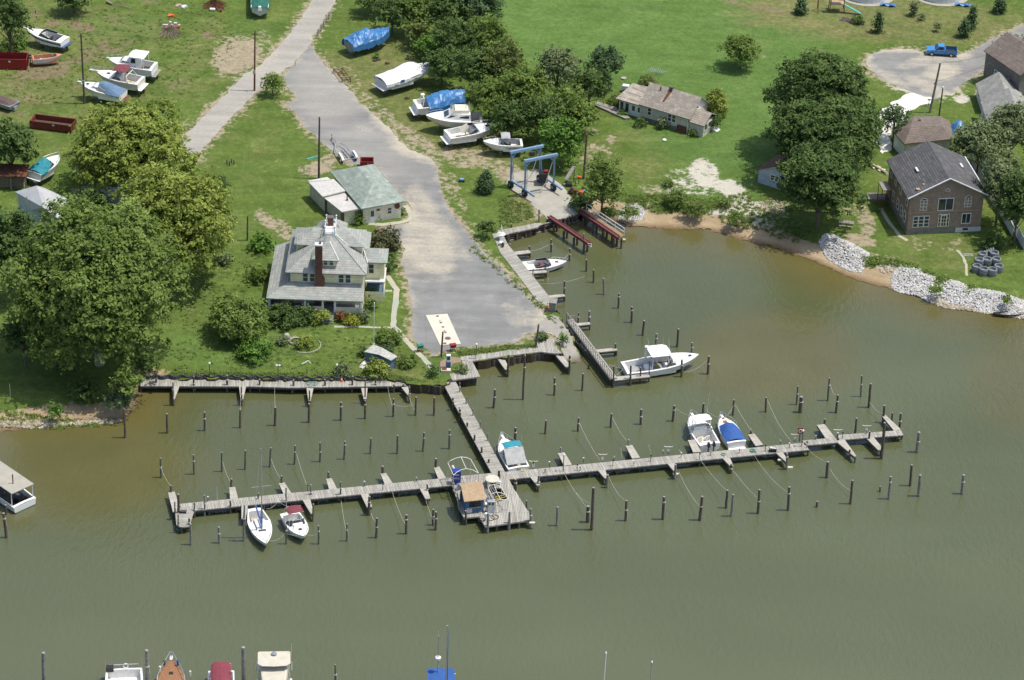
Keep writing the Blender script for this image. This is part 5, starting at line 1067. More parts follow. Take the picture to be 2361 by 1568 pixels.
pr_.slab([(xL,yF,PZ),(xR,yF,PZ),(xR-.05,.05,3.95),(0.02,.05,3.95)],.14)
pr_.slab([(xL,yF,PZ),(0.02,.05,3.95),(0.02,11.6,3.95),(xL,11.6,PZ)],.14)
pr_.slab([(xL,11.6,PZ),(.02,11.6,3.95),(.02,11.8,PZ)],.1);pr_.build('porch_roof','shingle_house',HS)
pf=MB().box(xL+.3,xR-.1,yF+.3,-.01,.3,.75).box(xL+.3,-.01,0,11.3,.3,.75).build('porch_floor','hull_grey',HS)
for x in(-2.6,-.25,2.05,4.35,5.95,9.3):MB().frus((x-.17,x+.17,yF+.3,yF+.6),.7,(x-.11,x+.11,yF+.35,yF+.57),PZ-.1).build('porch_post','white_paint',HS)
for y in(1.5,5,8.5,11.1):MB().box(xL+.3,xL+.5,y-.1,y+.1,.7,PZ-.1).build('porch_post','white_paint',HS)
mb=MB()
for a,c in((-2.6,4.35),(5.95,9.3)):mb.box(a,c,yF+.38,yF+.52,1.42,1.52)
mb.box(xL+.33,xL+.47,yF+.5,11.1,1.42,1.52);mb.build('porch_rail','white_paint',HS)
MB().box(-2.6,4.35,yF+.42,yF+.48,0,1.42).box(5.95,9.3,yF+.42,yF+.48,0,1.42).box(xL+.38,xL+.44,yF+.5,11.1,0,1.42).box(9.24,9.3,yF+.5,-.01,0,1.42).build('porch_skirt','siding_yellow',HS)
mb=MB()
for i in range(5):mb.box(4.45,5.85,yF-.05-i*.3,yF+.3-i*.3,0,.7-i*.14)
mb.build('front_steps','hull_grey',HS);door(HS,(5.1,0,.75),(1,0),1.0,1.95,'brick_red')
for x in(.9,2.2,7.3):wall_window(HS,(x,0,1.3),(1,0),.8,1.2,1)
w1=MB().box(HW+.02,12.05,2.9,6.0,3.15,5.7).build('wing_wall','siding_yellow',HS);r_=MB();hiproof(r_,(HW-.2,12.45,2.5,6.4),5.75,(HW-.2,11.2,3.9,5.0),6.35);r_.build('wing_roof','shingle_house',HS)
wall_window(HS,(10.35,2.9,3.95),(1,0),.62,1.3,1);MB().path([(9.9,2.3,5.8),(9.3,4.2,6.6)],.05,4).build('white_gutter','white_paint',w1)
MB().box(9.6,12.2,2.1,6.0,2.95,3.12).build('side_porch_roof','pale_paint',HS);MB().box(9.6,12.1,2.3,6,.35,.7).build('side_porch_floor','shed_blue',HS)
for x,y in((12.0,2.35),(12.0,5.8)):MB().box(x-.08,x+.08,y-.08,y+.08,.7,2.95).build('porch_post','white_paint',HS)
MB().box(9.6,12.05,2.28,2.36,0,1.35).box(12.0,12.06,2.36,5.8,0,1.35).build('side_porch_skirt','siding_yellow',HS);MB().box(9.6,12.1,2.25,2.4,1.35,1.45).build('side_porch_rail','white_paint',HS)
MB().box(9.6,12.0,5.9,6.0,.7,2.95).build('porch_back_wall','siding_bluegrey',HS)
MB().path([(.55,4.0,5.9),(.55,4.0,8.4)],.05,6).build('vent_pipe','white_paint',roof)
fl=thing('flagpole','bare white flagpole in the front lawn beside the blue shed','flagpole',W('j',1167,183));h=height_to(Vector(fl.location),t('f',1178,1357)[1])
MB().path([(0,0,0),(.05,0,h)],.055,8,.035).build('shaft','white_paint',fl);MB().lathe([(0,0),(.1,.08),(0,.16)],(.05,0,h)).build('finial','steel',fl);MB().tube((0,0,0),(0,0,.12),.2).build('base','concrete',fl)
# ---- office
o,az,ln=frame(W('f',1068,607),W('f',1424,548));az=rad(25);OF=thing('office','low cream office with a green grey hip roof at the parking lot entrance','building',o,az);WD,DP=5.6,11.0
MB().box(0,WD,0,DP,0,2.65).build('wall','siding_cream',OF);r_=MB();hiproof(r_,(-.45,WD+.45,-.45,DP+.45),2.7,(WD*.45,WD*.55,3.0,DP-2.6),4.3);r_.build('roof','shingle_green',OF)
door(OF,(1.35,0,.1),(1,0),.8,1.95);wall_window(OF,(3.9,0,.95),(1,0),.55,.9,1);MB().box(2.0,2.45,-.08,-.02,1.7,1.95).build('red_sign','red_paint',OF)
for z,x0_,x1_ in((2.2,4.75,5.3),(1.95,4.6,5.35),(1.7,4.65,5.4),(1.5,4.8,5.3)):MB().box(x0_,x1_,-.09,-.02,z,z+.2).build('wooden_sign_board','rust',OF)
MB().tube((WD+.1,-.1,2.35),(WD+.5,-.2,2.35),.1).build('lamp','pale_paint',OF)
for y in(2,5,8):wall_window(OF,(WD,y,.95),(0,1),.7,1.0,1)
def flat_roof(label,px,z,par=None,m_='membrane',name='annex_roof'):
 pts=[P(*t(*q),G+z)for q in px];return MB().prism([(p.x,p.y)for p in pts],G+z-.16,G+z).build(name,m_,par)
AN=thing('annex','white flat roofed annex in two steps on the left of the office','building')
flat_roof('',[('f',685,345),('f',545,200),('f',790,180),('f',905,290)],2.6,AN);flat_roof('',[('f',868,490),('f',695,352),('f',890,305),('f',1042,458)],2.3,AN);flat_roof('',[('f',560,205),('f',545,195),('f',728,160),('f',765,185)],2.68,AN)
def wall_px(a,b,z0,z1,m_,par,off=.35,name='wall',th=.12):
 A,Bq=P(*t(*a),G+z1),P(*t(*b),G+z1);d=(Bq-A).normalized();n=Vector((-d.y,d.x,0))*off;A=A+n;Bq=Bq+n
 m_n=Vector((-d.y,d.x,0))*th;MB().prism([(A.x,A.y),(Bq.x,Bq.y),((Bq+m_n).x,(Bq+m_n).y),((A+m_n).x,(A+m_n).y)],G+z0,G+z1).build(name,m_,par)
wall_px(('f',545,200),('f',685,345),0,2.44,'siding_tan',AN,.3);wall_px(('f',695,352),('f',868,490),0,2.14,'siding_tan',AN,.3);wall_px(('f',895,494),('f',1048,460),0,2.14,'siding_cream',AN,.25);wall_px(('f',862,494),('f',893,490),0,2.14,'brick_red',AN,.12)
wall_px(('f',640,300),('f',700,355),.1,2.3,'wood_dark',AN,.22,'door')
q=P(*t('f',917,380),G+2.3);MB().tube(q,q+Vector((0,0,.8)),.08).box(q.x-.16,q.x+.16,q.y-.16,q.y+.16,q.z,q.z+.08).build('vent_pipe','rust',AN)
wall_px(('f',905,498),('f',940,488),1.2,1.75,'window_glass',AN,.2,'window',.04)
# ---- cottage
o=W('c',1332,1128);az=rad(-31);CT=thing('cottage','single storey off white cottage with a rust stained tan roof on the lawn','house',o,az);L1,D1_=8.0,5.6
MB().box(0,L1,0,D1_,0,2.75).build('wall','siding_tan',CT);MB().box(-.02,L1+.02,-.03,D1_+.02,0,.55).build('foundation','concrete_dark',CT)
r_=gable_roof(MB(),0,L1,0,D1_,2.8,4.9,.35,axis='x').build('roof','shingle_tan',CT)
mb=MB()
for xx in(0.01,L1-.07):mb.add([(xx,0,2.7),(xx,D1_,2.7),(xx,D1_/2,4.8),(xx+.06,0,2.7),(xx+.06,D1_,2.7),(xx+.06,D1_/2,4.8)],[(2,1,0),(3,4,5),(0,1,4,3),(1,2,5,4),(2,0,3,5)])
mb.build('gable','white_paint',CT);wall_window(CT,(L1,2.3,3.2),(0,1),.5,.7,1)
c_=MB().box(3.1,3.6,2.4,2.9,4.4,5.25).build('chimney','iron',CT);MB().box(1.75,1.9,2.1,2.25,4.4,5.0).build('vent','rust',CT)
MB().slab([(3.05,2.35,4.60),(3.6,2.35,4.60),(3.2,.8,3.435),(2.9,.8,3.435)],.012).build('rust_stain','rust',r_)
for x in(1.35,4.75,5.45):wall_window(CT,(x,0,1.15),(1,0),.55,1.05,1)
mb=MB().box(L1+.02,L1+2.3,.1,4.1,0,2.1).build('sunroom_wall','siding_tan',CT);rp_=MB();gable_roof(rp_,L1+.02,L1+2.3,.1,4.1,2.15,3.2,.25,axis='x');rp_.build('sunroom_roof','shingle_tan',CT)
for i,y in enumerate((.9,2.1)):wall_window(CT,(L1+2.3,y,.9),(0,1),.8,.9,0)
door(CT,(L1+2.3,3.3,.3),(0,1),.8,1.8);mb=MB()
for i in range(3):mb.box(L1+2.35+i*.3,L1+2.65+i*.3,2.8,3.8,0,.36-i*.12)
mb.build('steps','white_paint',CT)
MB().box(6.2,7.6,-.35,0,0,.95).build('bulkhead_door','rust',CT)
MB().box(-4.0,-.02,.3,4.6,0,2.15).build('porch_wall','white_paint',CT);lr=MB().slab([(-4.4,-.1,2.25),(-.02,-.1,2.25),(-.02,4.9,2.95),(-4.4,4.9,2.8)][::-1],.12).build('porch_roof','shingle_tan',CT)
MB().add([(-1.2,1.6,2.53),(-.05,1.6,2.55),(-.05,3.6,2.86)],[(0,1,2)]).build('white_patch','white_paint',lr,solid=.03)
for x in(-3.5,-2.6):wall_window(CT,(x,.3,.5),(1,0),.55,1.3,0,glass_m='glass')
door(CT,(-1.5,.3,.1),(1,0),.8,1.75);door(CT,(-.6,.3,.1),(1,0),.6,1.75,panes=True);wall_window(CT,(-4.0,1.5,.6),(0,-1),.7,1.2,0)
MB().path([(L1-.1,-.3,.1),(L1-.1,-.3,2.6)],.05,6).build('downspout','white_paint',CT)
qd=thing('ramp','long low wooden ramp running left from the cottage porch','ramp');MB().prism([tuple(p.xy)for p in TL('c',[(900,1010),(905,970),(1100,1030),(1230,1130),(1180,1135)])],G,G+.3).build('deck','wood_grey',qd)
mb=MB();mb.path([W('c',910,985,G+.9),W('c',1105,1045,G+.9)],.05,4)
for f in(0,.33,.66,1):p=W('c',910,985,G).lerp(W('c',1105,1045,G),f);mb.tube(p,p+Vector((0,0,.9)),.05)
mb.build('railing','wood_dark',qd)
# ---- brick house
o,az,ln=frame(W('h',1347,642),W('h',1978,612));BH=thing('brick_house','large unfinished brick house with a dark grey gable roof at the water on the right','house',o,az);BW,BD=ln,10.8
MB().box(0,BW,0,BD,0,6.0).build('wall','brick_house',BH);gable_wall(BH,0,BW,-.03,3.4,6.0,8.55,'brick_house');gable_wall(BH,0,BW,BD-.03,5.9,6.0,8.55,'brick_house')
MB().box(-.1,BW+.1,-.12,.0,3.3,3.42).build('band_course','wood_tan',BH)
MB().box(-.06,BW+.06,-.09,BD,0,.75).build('foundation','concrete_dark',BH);MB().box(BW*.66,BW+.08,-.14,-.08,.05,.75).build('foundation_block','pale_paint',BH);MB().box(BW*.76,BW*.83,-.17,-.12,.35,.65).build('vent','glass',BH)
rf=gable_roof(MB(),0,BW,0,BD,6.05,8.65,.45).build('roof','shingle_dark',BH)
mb=MB();s_=2.6/(BW/2);mb.path([(-.47,-.49,6.05-.47*s_),(BW/2,-.49,8.68),(BW+.47,-.49,6.05-.47*s_)],.10,4);mb.path([(BW+.5,-.45,6.02-.45*s_),(BW+.5,BD+.45,6.02-.45*s_)],.08,4);mb.build('fascia','white_paint',BH)
wall_window(BH,(2.0,0,3.75),(1,0),.9,1.45,2,arch=True,mull=1,fw_=.05);wall_window(BH,(8.3,0,3.95),(1,0),.9,1.35,2,arch=True,mull=1,fw_=.05);wall_window(BH,(5.15,-.03,3.6),(1,0),2.05,1.75,0,mull=1)
a=MB();c=[(5.2+math.cos(q)*.33,-.06,6.55+math.sin(q)*.33)for q in[math.pi*i/8 for i in range(9)]];fr=a.path(c+[c[0]],.05,4).build('half_round_window','white_paint',BH);MB().add(c,[tuple(range(9))]).build('pane','window_glass',fr)
for i in range(3):wall_window(BH,(1.1+i*.78,-.03,1.15),(1,0),.62,1.6,2,mull=0,fw_=.06)
door(BH,(5.1,-.03,1.0),(1,0),.9,1.95,'gelcoat_cream');wall_window(BH,(5.1,-.075,1.15),(1,0),.6,1.6,2,'gelcoat_cream',mull=1,fw_=.03)
for x in(4.5,5.7):wall_window(BH,(x,-.03,1.1),(1,0),.22,1.8,2,'gelcoat_cream','black_plastic')
wall_window(BH,(8.3,-.03,1.4),(1,0),1.15,1.45,0,mull=1)
for y,z in((1.6,1.3),(3.2,1.3),(5.2,1.3),(1.2,4.0),(4.6,4.0),(7.6,1.3),(7.2,4.0),(9.6,4.0)):wall_window(BH,(0,y,z),(0,-1),.75,1.45,1)
MB().box(2.1,2.9,1.2,1.3,8.2,8.22)
for xx,yy,l_,a_ in((2.2,5.2,1.2,0),(9.0,6.5,1.2,0)):
 zz=6.05+min(xx,BW-xx)*s_+.12;MB().box(xx-.15,xx+.15,yy-l_/2,yy+l_/2,zz,zz+.12).build('roof_vent','pale_paint',rf)
MB().box(.9,1.5,.35,.9,6.05+1.2*s_+.03,6.05+1.2*s_+.1).box(1.9,2.2,1.0,1.3,6.05+2.05*s_+.03,6.05+2.05*s_+.1).build('loose_shingle','wood_tan',rf)
sc=thing('scaffold','small scaffold with planks against the left wall of the brick house','scaffold',BH.matrix_basis@Vector((-1.2,8.2,0))if False else o+Vector((math.cos(az)*-1.3-math.sin(az)*7.9,math.sin(az)*-1.3+math.cos(az)*7.9,0)),az);mb=MB()
for x in(-.6,.6):
 for y in(-1,1):mb.tube((x,y,0),(x,y,3.6),.05)
for z in(1.6,3.4):mb.path([(-.6,-1,z),(.6,-1,z),(.6,1,z),(-.6,1,z),(-.6,-1,z)],.04,4)
mb.build('frame','rust',sc);MB().box(-.6,.6,-1.3,1.3,3.45,3.53).build('platform','wood_grey',sc)
# ---- grey shed with rust roof, garage and the houses on the right
o,az,ln=frame(W('h',66,192),W('h',345,285));GS=thing('shed','small blue grey shed with a rust red roof beside the big tree','shed',o,az)
MB().box(0,ln,0,5.5,0,2.1).build('wall','siding_bluegrey',GS);gable_wall(GS,0,ln,-.03,0,2.1,3.5,'siding_bluegrey');gable_roof(MB(),0,ln,0,5.5,2.15,3.6,.2).build('roof','shingle_rust',GS)
for x in(ln*.5-.35,ln*.5+.35):wall_window(GS,(x,-.03,1.15),(1,0),.5,.75,1)
GR=thing('garage','brown roofed garage with white doors behind the brick house','garage')
def px3(k,x,y,z):return P(*t(k,x,y),G+z)
R1=[px3('d',1230,1130,2.6),px3('d',1330,1240,2.6),px3('d',1760,1195,2.6),px3('d',1720,1045,2.6),px3('d',1640,1000,2.6),px3('d',1410,1003,2.6)]
rd0,rd1=px3('d',1385,1090,4.1),px3('d',1640,1075,4.1)
ctr=sum(R1,Vector())/6;mb=MB();vs=[tuple(p)for p in R1]+[tuple(rd0),tuple(rd1)]+[(p.x,p.y,p.z-.15)for p in R1]
mb.add(vs,[(0,1,6),(1,2,7,6),(2,3,7),(3,4,7),(4,5,6,7),(5,0,6)]+[(i,i+8,(i+1)%6+8,(i+1)%6)for i in range(6)]+[(13,12,11,10,9,8)]);mb.build('roof','shingle_brown',GR)
MB().prism([tuple((ctr+(p-ctr)*.93).xy)for p in R1],G,G+2.5).build('wall','siding_tan',GR)
for f in(.25,.72):
 a=ctr+(R1[0].lerp(R1[1],f)-ctr)*.935;dr=(R1[1]-R1[0]).normalized();n=Vector((dr.y,-dr.x,0));q=[a-dr*.9+n*.05,a+dr*.9+n*.05,a+dr*.9-n*.2,a-dr*.9-n*.2]
 MB().prism([tuple(p.xy)for p in q],G,G+2.1).build('garage_door','white_paint',GR)
for q in((1460,1037),(1515,1118)):p=px3('d',*q,3.3);MB().box(p.x-.2,p.x+.2,p.y-.2,p.y+.2,p.z-.3,p.z+.15).build('roof_vent','dark_metal',GR)
def simple_house(label,a,b,depth,wh,rise,wallm,roofm,axis='y',cat='house',wins=2,name='house'):
 o,az,ln=frame(W(*a),W(*b));H_=thing(name,label,cat,o,az);MB().box(0,ln,0,depth,0,wh).build('wall',wallm,H_)
 gable_roof(MB(),0,ln,0,depth,wh+.05,wh+rise+.05,.3,axis=axis).build('roof',roofm,H_)
 if axis=='y':gable_wall(H_,0,ln,-.03,wh-.1,wh,wh+rise-.05,wallm)
 else:
  mb=MB()
  for xx in(-.03,ln-.03):mb.add([(xx,0,wh-.1),(xx,depth,wh-.1),(xx,depth/2,wh+rise-.05),(xx+.06,0,wh-.1),(xx+.06,depth,wh-.1),(xx+.06,depth/2,wh+rise-.05)],[(2,1,0),(3,4,5),(0,1,4,3),(1,2,5,4),(2,0,3,5)])
  mb.build('gable',wallm,H_)
 for i in range(wins):wall_window(H_,(ln*(i+1)/(wins+1),-.04,wh*.42),(1,0),.6,.9,1)
 for i in range(wins):wall_window(H_,(0,depth*(i+1)/(wins+1),wh*.42),(0,-1),.6,.9,1)
 return H_
simple_house('white gabled outbuilding with a grey shingle roof next to the turning circle',('d',1998,978),('d',2340,985),5.8,2.1,1.9,'siding_white','shingle_grey',name='outbuilding',cat='building')
simple_house('white house with a pale grey roof below the gabled outbuilding at right',('d',2045,1205),('d',2480,1215),7.0,2.9,2.1,'siding_white','shingle_grey')
simple_house('brown two storey house cut by the right edge above the outbuildings',('d',2300,905),('d',2650,830),9,5.2,2.2,'siding_brown','shingle_brown')
# ---- left side structures
e=[('e',140,300),('e',345,240),('e',600,350),('e',505,515),('e',300,440)]
TE=thing('canopy_building','grey fabric roofed building half hidden behind the left trees','building');pk=P(*t('e',345,242),G+5.2)
c=[P(*t('e',140,300),G+3.4),P(*t('e',300,470),G+3.2),P(*t('e',560,560),G+3.0),P(*t('e',640,365),G+3.4),P(*t('e',420,262),G+3.6)];mb=MB();rb_=P(*t('e',410,450),G+5.0)
mb.add([tuple(p)for p in c]+[tuple(pk),tuple(rb_)]+[(p.x,p.y,p.z-.15)for p in c],[(0,1,6,5),(1,2,6),(2,3,5,6),(3,4,5),(4,0,5)]+[(i,i+7,(i+1)%5+7,(i+1)%5)for i in range(5)]+[(11,10,9,8,7)]);mb.build('roof','grey_fabric',TE)
cc=sum(c,Vector())/5;MB().prism([tuple((cc+(p-cc)*.9).xy)for p in c],G,G+3.0).build('wall','siding_bluegrey',TE);p=P(*t('e',255,390),G+4);MB().tube(p-Vector((0,0,.4)),p+Vector((0,0,.7)),.1).build('vent_pipe','steel',TE)
ws=thing('wood_shed','open firewood shed with a rusty roof at the left edge','shed');a,b_=W('e',-60,275),W('e',262,285);d=(b_-a).normalized();az=math.atan2(d.y,d.x);ws.location=a;ws.rotation_euler=(0,0,az);ln=(b_-a).length
MB().slab([(-.1,-.4,2.3),(ln,-.4,2.3),(ln,2.6,2.7),(-.1,2.6,2.7)],.1).build('roof','rust',ws);MB().box(0,ln-.2,2.3,2.45,0,2.4).build('back_wall','wood_dark',ws)
for x in(.1,ln*.5,ln-.3):MB().box(x,x+.15,0,.15,0,2.3).build('post','wood_grey',ws)
mb=MB()
for i in range(22):
 for j in range(7):mb.tube((.3+i*(ln-.8)/22,.5,.15+j*.24),(.3+i*(ln-.8)/22,2.1,.15+j*.24),RN.uniform(.09,.12),n=6)
tag(mb.build('firewood','dead_wood'),'stacked firewood logs inside the open shed','firewood',kind='stuff');bpy.data.objects['firewood'].location=a;bpy.data.objects['firewood'].rotation_euler=(0,0,az)
LS=thing('shed','low pale roofed shed in the shade under the left trees','shed');c=[P(*t('e',150,1060),G+2.3),P(*t('e',130,1240),G+2.1),P(*t('e',275,1245),G+2.1),P(*t('e',305,1040),G+2.3)]
MB().slab([tuple(p)for p in c],.12).build('roof','grey_fabric',LS);cc=sum(c,Vector())/4;MB().prism([tuple((cc+(p-cc)*.88).xy)for p in c],G,G+2.05).build('wall','siding_brown',LS)
# ---- blue shed by the bulkhead
PS=thing('pump_shed','weathered blue shed with a peeling grey roof on the front lawn','shed');zt=1.75
q=[('j',1078,252),('j',1222,282),('j',1332,334),('j',1392,296),('j',1248,214),('j',1165,184)];zs=[1.75,1.95,1.7,1.7,1.95,1.75];tp=[P(*t(*a),G+z)for a,z in zip(q,zs)]
mb=MB();mb.add([tuple(p)for p in tp]+[(p.x,p.y,p.z-.1)for p in tp],[(0,1,4,5),(1,2,3,4),(11,10,7,6),(10,9,8,7)]+[(i,i+6,(i+1)%6+6,(i+1)%6)for i in range(6)]);mb.build('roof','weathered_roof',PS)
cc=sum(tp,Vector())/6;MB().prism([tuple((cc+(p-cc)*.92).xy)for p in(tp[0],tp[2],tp[3],tp[5])],G,G+1.62).build('wall','shed_blue',PS);
# ============ FUEL DOCK
FD=thing('fuel_dock','broad plank fuel dock platform in the middle of the long pier','dock')
qo=TL('q',[(60,485),(250,455),(820,402),(820,395),(1042,372),(1125,490),(1110,500),(1205,690),(1245,740),(1330,885),(1430,1040),(1492,1130),(1488,1222),(700,1338),(592,1158),(330,1185),(232,1000),(205,850),(110,575),(60,590)],DK)
hole=TL('q',[(745,655),(985,668),(1100,852),(885,915),(850,860)],DK)
plank_slab('deck',qo,rad(5),DK+.01,.2,parent=FD,holes=[hole])
for q_ in((250,1005),(330,1170),(600,1150),(700,1325),(1100,1275),(1480,1215),(1400,1020),(1230,730),(110,590),(240,860),(900,1300),(1290,1250),(160,560),(400,560),(700,1000),(900,900),(1150,900)):
 p=W('q',*q_,DK);MB().tube((p.x,p.y+.15,-1.2),(p.x,p.y+.15,DK-.2),.15).build('support_post','pile_dark',FD)
A_,B_=W('q',368,1108,DK),W('q',672,1075,DK);o,az,ln=frame(A_,B_);HT=thing('hut','blue dock hut with a tan plywood roof and an open serving window','hut',o,az)
dp=2.6;MB().box(0,ln,0,.08,0,.75).box(0,.35,0,.08,.75,2.0).box(ln-.35,ln,0,.08,.75,2.0).box(0,ln,dp,dp+.08,0,2.3).box(0,.08,.08,dp,0,2.1).box(ln-.08,ln,.08,dp,0,2.1).build('wall','hut_blue',HT)
MB().slab([(-.35,-.35,1.95),(ln+.2,-.35,1.95),(ln+.2,dp*.55,2.9),(-.35,dp*.55,2.9)],.08).slab([(-.35,dp*.55,2.9),(ln+.2,dp*.55,2.9),(ln+.2,dp+.3,2.4),(-.35,dp+.3,2.4)],.08).build('roof','wood_tan',HT)
MB().add([(-.01,0,1.9),(-.01,dp,2.2),(-.01,dp*.55,2.8)],[(0,1,2)]).add([(ln+.01,0,1.9),(ln+.01,dp,2.2),(ln+.01,dp*.55,2.8)],[(2,1,0)]).build('gable','hut_blue',HT,solid=.05)
MB().box(.35,ln-.35,-.2,.6,.75,.8).build('counter','cockpit_grey',HT);MB().box(.3,ln-.3,.02,.06,.8,1.95).build('window','glass',HT);MB().box(.05,.7,-.06,-.01,.1,.75).build('notice_board','pale_paint',HT)
def at(k,x,y,z=DK):return W(k,x,y,z)
def deck_thing(name,label,cat,k,x,y,z=DK+.01,rz=0,group=None):return thing(name,label,cat,W(k,x,y,z),rz,group)
vm=deck_thing('vending_machine','blue drinks vending machine at the left corner of the fuel dock','vending machine','q',200,610,rz=rad(3))
MB().box(-.48,.48,0,.8,0,1.85).build('cabinet','sky_machine',vm,bev=.02);MB().box(.49,.5,.05,.75,.05,1.8).build('side_panel','black_plastic',vm)
cl=MB()
def disc_part(z0,z1,m_,off):
 a=[math.asin(max(-1,min(1,z/.26)))for z in(z0,z1)];pts=[(.26*math.cos(a[0]+(a[1]-a[0])*i/6),a[0]+(a[1]-a[0])*i/6)for i in range(7)]
 R_=[(x-.02,off,1.42+.26*math.sin(q))for x,q in pts];L_=[(-x-.02,off,1.42+.26*math.sin(q))for x,q in pts[::-1]];MB().add(R_+L_,[tuple(range(len(R_+L_)))]).build('logo',m_,vm)
disc_part(-.26,-.06,'canvas_blue',-.012);disc_part(-.06,.07,'white_paint',-.012);disc_part(.07,.26,'red_paint',-.012)
cu=bpy.data.curves.new('lettering','FONT');cu.body='PEPSI';cu.size=.3;cu.align_x='CENTER';cu.extrude=.004;cu.materials.append(M['white_paint']);to=bpy.data.objects.new('lettering',cu);COL.objects.link(to);to.parent=vm;to.location=(-.02,-.012,.82);to.rotation_euler=(rad(90),0,0)
MB().box(-.2,.15,-.03,.0,.3,.55).build('slot','black_plastic',vm)
tb=deck_thing('table','round cream topped table on the fuel dock','table','q',820,600);MB().lathe([(0,0),(.82,0),(.85,.04),(.82,.07),(0,.08)],(0,0,.78),28).build('tabletop','canvas_cream',tb);MB().tube((0,0,0),(0,0,.78),.06).build('pedestal','dark_metal',tb)
for i in range(3):an=i*2.1;MB().box(math.cos(an)*.9-.18,math.cos(an)*.9+.18,math.sin(an)*.9-.18,math.sin(an)*.9+.18,.42,.47).build('stool_seat','pale_paint',tb)
hc=deck_thing('lounge_chair','folding cream webbed chair on the fuel dock left of the table','chair','q',590,640);MB().box(-.3,.3,-.3,.3,.38,.43).build('seat','canvas_cream',hc);MB().slab([(-.3,.3,.42),(.3,.3,.42),(.3,.65,1.05),(-.3,.65,1.05)],.04).build('backrest','canvas_cream',hc)
for sg in(-1,1):MB().path([(sg*.33,-.35,0),(sg*.33,.35,.7)],.025,5).path([(sg*.33,.35,0),(sg*.33,-.35,.6)],.025,5).path([(sg*.33,-.35,.6),(sg*.33,.4,.65)],.03,5).build('leg','white_paint',hc)
bc=deck_thing('plastic_chair','pale blue plastic chair against the right wall of the hut','chair','q',735,985);MB().box(-.25,.25,-.25,.25,.4,.45).build('seat','gelcoat',bc);MB().slab([(-.25,.25,.45),(.25,.25,.45),(.22,.35,.95),(-.22,.35,.95)],.04).build('backrest','lift_blue',bc)
for x in(-.22,.22):
 for y in(-.22,.22):MB().tube((x,y,0),(x*.9,y*.9,.4),.025).build('leg','gelcoat',bc)
fp=deck_thing('fuel_pump','pair of silver and grey fuel dispensers beside the hut','fuel pump','q',800,1100,rz=rad(8));MB().box(-.42,.42,0,.55,0,.95).build('cabinet','pale_paint',fp,bev=.02);MB().box(-.45,.45,.05,.5,.95,1.6).build('meter_head','steel',fp,bev=.03)
for x in(-.2,.2):MB().box(x-.12,x+.12,-.01,.06,1.15,1.4).build('dial','black_plastic',fp)
MB().ring((.35,-.9,.05),.45,.035,22).ring((-.2,-1.1,.05),.5,.035,22).path([(-.4,0,1.1),(-.7,-.3,.5),(-.6,-.8,.06)],.035,5).build('hose','black_plastic',fp)
wp_=deck_thing('hose_stand','white capped hose stand on the front edge of the fuel dock','hose stand','q',715,1225);MB().tube((0,0,0),(0,0,.8),.14).build('barrel','gelcoat',wp_);MB().lathe([(0,0),(.2,.0),(.18,.2),(0,.26)],(0,0,.8)).build('cap','white_paint',wp_);MB().ring((-.5,0,.04),.4,.035,20).build('hose','black_plastic',wp_)
gr=deck_thing('grill','tilted grey sheet on a post behind the hut roof','sign','q',275,900);MB().tube((0,0,0),(0,0,2.0),.05).build('post','pile_dark',gr);MB().slab([(-.6,.0,1.5),(.35,-.1,1.9),(.4,.1,2.8),(-.55,.2,2.4)],.04).build('panel','pale_paint',gr);gr.name='tilted_sign'
rl=thing('railing','wooden railing beside the open well of the fuel dock','railing')
def railing(par,pts,h=.95,post=1.1,m_='wood_grey'):
 mb=MB()
 for zz in(h,h*.5):mb.path([p+Vector((0,0,zz))for p in pts],.05,4)
 for i in range(len(pts)-1):
  n_=max(1,int((pts[i+1]-pts[i]).length/post))
  for j in range(n_+1):p=pts[i].lerp(pts[i+1],j/n_);mb.box(p.x-.05,p.x+.05,p.y-.05,p.y+.05,p.z,p.z+h)
 return mb.build('rail',m_,par)
railing(rl,TL('q',[(715,650),(855,905)],DK));railing(rl,TL('q',[(740,660),(870,850)],DK))
rl=thing('railing','wooden railing along the left edge of the fuel dock','railing');railing(rl,TL('q',[(120,600),(210,850),(240,980)],DK),.9,.8)
rl=thing('yellow_rail','yellow painted rails across the end of the open well','railing');mb=MB()
for a,c in(((860,865),(1060,815)),((860,825),(1050,780))):mb.path([W('q',*a,DK+.4),W('q',*c,DK+.4)],.04,4)
mb.build('rail',mat('yellow_paint',(.62,.5,.08),(.5,.4,.06),3,.6),rl)
def hoopframe(label,hoops,spine=True,feet=()):
 o=thing('awning_hoops',label,'awning frame');mb=MB();H_=[]
 for pts in hoops:v=[P(*t('q',x,y),z)for x,y,z in pts];mb.path(v,.045,5);H_.append(v)
 for i in(0,len(H_[0])//2,-1):mb.path([h_[i]for h_ in H_],.04,5)
 mb.build('hoop','fender',o)
 for k,(a,zg)in enumerate(feet):MB().path([H_[a[0]][a[1]],Vector((H_[a[0]][a[1]].x,H_[a[0]][a[1]].y,zg))],.04,5).build('post','steel',o)
 return o
hoopframe('large bare curved awning frame over the left end of the fuel dock',[[(50,225,3.4),(95,185,3.7),(180,145,3.9),(280,122,4.0),(380,132,3.9),(450,165,3.7)],[(148,440,3.4),(200,390,3.6),(280,345,3.8),(370,325,3.9),(480,345,3.8),(582,402,3.5)]],feet=(((1,0),DK),((1,-1),DK),((0,0),-.5),((0,-1),-.5)))
hoopframe('bare curved awning frame over the open well of the fuel dock',[[(750,640,2.6),(800,612,2.8),(860,603,2.9),(930,620,2.8),(985,665,2.6)],[(800,780,2.6),(850,745,2.8),(900,738,2.9),(980,748,2.8),(1050,775,2.6)],[(880,905,2.6),(920,875,2.8),(970,862,2.9),(1040,868,2.8),(1098,850,2.6)]],feet=(((0,0),DK),((0,-1),DK),((2,0),DK),((2,-1),DK)))
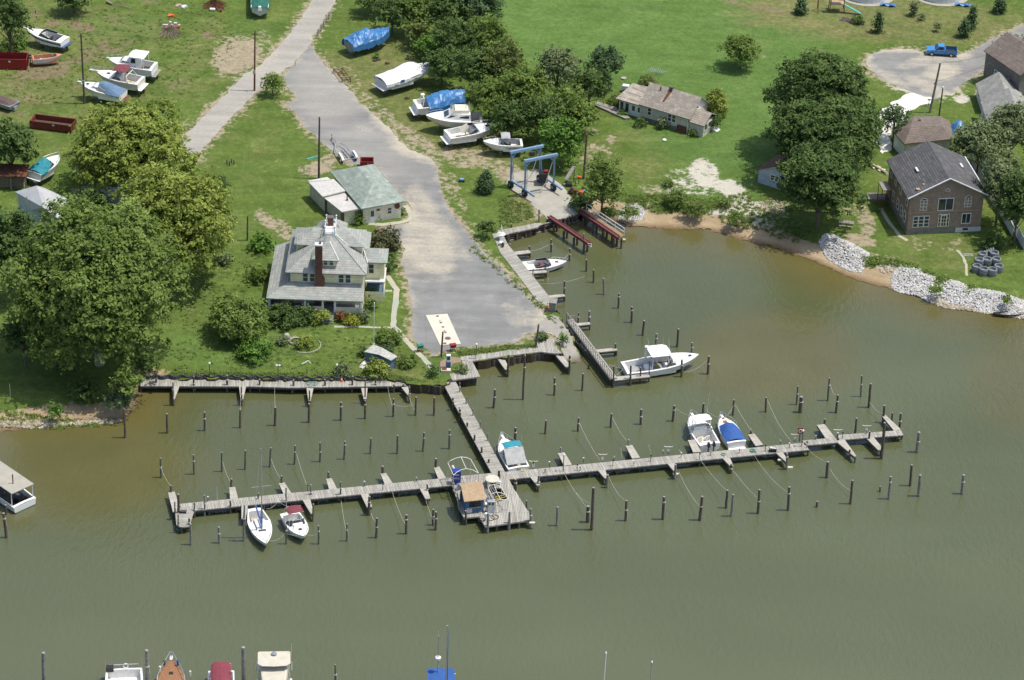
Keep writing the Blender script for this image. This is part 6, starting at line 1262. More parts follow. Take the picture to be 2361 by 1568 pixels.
def lamp(k,xt,yt,xb,yb,label,z=DK,heads=1,grp='lamp posts on the piers',m_='dark_metal'):
 b_=W(k,xb,yb,z);h=height_to(b_,t(k,xt,yt)[1]);o=thing('lamp_post',label,'lamp',b_,0,grp);MB().tube((0,0,0),(0,0,h),.05).build('post',m_,o)
 for i in range(heads):x=(i-(heads-1)/2)*.35;MB().lathe([(0,0),(.13,.02),(.16,.16),(.08,.26),(0,.3)],(x,0,h)).build('lamp_head','fender',o)
 return o
lamp('k',605,1235,597,1380,'dark lamp post at the first landward finger right of the teal bimini cruiser');lamp('l',450,918,445,1045,'lamp post beside the red life ring box on the right pier arm');lamp('j',2139,190,2134,320,'silver lamp post on the parking lot quay',G);lamp('j',254,390,266,535,'grey lamp post with two heads on the bulkhead walkway',DK,2)
lamp('j',830,385,820,520,'short lamp post behind the pampas grass',DK);lamp('i',1972,370,1982,515,'thin lamp post at the left part of the bulkhead',DK);lamp('q',125,300,130,460,'left white globe lamp at the fuel dock corner');lamp('q',143,330,145,470,'right white globe lamp at the fuel dock corner')
rb2=deck_thing('life_ring_box','red box with a life ring on a post on the right pier arm','life ring box','l',425,1003);MB().box(-.06,.06,-.06,.06,0,1.9).build('post','pile_dark',rb2);MB().box(-.3,.3,-.12,.0,1.2,2.0).build('box','red_paint',rb2);MB().ring((0,-.13,1.6),.2,.05,nrm=(0,1,0)).build('ring','white_paint',rb2)
tub=deck_thing('tub','black tub full of white floats on the edge of the right pier arm','tub','l',195,1088,rz=rad(6));MB().box(-.42,.42,-.3,.3,0,.42).build('tub_body','black_plastic',tub)
for i in range(5):MB().lathe([(0,0),(.12,.04),(.12,.12),(0,.16)],(-.28+i*.14,RN.uniform(-.1,.1),.38)).build('float','fender',tub)
peds=[('k',465,1338),('k',425,1398),('k',787,1300),('k',755,1378),('k',1077,1280),('k',1065,1332),('k',1422,1288),('k',1710,1252),('k',1985,1232),('k',2258,1212),('k',727,1375),('k',1263,1330),('k',1883,1270),('k',315,1350),('k',1540,1222),('l',130,1090),('l',260,1028),('l',338,1060),('l',565,988),('l',487,1060),('l',795,978),('l',755,970),('l',1005,938),('n',780,248),('n',1135,215),('n',393,282),('n',905,275),('n',592,328),('m',1418,352),('j',1975,815)]
peds.sort(key=lambda q:t(*q)[0])
for i,(k,x,y)in enumerate(peds):
 side='left' if i<7 else 'right';j=i if i<7 else i-7
 o=thing('dock_pedestal',f'{ORD[j] if j < 20 else "one of the last"} small grey pedestal from the left on the {side} pier arm','pedestal',W(k,x,y,DK),0,'pedestals along the long pier')
 hh=[.55,.8,.45][i%3];MB().tube((0,0,0),(0,0,hh),.04).build('post','dark_metal',o);MB().box(-.09,.09,-.07,.07,hh,hh+.18).build('head',['pale_paint','dark_metal','steel'][i%3],o)
for i,(k,x,y)in enumerate((('k',315,1350),('k',967,1285),('k',1587,1212),('l',385,1000),('l',752,960),('l',1002,925))):
 o=thing('line_holder',f'{ORD[i]} pale T shaped line holder from the left on the right pier arm','line holder',W(k,x,y,DK),0,'line holders');MB().box(-.15,.15,-.1,.1,0,.5).build('box','steel',o)
 MB().tube((0,0,.5),(0,0,.95),.03).build('post','steel',o);MB().path([(-.55,0,1.0),(-.2,0,.92),(0,0,.98),(.2,0,.92),(.55,0,1.02)],.045,5).build('crossbar','fender',o)
for i,(k,xt,yt,xb,yb)in enumerate((('k',1140,1160,1152,1262),('k',1405,1130,1430,1233),('k',1690,1178,1715,1208),('m',1478,258,1482,345))):
 b_=W(k,xb,yb,DK);h=height_to(b_,t(k,xt,yt)[1]);o=thing('pipe_post',f'{ORD[i]} thin white pipe standing on the long pier from the fuel dock','pipe',b_);MB().path([(0,0,0),(P(*t(k,xt,yt),DK+h).x-b_.x,0,h)],.03,5).build('pipe','pale_paint',o)
gu=deck_thing('rope_heap','green hose coil draped over the pier edge','hose','l',22,1085);MB().ring((0,0,.1),.3,.05).ring((.1,-.3,.0),.3,.04,nrm=(0,1,.2)).build('coil','rope_green',gu);gu.name='hose_coil'
gu=thing('hose_coil','green net hanging from the left end platform','net',W('m',1222,540,.3));MB().ring((0,0,0),.28,.08).ring((.05,.1,.3),.22,.08).path([(0,.2,.8),(0,0,.2),(.2,0,-.2)],.1,6).build('net','rope_green',gu)
gu=deck_thing('hose_coil','loose green line lying on the bulkhead walkway','rope','j',575,560);MB().ring((0,0,.05),.5,.025).ring((.5,.1,.05),.35,.025).ring((-.3,.2,.05),.3,.025).build('coil','rope_green',gu)
gu=deck_thing('hose_coil','yellow coiled line beside the teal bimini cruiser','rope','k',217,1375);MB().ring((0,0,.05),.2,.05).build('coil','yellow_paint' if 'yellow_paint' in M else 'rope',gu)
gu=deck_thing('hose_coil','green coil at the foot of a river finger','rope','k',2110,1225);MB().ring((0,0,.05),.25,.05).build('coil','rope_green',gu)
gc=deck_thing('dock_cart','grey wooden cart on the left end platform','cart','m',1250,425);MB().box(-.3,.3,-.25,.25,.2,.5).build('box','wood_grey',gc);MB().tube((-.25,-.28,.12),(-.25,.28,.12),.12).build('wheel','tyre',gc);MB().tube((.25,-.28,.12),(.25,.28,.12),.12).build('wheel','tyre',gc)
for k,x,y,z,lb in(('l',345,1228,.0,'white fender floating by the right pier arm'),('l',262,1165,.6,'white fender hung beside a river finger on the right arm'),('g',238,668,.8,'white fender on the pile at the top of the basin'),('g',1163,752,.3,'white fender hanging at the outer end of the tan catwalk'),('n',808,385,.5,'white cushion hung at a left river finger tip'),('k',1660,1408,.5,'white fender round a finger pile in the middle of the right arm'),('q',1518,1270,.8,'pale fender hanging at the right corner of the fuel dock')):
 o=thing('fender',lb,'fender',W(k,x,y,z));MB().tube((-.32,0,0),(.32,0,0),.15,n=10).build('float','fender',o);MB().path([(.32,0,0),(.5,.1,.3)],.02,4).build('cord','rope',o)
 # ---- mooring lines
def line(k1,x1,y1,z1,k2,x2,y2,z2,sag,label,grp,m_='rope',r=.017):
 a=W(k1,x1,y1,z1);b_=W(k2,x2,y2,z2);pts=[]
 for i in range(13):f=i/12;p=a.lerp(b_,f);p.z=max(.03,p.z-sag*4*f*(1-f));pts.append(p)
 tag(MB().path(pts,r,4).build('mooring_line',m_),label,'line',grp)
def lines(rows,desc,grp):
 rows=sorted(rows,key=lambda q:t(q[0],q[1],q[2])[0])
 for i,q in enumerate(rows):line(q[0],q[1],q[2],q[5]if len(q)>5 else 1.8,q[0],q[3],q[4],q[6]if len(q)>6 else 1.2,.3 if len(q)<8 else q[7],f'{ORD[i]} pale mooring line from the left {desc}',grp)
lines([('i',1520,1350,1610,1515),('i',2100,1285,2175,1480),('j',200,1265,290,1450),('j',440,1215,550,1545)],'between the green piles and the left pier arm','lines landward of the left pier arm')
lines([('i',2275,660,2268,800),('j',232,590,237,770),('j',1300,575,1345,765),('j',1505,680,1558,800),('j',1362,752,1550,748,1.4,1.4)],'off the bulkhead walkway','lines off the bulkhead')
lines([('n',622,350,655,545,1,1.4),('n',825,430,862,490,1,1.4),('n',968,280,1060,510,1,1.4),('n',1200,345,1258,490,1,1.4),('n',130,615,245,560,1.2,1.3,.5),('n',255,570,365,580,1.3,1.1,.2),('n',385,575,465,570,1.1,1.3,.2),('n',110,400,190,352,1.1,1.0,.3),('n',195,352,285,398,1.0,1.1,.1)],'on the river side of the left pier arm','lines on the river side, left arm')
lines([('k',750,925,945,1280),('k',1062,870,1200,1095),('k',1655,785,1780,855,2,1.5,.1),('k',1930,765,2060,865,2,1.5,.4),('k',2205,760,2130,860,2,1.5,.3),('k',2215,745,2395,1030,2,1.2,.1)],'landward of the right pier arm','lines landward of the right arm')
lines([('l',148,640,360,1005,2,1,.6),('l',692,510,750,605,2,2,.5),('l',1033,665,1140,760,1.2,1.2,.3)],'at the far right pier tip','lines at the right pier tip')
lines([('o',432,150,592,390,1,1.4),('o',740,180,856,345,1,1.6,.5),('o',1220,150,1362,385,1,1.4,.4),('o',1360,60,1545,278,1,1.8,.2),('o',1590,140,1760,330,1,1.4,.2),('o',1730,30,1965,290,1,1.6,.6),('o',520,290,618,363,.6,2.2,.3)],'on the river side of the right pier arm','lines on the river side, right arm')
line('l',500,1065,1,'l',665,1180,1.6,.3,'pale line from the right arm step down to a river pile','lines on the river side, right arm');line('l',690,1240,1.0,'l',880,1430,1.0,.5,'faint line drooping between two river piles at right','lines on the river side, right arm')
line('k',1730,445,1.0,'k',1965,325,1.8,.5,'pale bow line curving from the white workboat to a pile','workboat lines');line('k',1105,470,1.1,'k',1160,415,1.2,.1,'short stern line of the white workboat','workboat lines');line('k',1030,375,1.6,'k',1165,410,1.2,.1,'thin second stern line of the white workboat','workboat lines')
line('g',290,860,1.2,'g',475,790,1.2,.2,'pale line across the top basin slip','basin lines');line('g',600,935,1.2,'g',658,870,1.6,.05,'bow line of the white speedboat','basin lines');line('g',345,1168,1.1,'g',800,1100,.8,.4,'long faint line across the basin','basin lines')
# ============ TREES AND PLANTS
tintmat('leaf_olive',[(.15,.205,.04),(.23,.295,.06),(.33,.395,.09),(.46,.50,.14)],.7,.38)
tintmat('leaf_mid',[(.11,.17,.038),(.16,.235,.055),(.215,.30,.075),(.30,.38,.11)],.7,.38)
tintmat('leaf_dark',[(.06,.105,.032),(.092,.15,.043),(.125,.195,.057),(.18,.245,.08)],.7,.33)
tintmat('leaf_blue',[(.06,.105,.045),(.09,.15,.062),(.13,.195,.085),(.19,.25,.12)],.7,.33)
tintmat('leaf_bright',[(.06,.12,.02),(.10,.20,.035),(.15,.28,.05),(.22,.34,.08)],.65,.3)
tintmat('leaf_brown',[(.09,.125,.035),(.13,.17,.048),(.18,.215,.065),(.24,.26,.09)],.7,.33)
tintmat('leaf_grey',[(.09,.125,.05),(.15,.19,.08),(.21,.26,.12),(.30,.35,.19)],.65,.25)
tintmat('leaf_grass',[(.14,.20,.055),(.17,.24,.065),(.21,.28,.08),(.28,.32,.11)],.85,.45)
tintmat('leaf_lime',[(.13,.16,.02),(.22,.25,.035),(.32,.34,.05),(.40,.40,.07)],.65,.3)
tintmat('leaf_rust',[(.12,.04,.015),(.2,.07,.02),(.28,.11,.035),(.34,.16,.06)],.7,.2)
tintmat('leaf_myrtle',[(.055,.065,.03),(.09,.095,.045),(.12,.13,.06),(.16,.18,.08)],.65,.2)
tintmat('blossom',[(.35,.01,.10),(.5,.02,.17),(.62,.05,.25)],.7,.2)
def leaf_mesh(lobes,size,dens_,squash=1.,droop=0.,seed=0,lowcut=-.55,elong=1.5,edge=.42):
 """leaf clumps over a set of lobes (centre, radius): each lobe is made of many small tufts set over its surface"""
 rs=np.random.RandomState(seed+17);V,T=[],[]
 for(c,r_,tone)in lobes:
  n=max(24,int(1.35*dens_*4*math.pi*r_*r_/(size*size)))
  nt_=max(8,int(n/16));d=rs.normal(size=(nt_,3));d[:,2]+=.22;d/=np.linalg.norm(d,axis=1)[:,None]
  keep=d[:,2]>lowcut;d=d[keep];nt_=len(d)
  if nt_==0:continue
  tr_=r_*(1-edge*rs.rand(nt_)**1.5);tc=d*tr_[:,None]*np.array([1,1,squash])
  k=rs.randint(0,nt_,n);ts=size*rs.uniform(.8,2.4,nt_)[k]
  off=rs.normal(size=(n,3))*ts[:,None]*.55;off[:,2]*=.7
  p=tc[k]+off;p[:,2]-=droop*(np.hypot(p[:,0],p[:,1])/r_)**2*r_*rs.rand(n)
  nn=d[k]*.9+rs.normal(size=(n,3))*.5+np.array([0,0,.5]);nn/=np.linalg.norm(nn,axis=1)[:,None]
  a=np.cross(nn,rs.normal(size=(n,3)));a/=np.linalg.norm(a,axis=1)[:,None]+1e-9;b_=np.cross(nn,a)
  s_=size*rs.uniform(.55,1.25,n)[:,None];P0=p+np.array(c)
  q=np.stack([P0-a*s_*.5*elong,P0-b_*s_*.42,P0+a*s_*.5*elong,P0+b_*s_*.42],1)
  V.append(q.reshape(-1,3));tt=rs.rand(nt_)[k]*.45+rs.rand(n)*.45+tone;T.append(tt)
 V=np.concatenate(V);T=np.clip(np.concatenate(T),0,1);n=len(T)
 me=bpy.data.meshes.new('leaves');me.vertices.add(len(V));me.vertices.foreach_set('co',V.astype(np.float32).ravel())
 me.loops.add(n*4);me.loops.foreach_set('vertex_index',np.arange(n*4,dtype=np.int32));me.polygons.add(n)
 me.polygons.foreach_set('loop_start',np.arange(0,n*4,4,dtype=np.int32));me.update(calc_edges=True)
 at=me.attributes.new('tint','FLOAT','FACE');at.data.foreach_set('value',T.astype(np.float32));return me
NLEAF=[0]
def tree(label,cx,cy,rx,ry,m_='leaf_mid',cat='tree',name='tree',leaf=.42,dens_=.85,nl=None,trunk=.18,bark='bark',group=None,shape='round',seed=None,ratio=None,limbs=True,blossom=None,squash=1.,z0=None,clear=None,droop=0.):
 """crown ellipse given in photo pixels; the tree stands on the ground below it"""
 seed=seed if seed is not None else int(cx*7+cy*3);rs=random.Random(seed)
 s_=scale_at(P(cx,cy,G+5));R_=rx/s_;hv=ry/s_;Rz=math.sqrt(max((hv**2-(R_*.5)**2),(.45*R_)**2))/.86
 if ratio:Rz=R_*ratio
 cl=(clear if clear is not None else(.55*R_ if cat=='tree' else 0.0));zc=Rz*.92+cl*.8
 if cat!='tree':zc=Rz*.72
 gz_=G if z0 is None else z0
 base=P(cx,cy,gz_+zc);base.z=gz_
 o=thing(name,label,cat,base,0,group);lobes=[]
 n_l=int((nl or max(5,min(40,int(6+R_*3.2))))*(1.7 if R_>2.5 and shape=='round' else 1));leaf=leaf*(.82 if R_>2.5 else 1)
 if shape=='cone':
  for i in range(n_l):
   f=(i+.5)/n_l;z=Rz*2*f*.95+.1;rr=R_*(1-f)**.8+.08
   for j in range(max(1,int(4*(1-f))+1)):
    an=rs.random()*6.28;lobes.append(((math.cos(an)*rr*.5,math.sin(an)*rr*.5,z),rr*.62+.1,rs.uniform(-.12,.1)))
 elif shape=='flame':
  for i in range(n_l):
   f=(i+.5)/n_l;z=.15*R_+(2*Rz)*f*.92;rr=R_*math.sin(math.pi*min(1,(f*.72+.28)))**.8;an=rs.random()*6.28
   for an in(an,an+2.1,an+4.2):lobes.append(((math.cos(an)*rr*.42,math.sin(an)*rr*.42,z),rr*.6+.05,rs.uniform(-.12,.1)))
 else:
  ga=2.39996
  for i in range(n_l):
   u=1-(i+.5)/n_l*1.55;u=max(-.62,u);an=i*ga+rs.uniform(-.4,.4);q=math.sqrt(max(0,1-u*u));f=rs.uniform(.42,.88)if R_>2.5 else rs.uniform(.5,.74)
   lr=R_*((.50-.34*f)*rs.uniform(.8,1.3)if R_>2.5 else rs.uniform(.26,.42)*(1.25 if n_l<9 else 1))
   f*=rs.choice((1,1,1.12,.9));lobes.append(((math.cos(an)*q*R_*f,math.sin(an)*q*R_*f,zc+u*Rz*f*1.05),lr,rs.uniform(-.14,.14)))
  for i in range(max(1,n_l//8)):lobes.append(((rs.uniform(-.2,.2)*R_,rs.uniform(-.2,.2)*R_,zc+rs.uniform(-.2,.3)*Rz),R_*.42,-.1))
 me=leaf_mesh(lobes,leaf,dens_,squash,droop,seed);me.materials.append(M[m_]);NLEAF[0]+=len(me.polygons)
 c=bpy.data.objects.new('crown',me);COL.objects.link(c);c.parent=o
 if blossom:
  bl=[((l[0][0]*1.25,l[0][1]*1.25,l[0][2]+.15),l[1]*.35,0)for i,l in enumerate(lobes)if i in blossom]
  m2=leaf_mesh(bl,.22,.9,1,0,seed+5);m2.materials.append(M['blossom']);f_=bpy.data.objects.new('blossom',m2);COL.objects.link(f_);f_.parent=o
 tk=MB();r0_=max(.06,R_*.055)if cat=='tree' else max(.03,R_*.05);topz=zc+Rz*(.35 if shape=='round' else .6)
 tk.path([(0,0,-.1),(rs.uniform(-.1,.1)*R_*.3,rs.uniform(-.1,.1)*R_*.3,zc*.45),(rs.uniform(-.12,.12)*R_,rs.uniform(-.12,.12)*R_,topz)],r0_,8,r0_*.35);tko=tk.build('trunk',bark,o)
 if limbs and R_>1.2 and shape=='round':
  mb=MB();
  for l in lobes[::2]:
   p=Vector(l[0]);q=Vector((0,0,max(zc*.35,p.z*.45)));mb.path([q,q.lerp(p,.5)+Vector((rs.uniform(-.3,.3),rs.uniform(-.3,.3),-.1*R_*.3)),p+(p-Vector((0,0,zc)))*.12],r0_*.42,5,r0_*.12)
  mb.build('limb',bark,tko)
 return o
tree('huge yellow green tree, upper of the two joined olive crowns on the left',298,352,150,116,'leaf_olive',leaf=.46,bark='bark_pale',nl=44,dens_=.7,clear=2)
tree('yellow green tree right of the twin trunk, its crown reaching towards the house',402,520,136,142,'leaf_olive',leaf=.46,bark='bark_pale',nl=44,dens_=.75,clear=1.2)
tree('very large fresh green tree in front on the left bank',222,675,202,195,'leaf_mid',leaf=.46,bark='bark_pale',nl=60,dens_=.78,clear=.6)
tree('dark tree in the shade between the two big left crowns',205,478,60,38,'leaf_dark',leaf=.42)
tree('dense dark green tree cut by the left edge',22,572,74,105,'leaf_dark',leaf=.46,nl=26)
tree('dark leafy tree at the left edge above the firewood shed',22,338,66,62,'leaf_dark',leaf=.44)
tree('dark tree filling the top left corner',20,45,55,75,'leaf_dark',leaf=.44)
tree('small dark tree at the top edge left of the debris',170,-8,45,14,'leaf_dark')
tree('low tree leaning over the water at the left shore',290,880,44,58,'leaf_mid',leaf=.36,clear=.4,bark='bark_pale')
tree('blue green bush hanging over the water below the leaning tree',275,925,34,28,'leaf_blue',cat='shrub',name='shrub',leaf=.34)
tree('bright green shrub on the stony left shore',126,948,20,17,'leaf_bright',cat='shrub',name='shrub',leaf=.28)
tree('dark shrub by the left waterline stones',55,775,60,60,'leaf_dark',leaf=.42)
tree('shaded green undergrowth bush under the front left tree',190,905,40,26,'leaf_dark',cat='shrub',name='shrub')
tree('bush at the left end of the steel bulkhead',330,838,34,30,'leaf_dark',cat='shrub',name='shrub')
tree('grey green bush at the foot of the right yellowing tree',513,600,20,14,'leaf_grey',cat='shrub',name='shrub')
tree('round dark bush on the slope right of the yellowing crowns',503,430,29,38,'leaf_dark',cat='tree',leaf=.3,clear=.3)
tree('pale dark bush beneath the right olive crown',520,520,22,36,'leaf_dark',leaf=.34,cat='shrub',name='shrub')
tree('wide low spreading tree on the lawn left of the porch',550,738,80,54,'leaf_mid',leaf=.36,clear=.5,nl=22)
tree('leafy bush at the left rear corner of the house',602,565,32,20,'leaf_bright',cat='shrub',name='shrub')
tree('bush against the left porch of the yellow house',598,635,26,22,'leaf_mid',cat='shrub',name='shrub')
tree('long dark shrub mass under the left half of the porch',655,730,46,22,'leaf_dark',cat='shrub',name='shrub',leaf=.26)
tree('dark green foundation shrub between the long mass and the golden one',700,730,34,22,'leaf_dark',cat='shrub',name='shrub',leaf=.26)
tree('golden green round shrub left of the porch steps',740,733,24,20,'leaf_olive',cat='shrub',name='shrub',leaf=.24)
tree('rusty orange shrub right of the porch steps',784,732,11,14,'leaf_rust',cat='shrub',name='shrub',leaf=.22)
tree('lime green low hedge at the right porch corner',810,741,22,11,'leaf_lime',cat='shrub',name='shrub',leaf=.22)
tree('leafy green bush below the side porch',855,678,18,16,'leaf_bright',cat='shrub',name='shrub',leaf=.26)
tree('rounded dark bush beside the side porch path',853,704,18,14,'leaf_dark',cat='shrub',name='shrub',leaf=.24)
tree('loose grey green bush at the right porch corner',842,730,13,18,'leaf_grey',cat='shrub',name='shrub',leaf=.24)
tree('dark crepe myrtle with pink blossom right of the yellow house',888,563,43,42,'leaf_myrtle',leaf=.28,blossom=(1,4,9,6,12,15,20),clear=.3,nl=18)
tree('dark bush below the flowering myrtle',890,612,18,22,'leaf_dark',cat='shrub',name='shrub')
tree('feathery green bush at the annex front',827,505,17,17,'leaf_mid',cat='shrub',name='shrub',leaf=.24)
tree('small bright bush under the office window',872,502,9,8,'leaf_bright',cat='shrub',name='shrub',leaf=.2)
tree('pale weeds beside the office corner',922,488,12,10,'leaf_grey',cat='shrub',name='shrub',leaf=.2)
tree('drooping small tree on the grass tip between the lanes',629,193,29,31,'leaf_mid',leaf=.28,clear=.2,droop=.25,seed=4)
tree('round spiky pampas grass clump behind the bulkhead',790,852,21,17,'leaf_grey',cat='plant',name='pampas_grass',leaf=.3,limbs=False)
tree('sprawling bush in front of the blue shed',868,852,32,16,'leaf_olive',cat='shrub',name='shrub',leaf=.24)
tree('dark evergreen dome beside the fuel pump',999,856,16,17,'leaf_dark',cat='shrub',name='shrub',leaf=.2)
tree('conifer bush behind the blue shed',838,812,12,13,'leaf_dark',cat='shrub',name='shrub',leaf=.22)
tree('bluish juniper arching over the shed roof',894,804,14,8,'leaf_blue',cat='shrub',name='shrub',leaf=.22)
tree('green weedy clump right of the blue shed',940,835,26,14,'leaf_mid',cat='shrub',name='shrub',leaf=.22)
tree('leafy patch above the blue shed',895,778,34,12,'leaf_mid',cat='shrub',name='shrub',leaf=.22)
tree('dry brownish bush beside the stone pond',648,788,17,12,'leaf_grey',cat='shrub',name='shrub',leaf=.2)
tree('low weeds around the pond rim',703,792,26,9,'leaf_olive',cat='shrub',name='shrub',leaf=.18)
tree('green perennial bed on the lawn left of the pond',590,810,46,10,'leaf_bright',cat='shrub',name='shrub',leaf=.22)
tree('grey green beach shrub on the river end of the lot',1250,778,16,8,'leaf_blue',cat='shrub',name='shrub',leaf=.2)
tree('weeds behind the fuel pump on shore',1065,852,16,8,'leaf_grey',cat='shrub',name='shrub',leaf=.18)
tree('green vines spilling over the ramp wall',1298,782,9,16,'leaf_bright',cat='shrub',name='shrub',leaf=.22)
tree('round dark shrub tree at the left head of the basin quay',1123,528,24,22,'leaf_dark',leaf=.26,clear=.25)
tree('pointed dark cypress on the grass left of the boat lift',1121,413,20,26,'leaf_blue',leaf=.24,shape='flame',nl=10)
tree('yellow variegated bush at the foot of the cypress',1115,436,11,8,'leaf_lime',cat='shrub',name='shrub',leaf=.2)
wood=[(855,0,40,20,'leaf_dark'),(905,28,52,42,'leaf_dark'),(968,22,50,46,'leaf_mid'),(1030,30,56,48,'leaf_dark'),(1100,18,60,50,'leaf_blue'),(965,72,36,30,'leaf_brown'),(1050,92,62,52,'leaf_dark'),(1120,82,58,52,'leaf_mid'),(1020,145,46,42,'leaf_dark'),(1090,160,56,50,'leaf_dark'),(1160,150,62,56,'leaf_brown'),(1130,225,56,52,'leaf_mid'),(1205,205,62,60,'leaf_mid'),(1180,275,52,44,'leaf_dark'),(1250,270,50,50,'leaf_dark'),(1285,165,60,68,'leaf_grey'),(1300,245,50,52,'leaf_mid'),(1395,150,46,46,'leaf_blue'),(1360,200,44,46,'leaf_dark'),(1340,270,44,34,'leaf_mid'),(985,105,34,20,'leaf_bright')]
names=['dark','tall','broad','ragged','rounded','shaded','leafy'];cn={'leaf_dark':'dark green','leaf_mid':'mid green','leaf_blue':'blue green','leaf_brown':'brownish','leaf_grey':'greyish thin leaved','leaf_bright':'bright green'}
for i,(x,y,a,b_,m_)in enumerate(sorted(wood,key=lambda q:q[1])):
 tree(f'{cn[m_]} tree, {ORD[i] if i < 20 else "lowest"} from the top in the central wood',x,y,a,b_,m_,leaf=.42,group='trees of the central wood',dens_=.8 if m_!='leaf_grey' else .5)
tree('bright green leafy tree beside the blue boat lift',1292,330,54,58,'leaf_bright',leaf=.42,nl=22,clear=.4)
tree('feathery willow like tree right of the boat lift pad',1390,425,52,74,'leaf_mid',leaf=.32,dens_=.62,clear=.2,droop=.2,nl=24,seed=77)
tree('dark undergrowth bush right of the tree by the lift',1340,470,30,20,'leaf_dark',cat='shrub',name='shrub')
for i,(x,y,a,b_,m_)in enumerate([(1405,492,24,7,'leaf_grass'),(1450,490,24,6,'leaf_grass'),(1560,460,34,7,'leaf_grass'),(1605,484,30,7,'leaf_grass'),(1540,424,16,5,'leaf_grass'),(1668,470,18,6,'leaf_grass'),(1700,506,26,8,'leaf_mid')]):
 tree(f'{ORD[i]} low weedy clump from the left along the sandy cove',x,y,a,b_,m_,cat='shrub',name='shrub',leaf=.22,group='weeds along the cove')
tree('rounded yellow green evergreen at the right end of the cottage',1652,228,28,35,'leaf_olive',leaf=.26,shape='flame',nl=9)
tree('shadowy bush under the rounded evergreen',1646,280,20,26,'leaf_dark',cat='shrub',name='shrub',leaf=.26)
tree('light green bush at the cottage porch steps',1598,308,9,10,'leaf_mid',cat='shrub',name='shrub',leaf=.2)
tree('dusty green bush in front of the cottage windows',1526,285,15,17,'leaf_grey',cat='shrub',name='shrub',leaf=.22)
tree('purple brown bush behind the cottage',1494,192,26,14,'leaf_brown',cat='shrub',name='shrub',leaf=.26)
tree('low dark plants along the cottage wall',1475,285,18,7,'leaf_dark',cat='shrub',name='shrub',leaf=.2)
tree('green bush at the left corner of the cottage',1436,262,10,8,'leaf_bright',cat='shrub',name='shrub',leaf=.2)
tree('bushes behind the cottage porch',1425,232,26,12,'leaf_mid',cat='shrub',name='shrub',leaf=.24)
tree('lone round tree with a visible trunk in the open meadow',1711,116,50,36,'leaf_mid',leaf=.34,clear=1.5,nl=22,dens_=.6,bark='bark')
tree('huge dark oak, upper part of the crown by the turning circle',1893,225,114,110,'leaf_dark',leaf=.44,nl=40,clear=3.5,seed=31)
tree('broad middle tree in front of the huge oak',1905,318,128,100,'leaf_dark',leaf=.42,nl=34,clear=2.5)
tree('dark broad tree closest to the cove under the oak',1892,425,100,92,'leaf_dark',leaf=.42,nl=34,clear=2.2)
tree('dark tree between the oak and the garage',1975,300,60,70,'leaf_dark',leaf=.42)
tree('thin leaved small tree above the garage roof',2063,278,42,38,'leaf_blue',leaf=.32,clear=1.5,dens_=.55)
for i,(x,y,a,b_)in enumerate([(1848,12,13,17),(2026,48,11,24),(2225,62,13,20),(2242,36,12,26),(2306,8,14,18),(2107,20,6,15)]):
 tree(f'{ORD[i]} small dark evergreen from the left on the far mown lawn' if i!=5 else 'thin sapling with sparse leaves on the far lawn',x,y,a,b_,'leaf_blue' if i!=5 else 'leaf_grey',leaf=.28,shape='flame',nl=8,group='evergreens on the far lawn' if i!=5 else None)
tree('tiny sapling near the thin sapling on the far lawn',2126,38,6,7,'leaf_grey',leaf=.22,dens_=.4);tree('tiny bare sapling above the blue pickup',2161,62,7,9,'leaf_grey',leaf=.2,dens_=.35)
tree('silvery green tree in front of the white houses at right',2262,332,76,58,'leaf_grey',leaf=.38,nl=26,dens_=.65)
tree('silvery tree at the right edge above the fence',2335,300,62,66,'leaf_grey',leaf=.38,nl=24,dens_=.7)
tree('grey green tree beside the brick house gable',2308,425,62,74,'leaf_grey',leaf=.36,nl=22,clear=2.8,dens_=.6)
tree('darker tree at the right edge below the silvery ones',2350,470,50,80,'leaf_dark',leaf=.4,nl=24,clear=2)
tree('dark leafy tree by the road at the right edge',2348,120,30,46,'leaf_dark',leaf=.34);tree('slender open tree beside the road at right',2322,100,20,22,'leaf_grey',leaf=.28,dens_=.5,clear=1.2)
tree('shrub on the shore stones at right',2160,668,16,12,'leaf_mid',cat='shrub',name='shrub',leaf=.22);tree('green growth between the shore stones at far right',2322,692,14,12,'leaf_mid',cat='shrub',name='shrub',leaf=.22)
tree('bush by the dark ground right of the brick house',2290,560,26,22,'leaf_dark',cat='shrub',name='shrub')
tree('bushes in the far raised garden bed',1977,47,18,8,'leaf_dark',cat='shrub',name='shrub',leaf=.22);tree('dark shrub line behind the blue wrapped boat',1010,112,30,12,'leaf_bright',cat='shrub',name='shrub',leaf=.26)
tree('low weeds by the white shrink wrapped boat',868,128,7,9,'leaf_bright',cat='shrub',name='shrub',leaf=.2);tree('leafy bush beside the red dumpster',52,103,14,12,'leaf_bright',cat='shrub',name='shrub',leaf=.26)
tree('green bush behind the navy striped bowrider',30,98,30,16,'leaf_mid',cat='shrub',name='shrub',leaf=.3)
print('LEAVES',NLEAF[0])
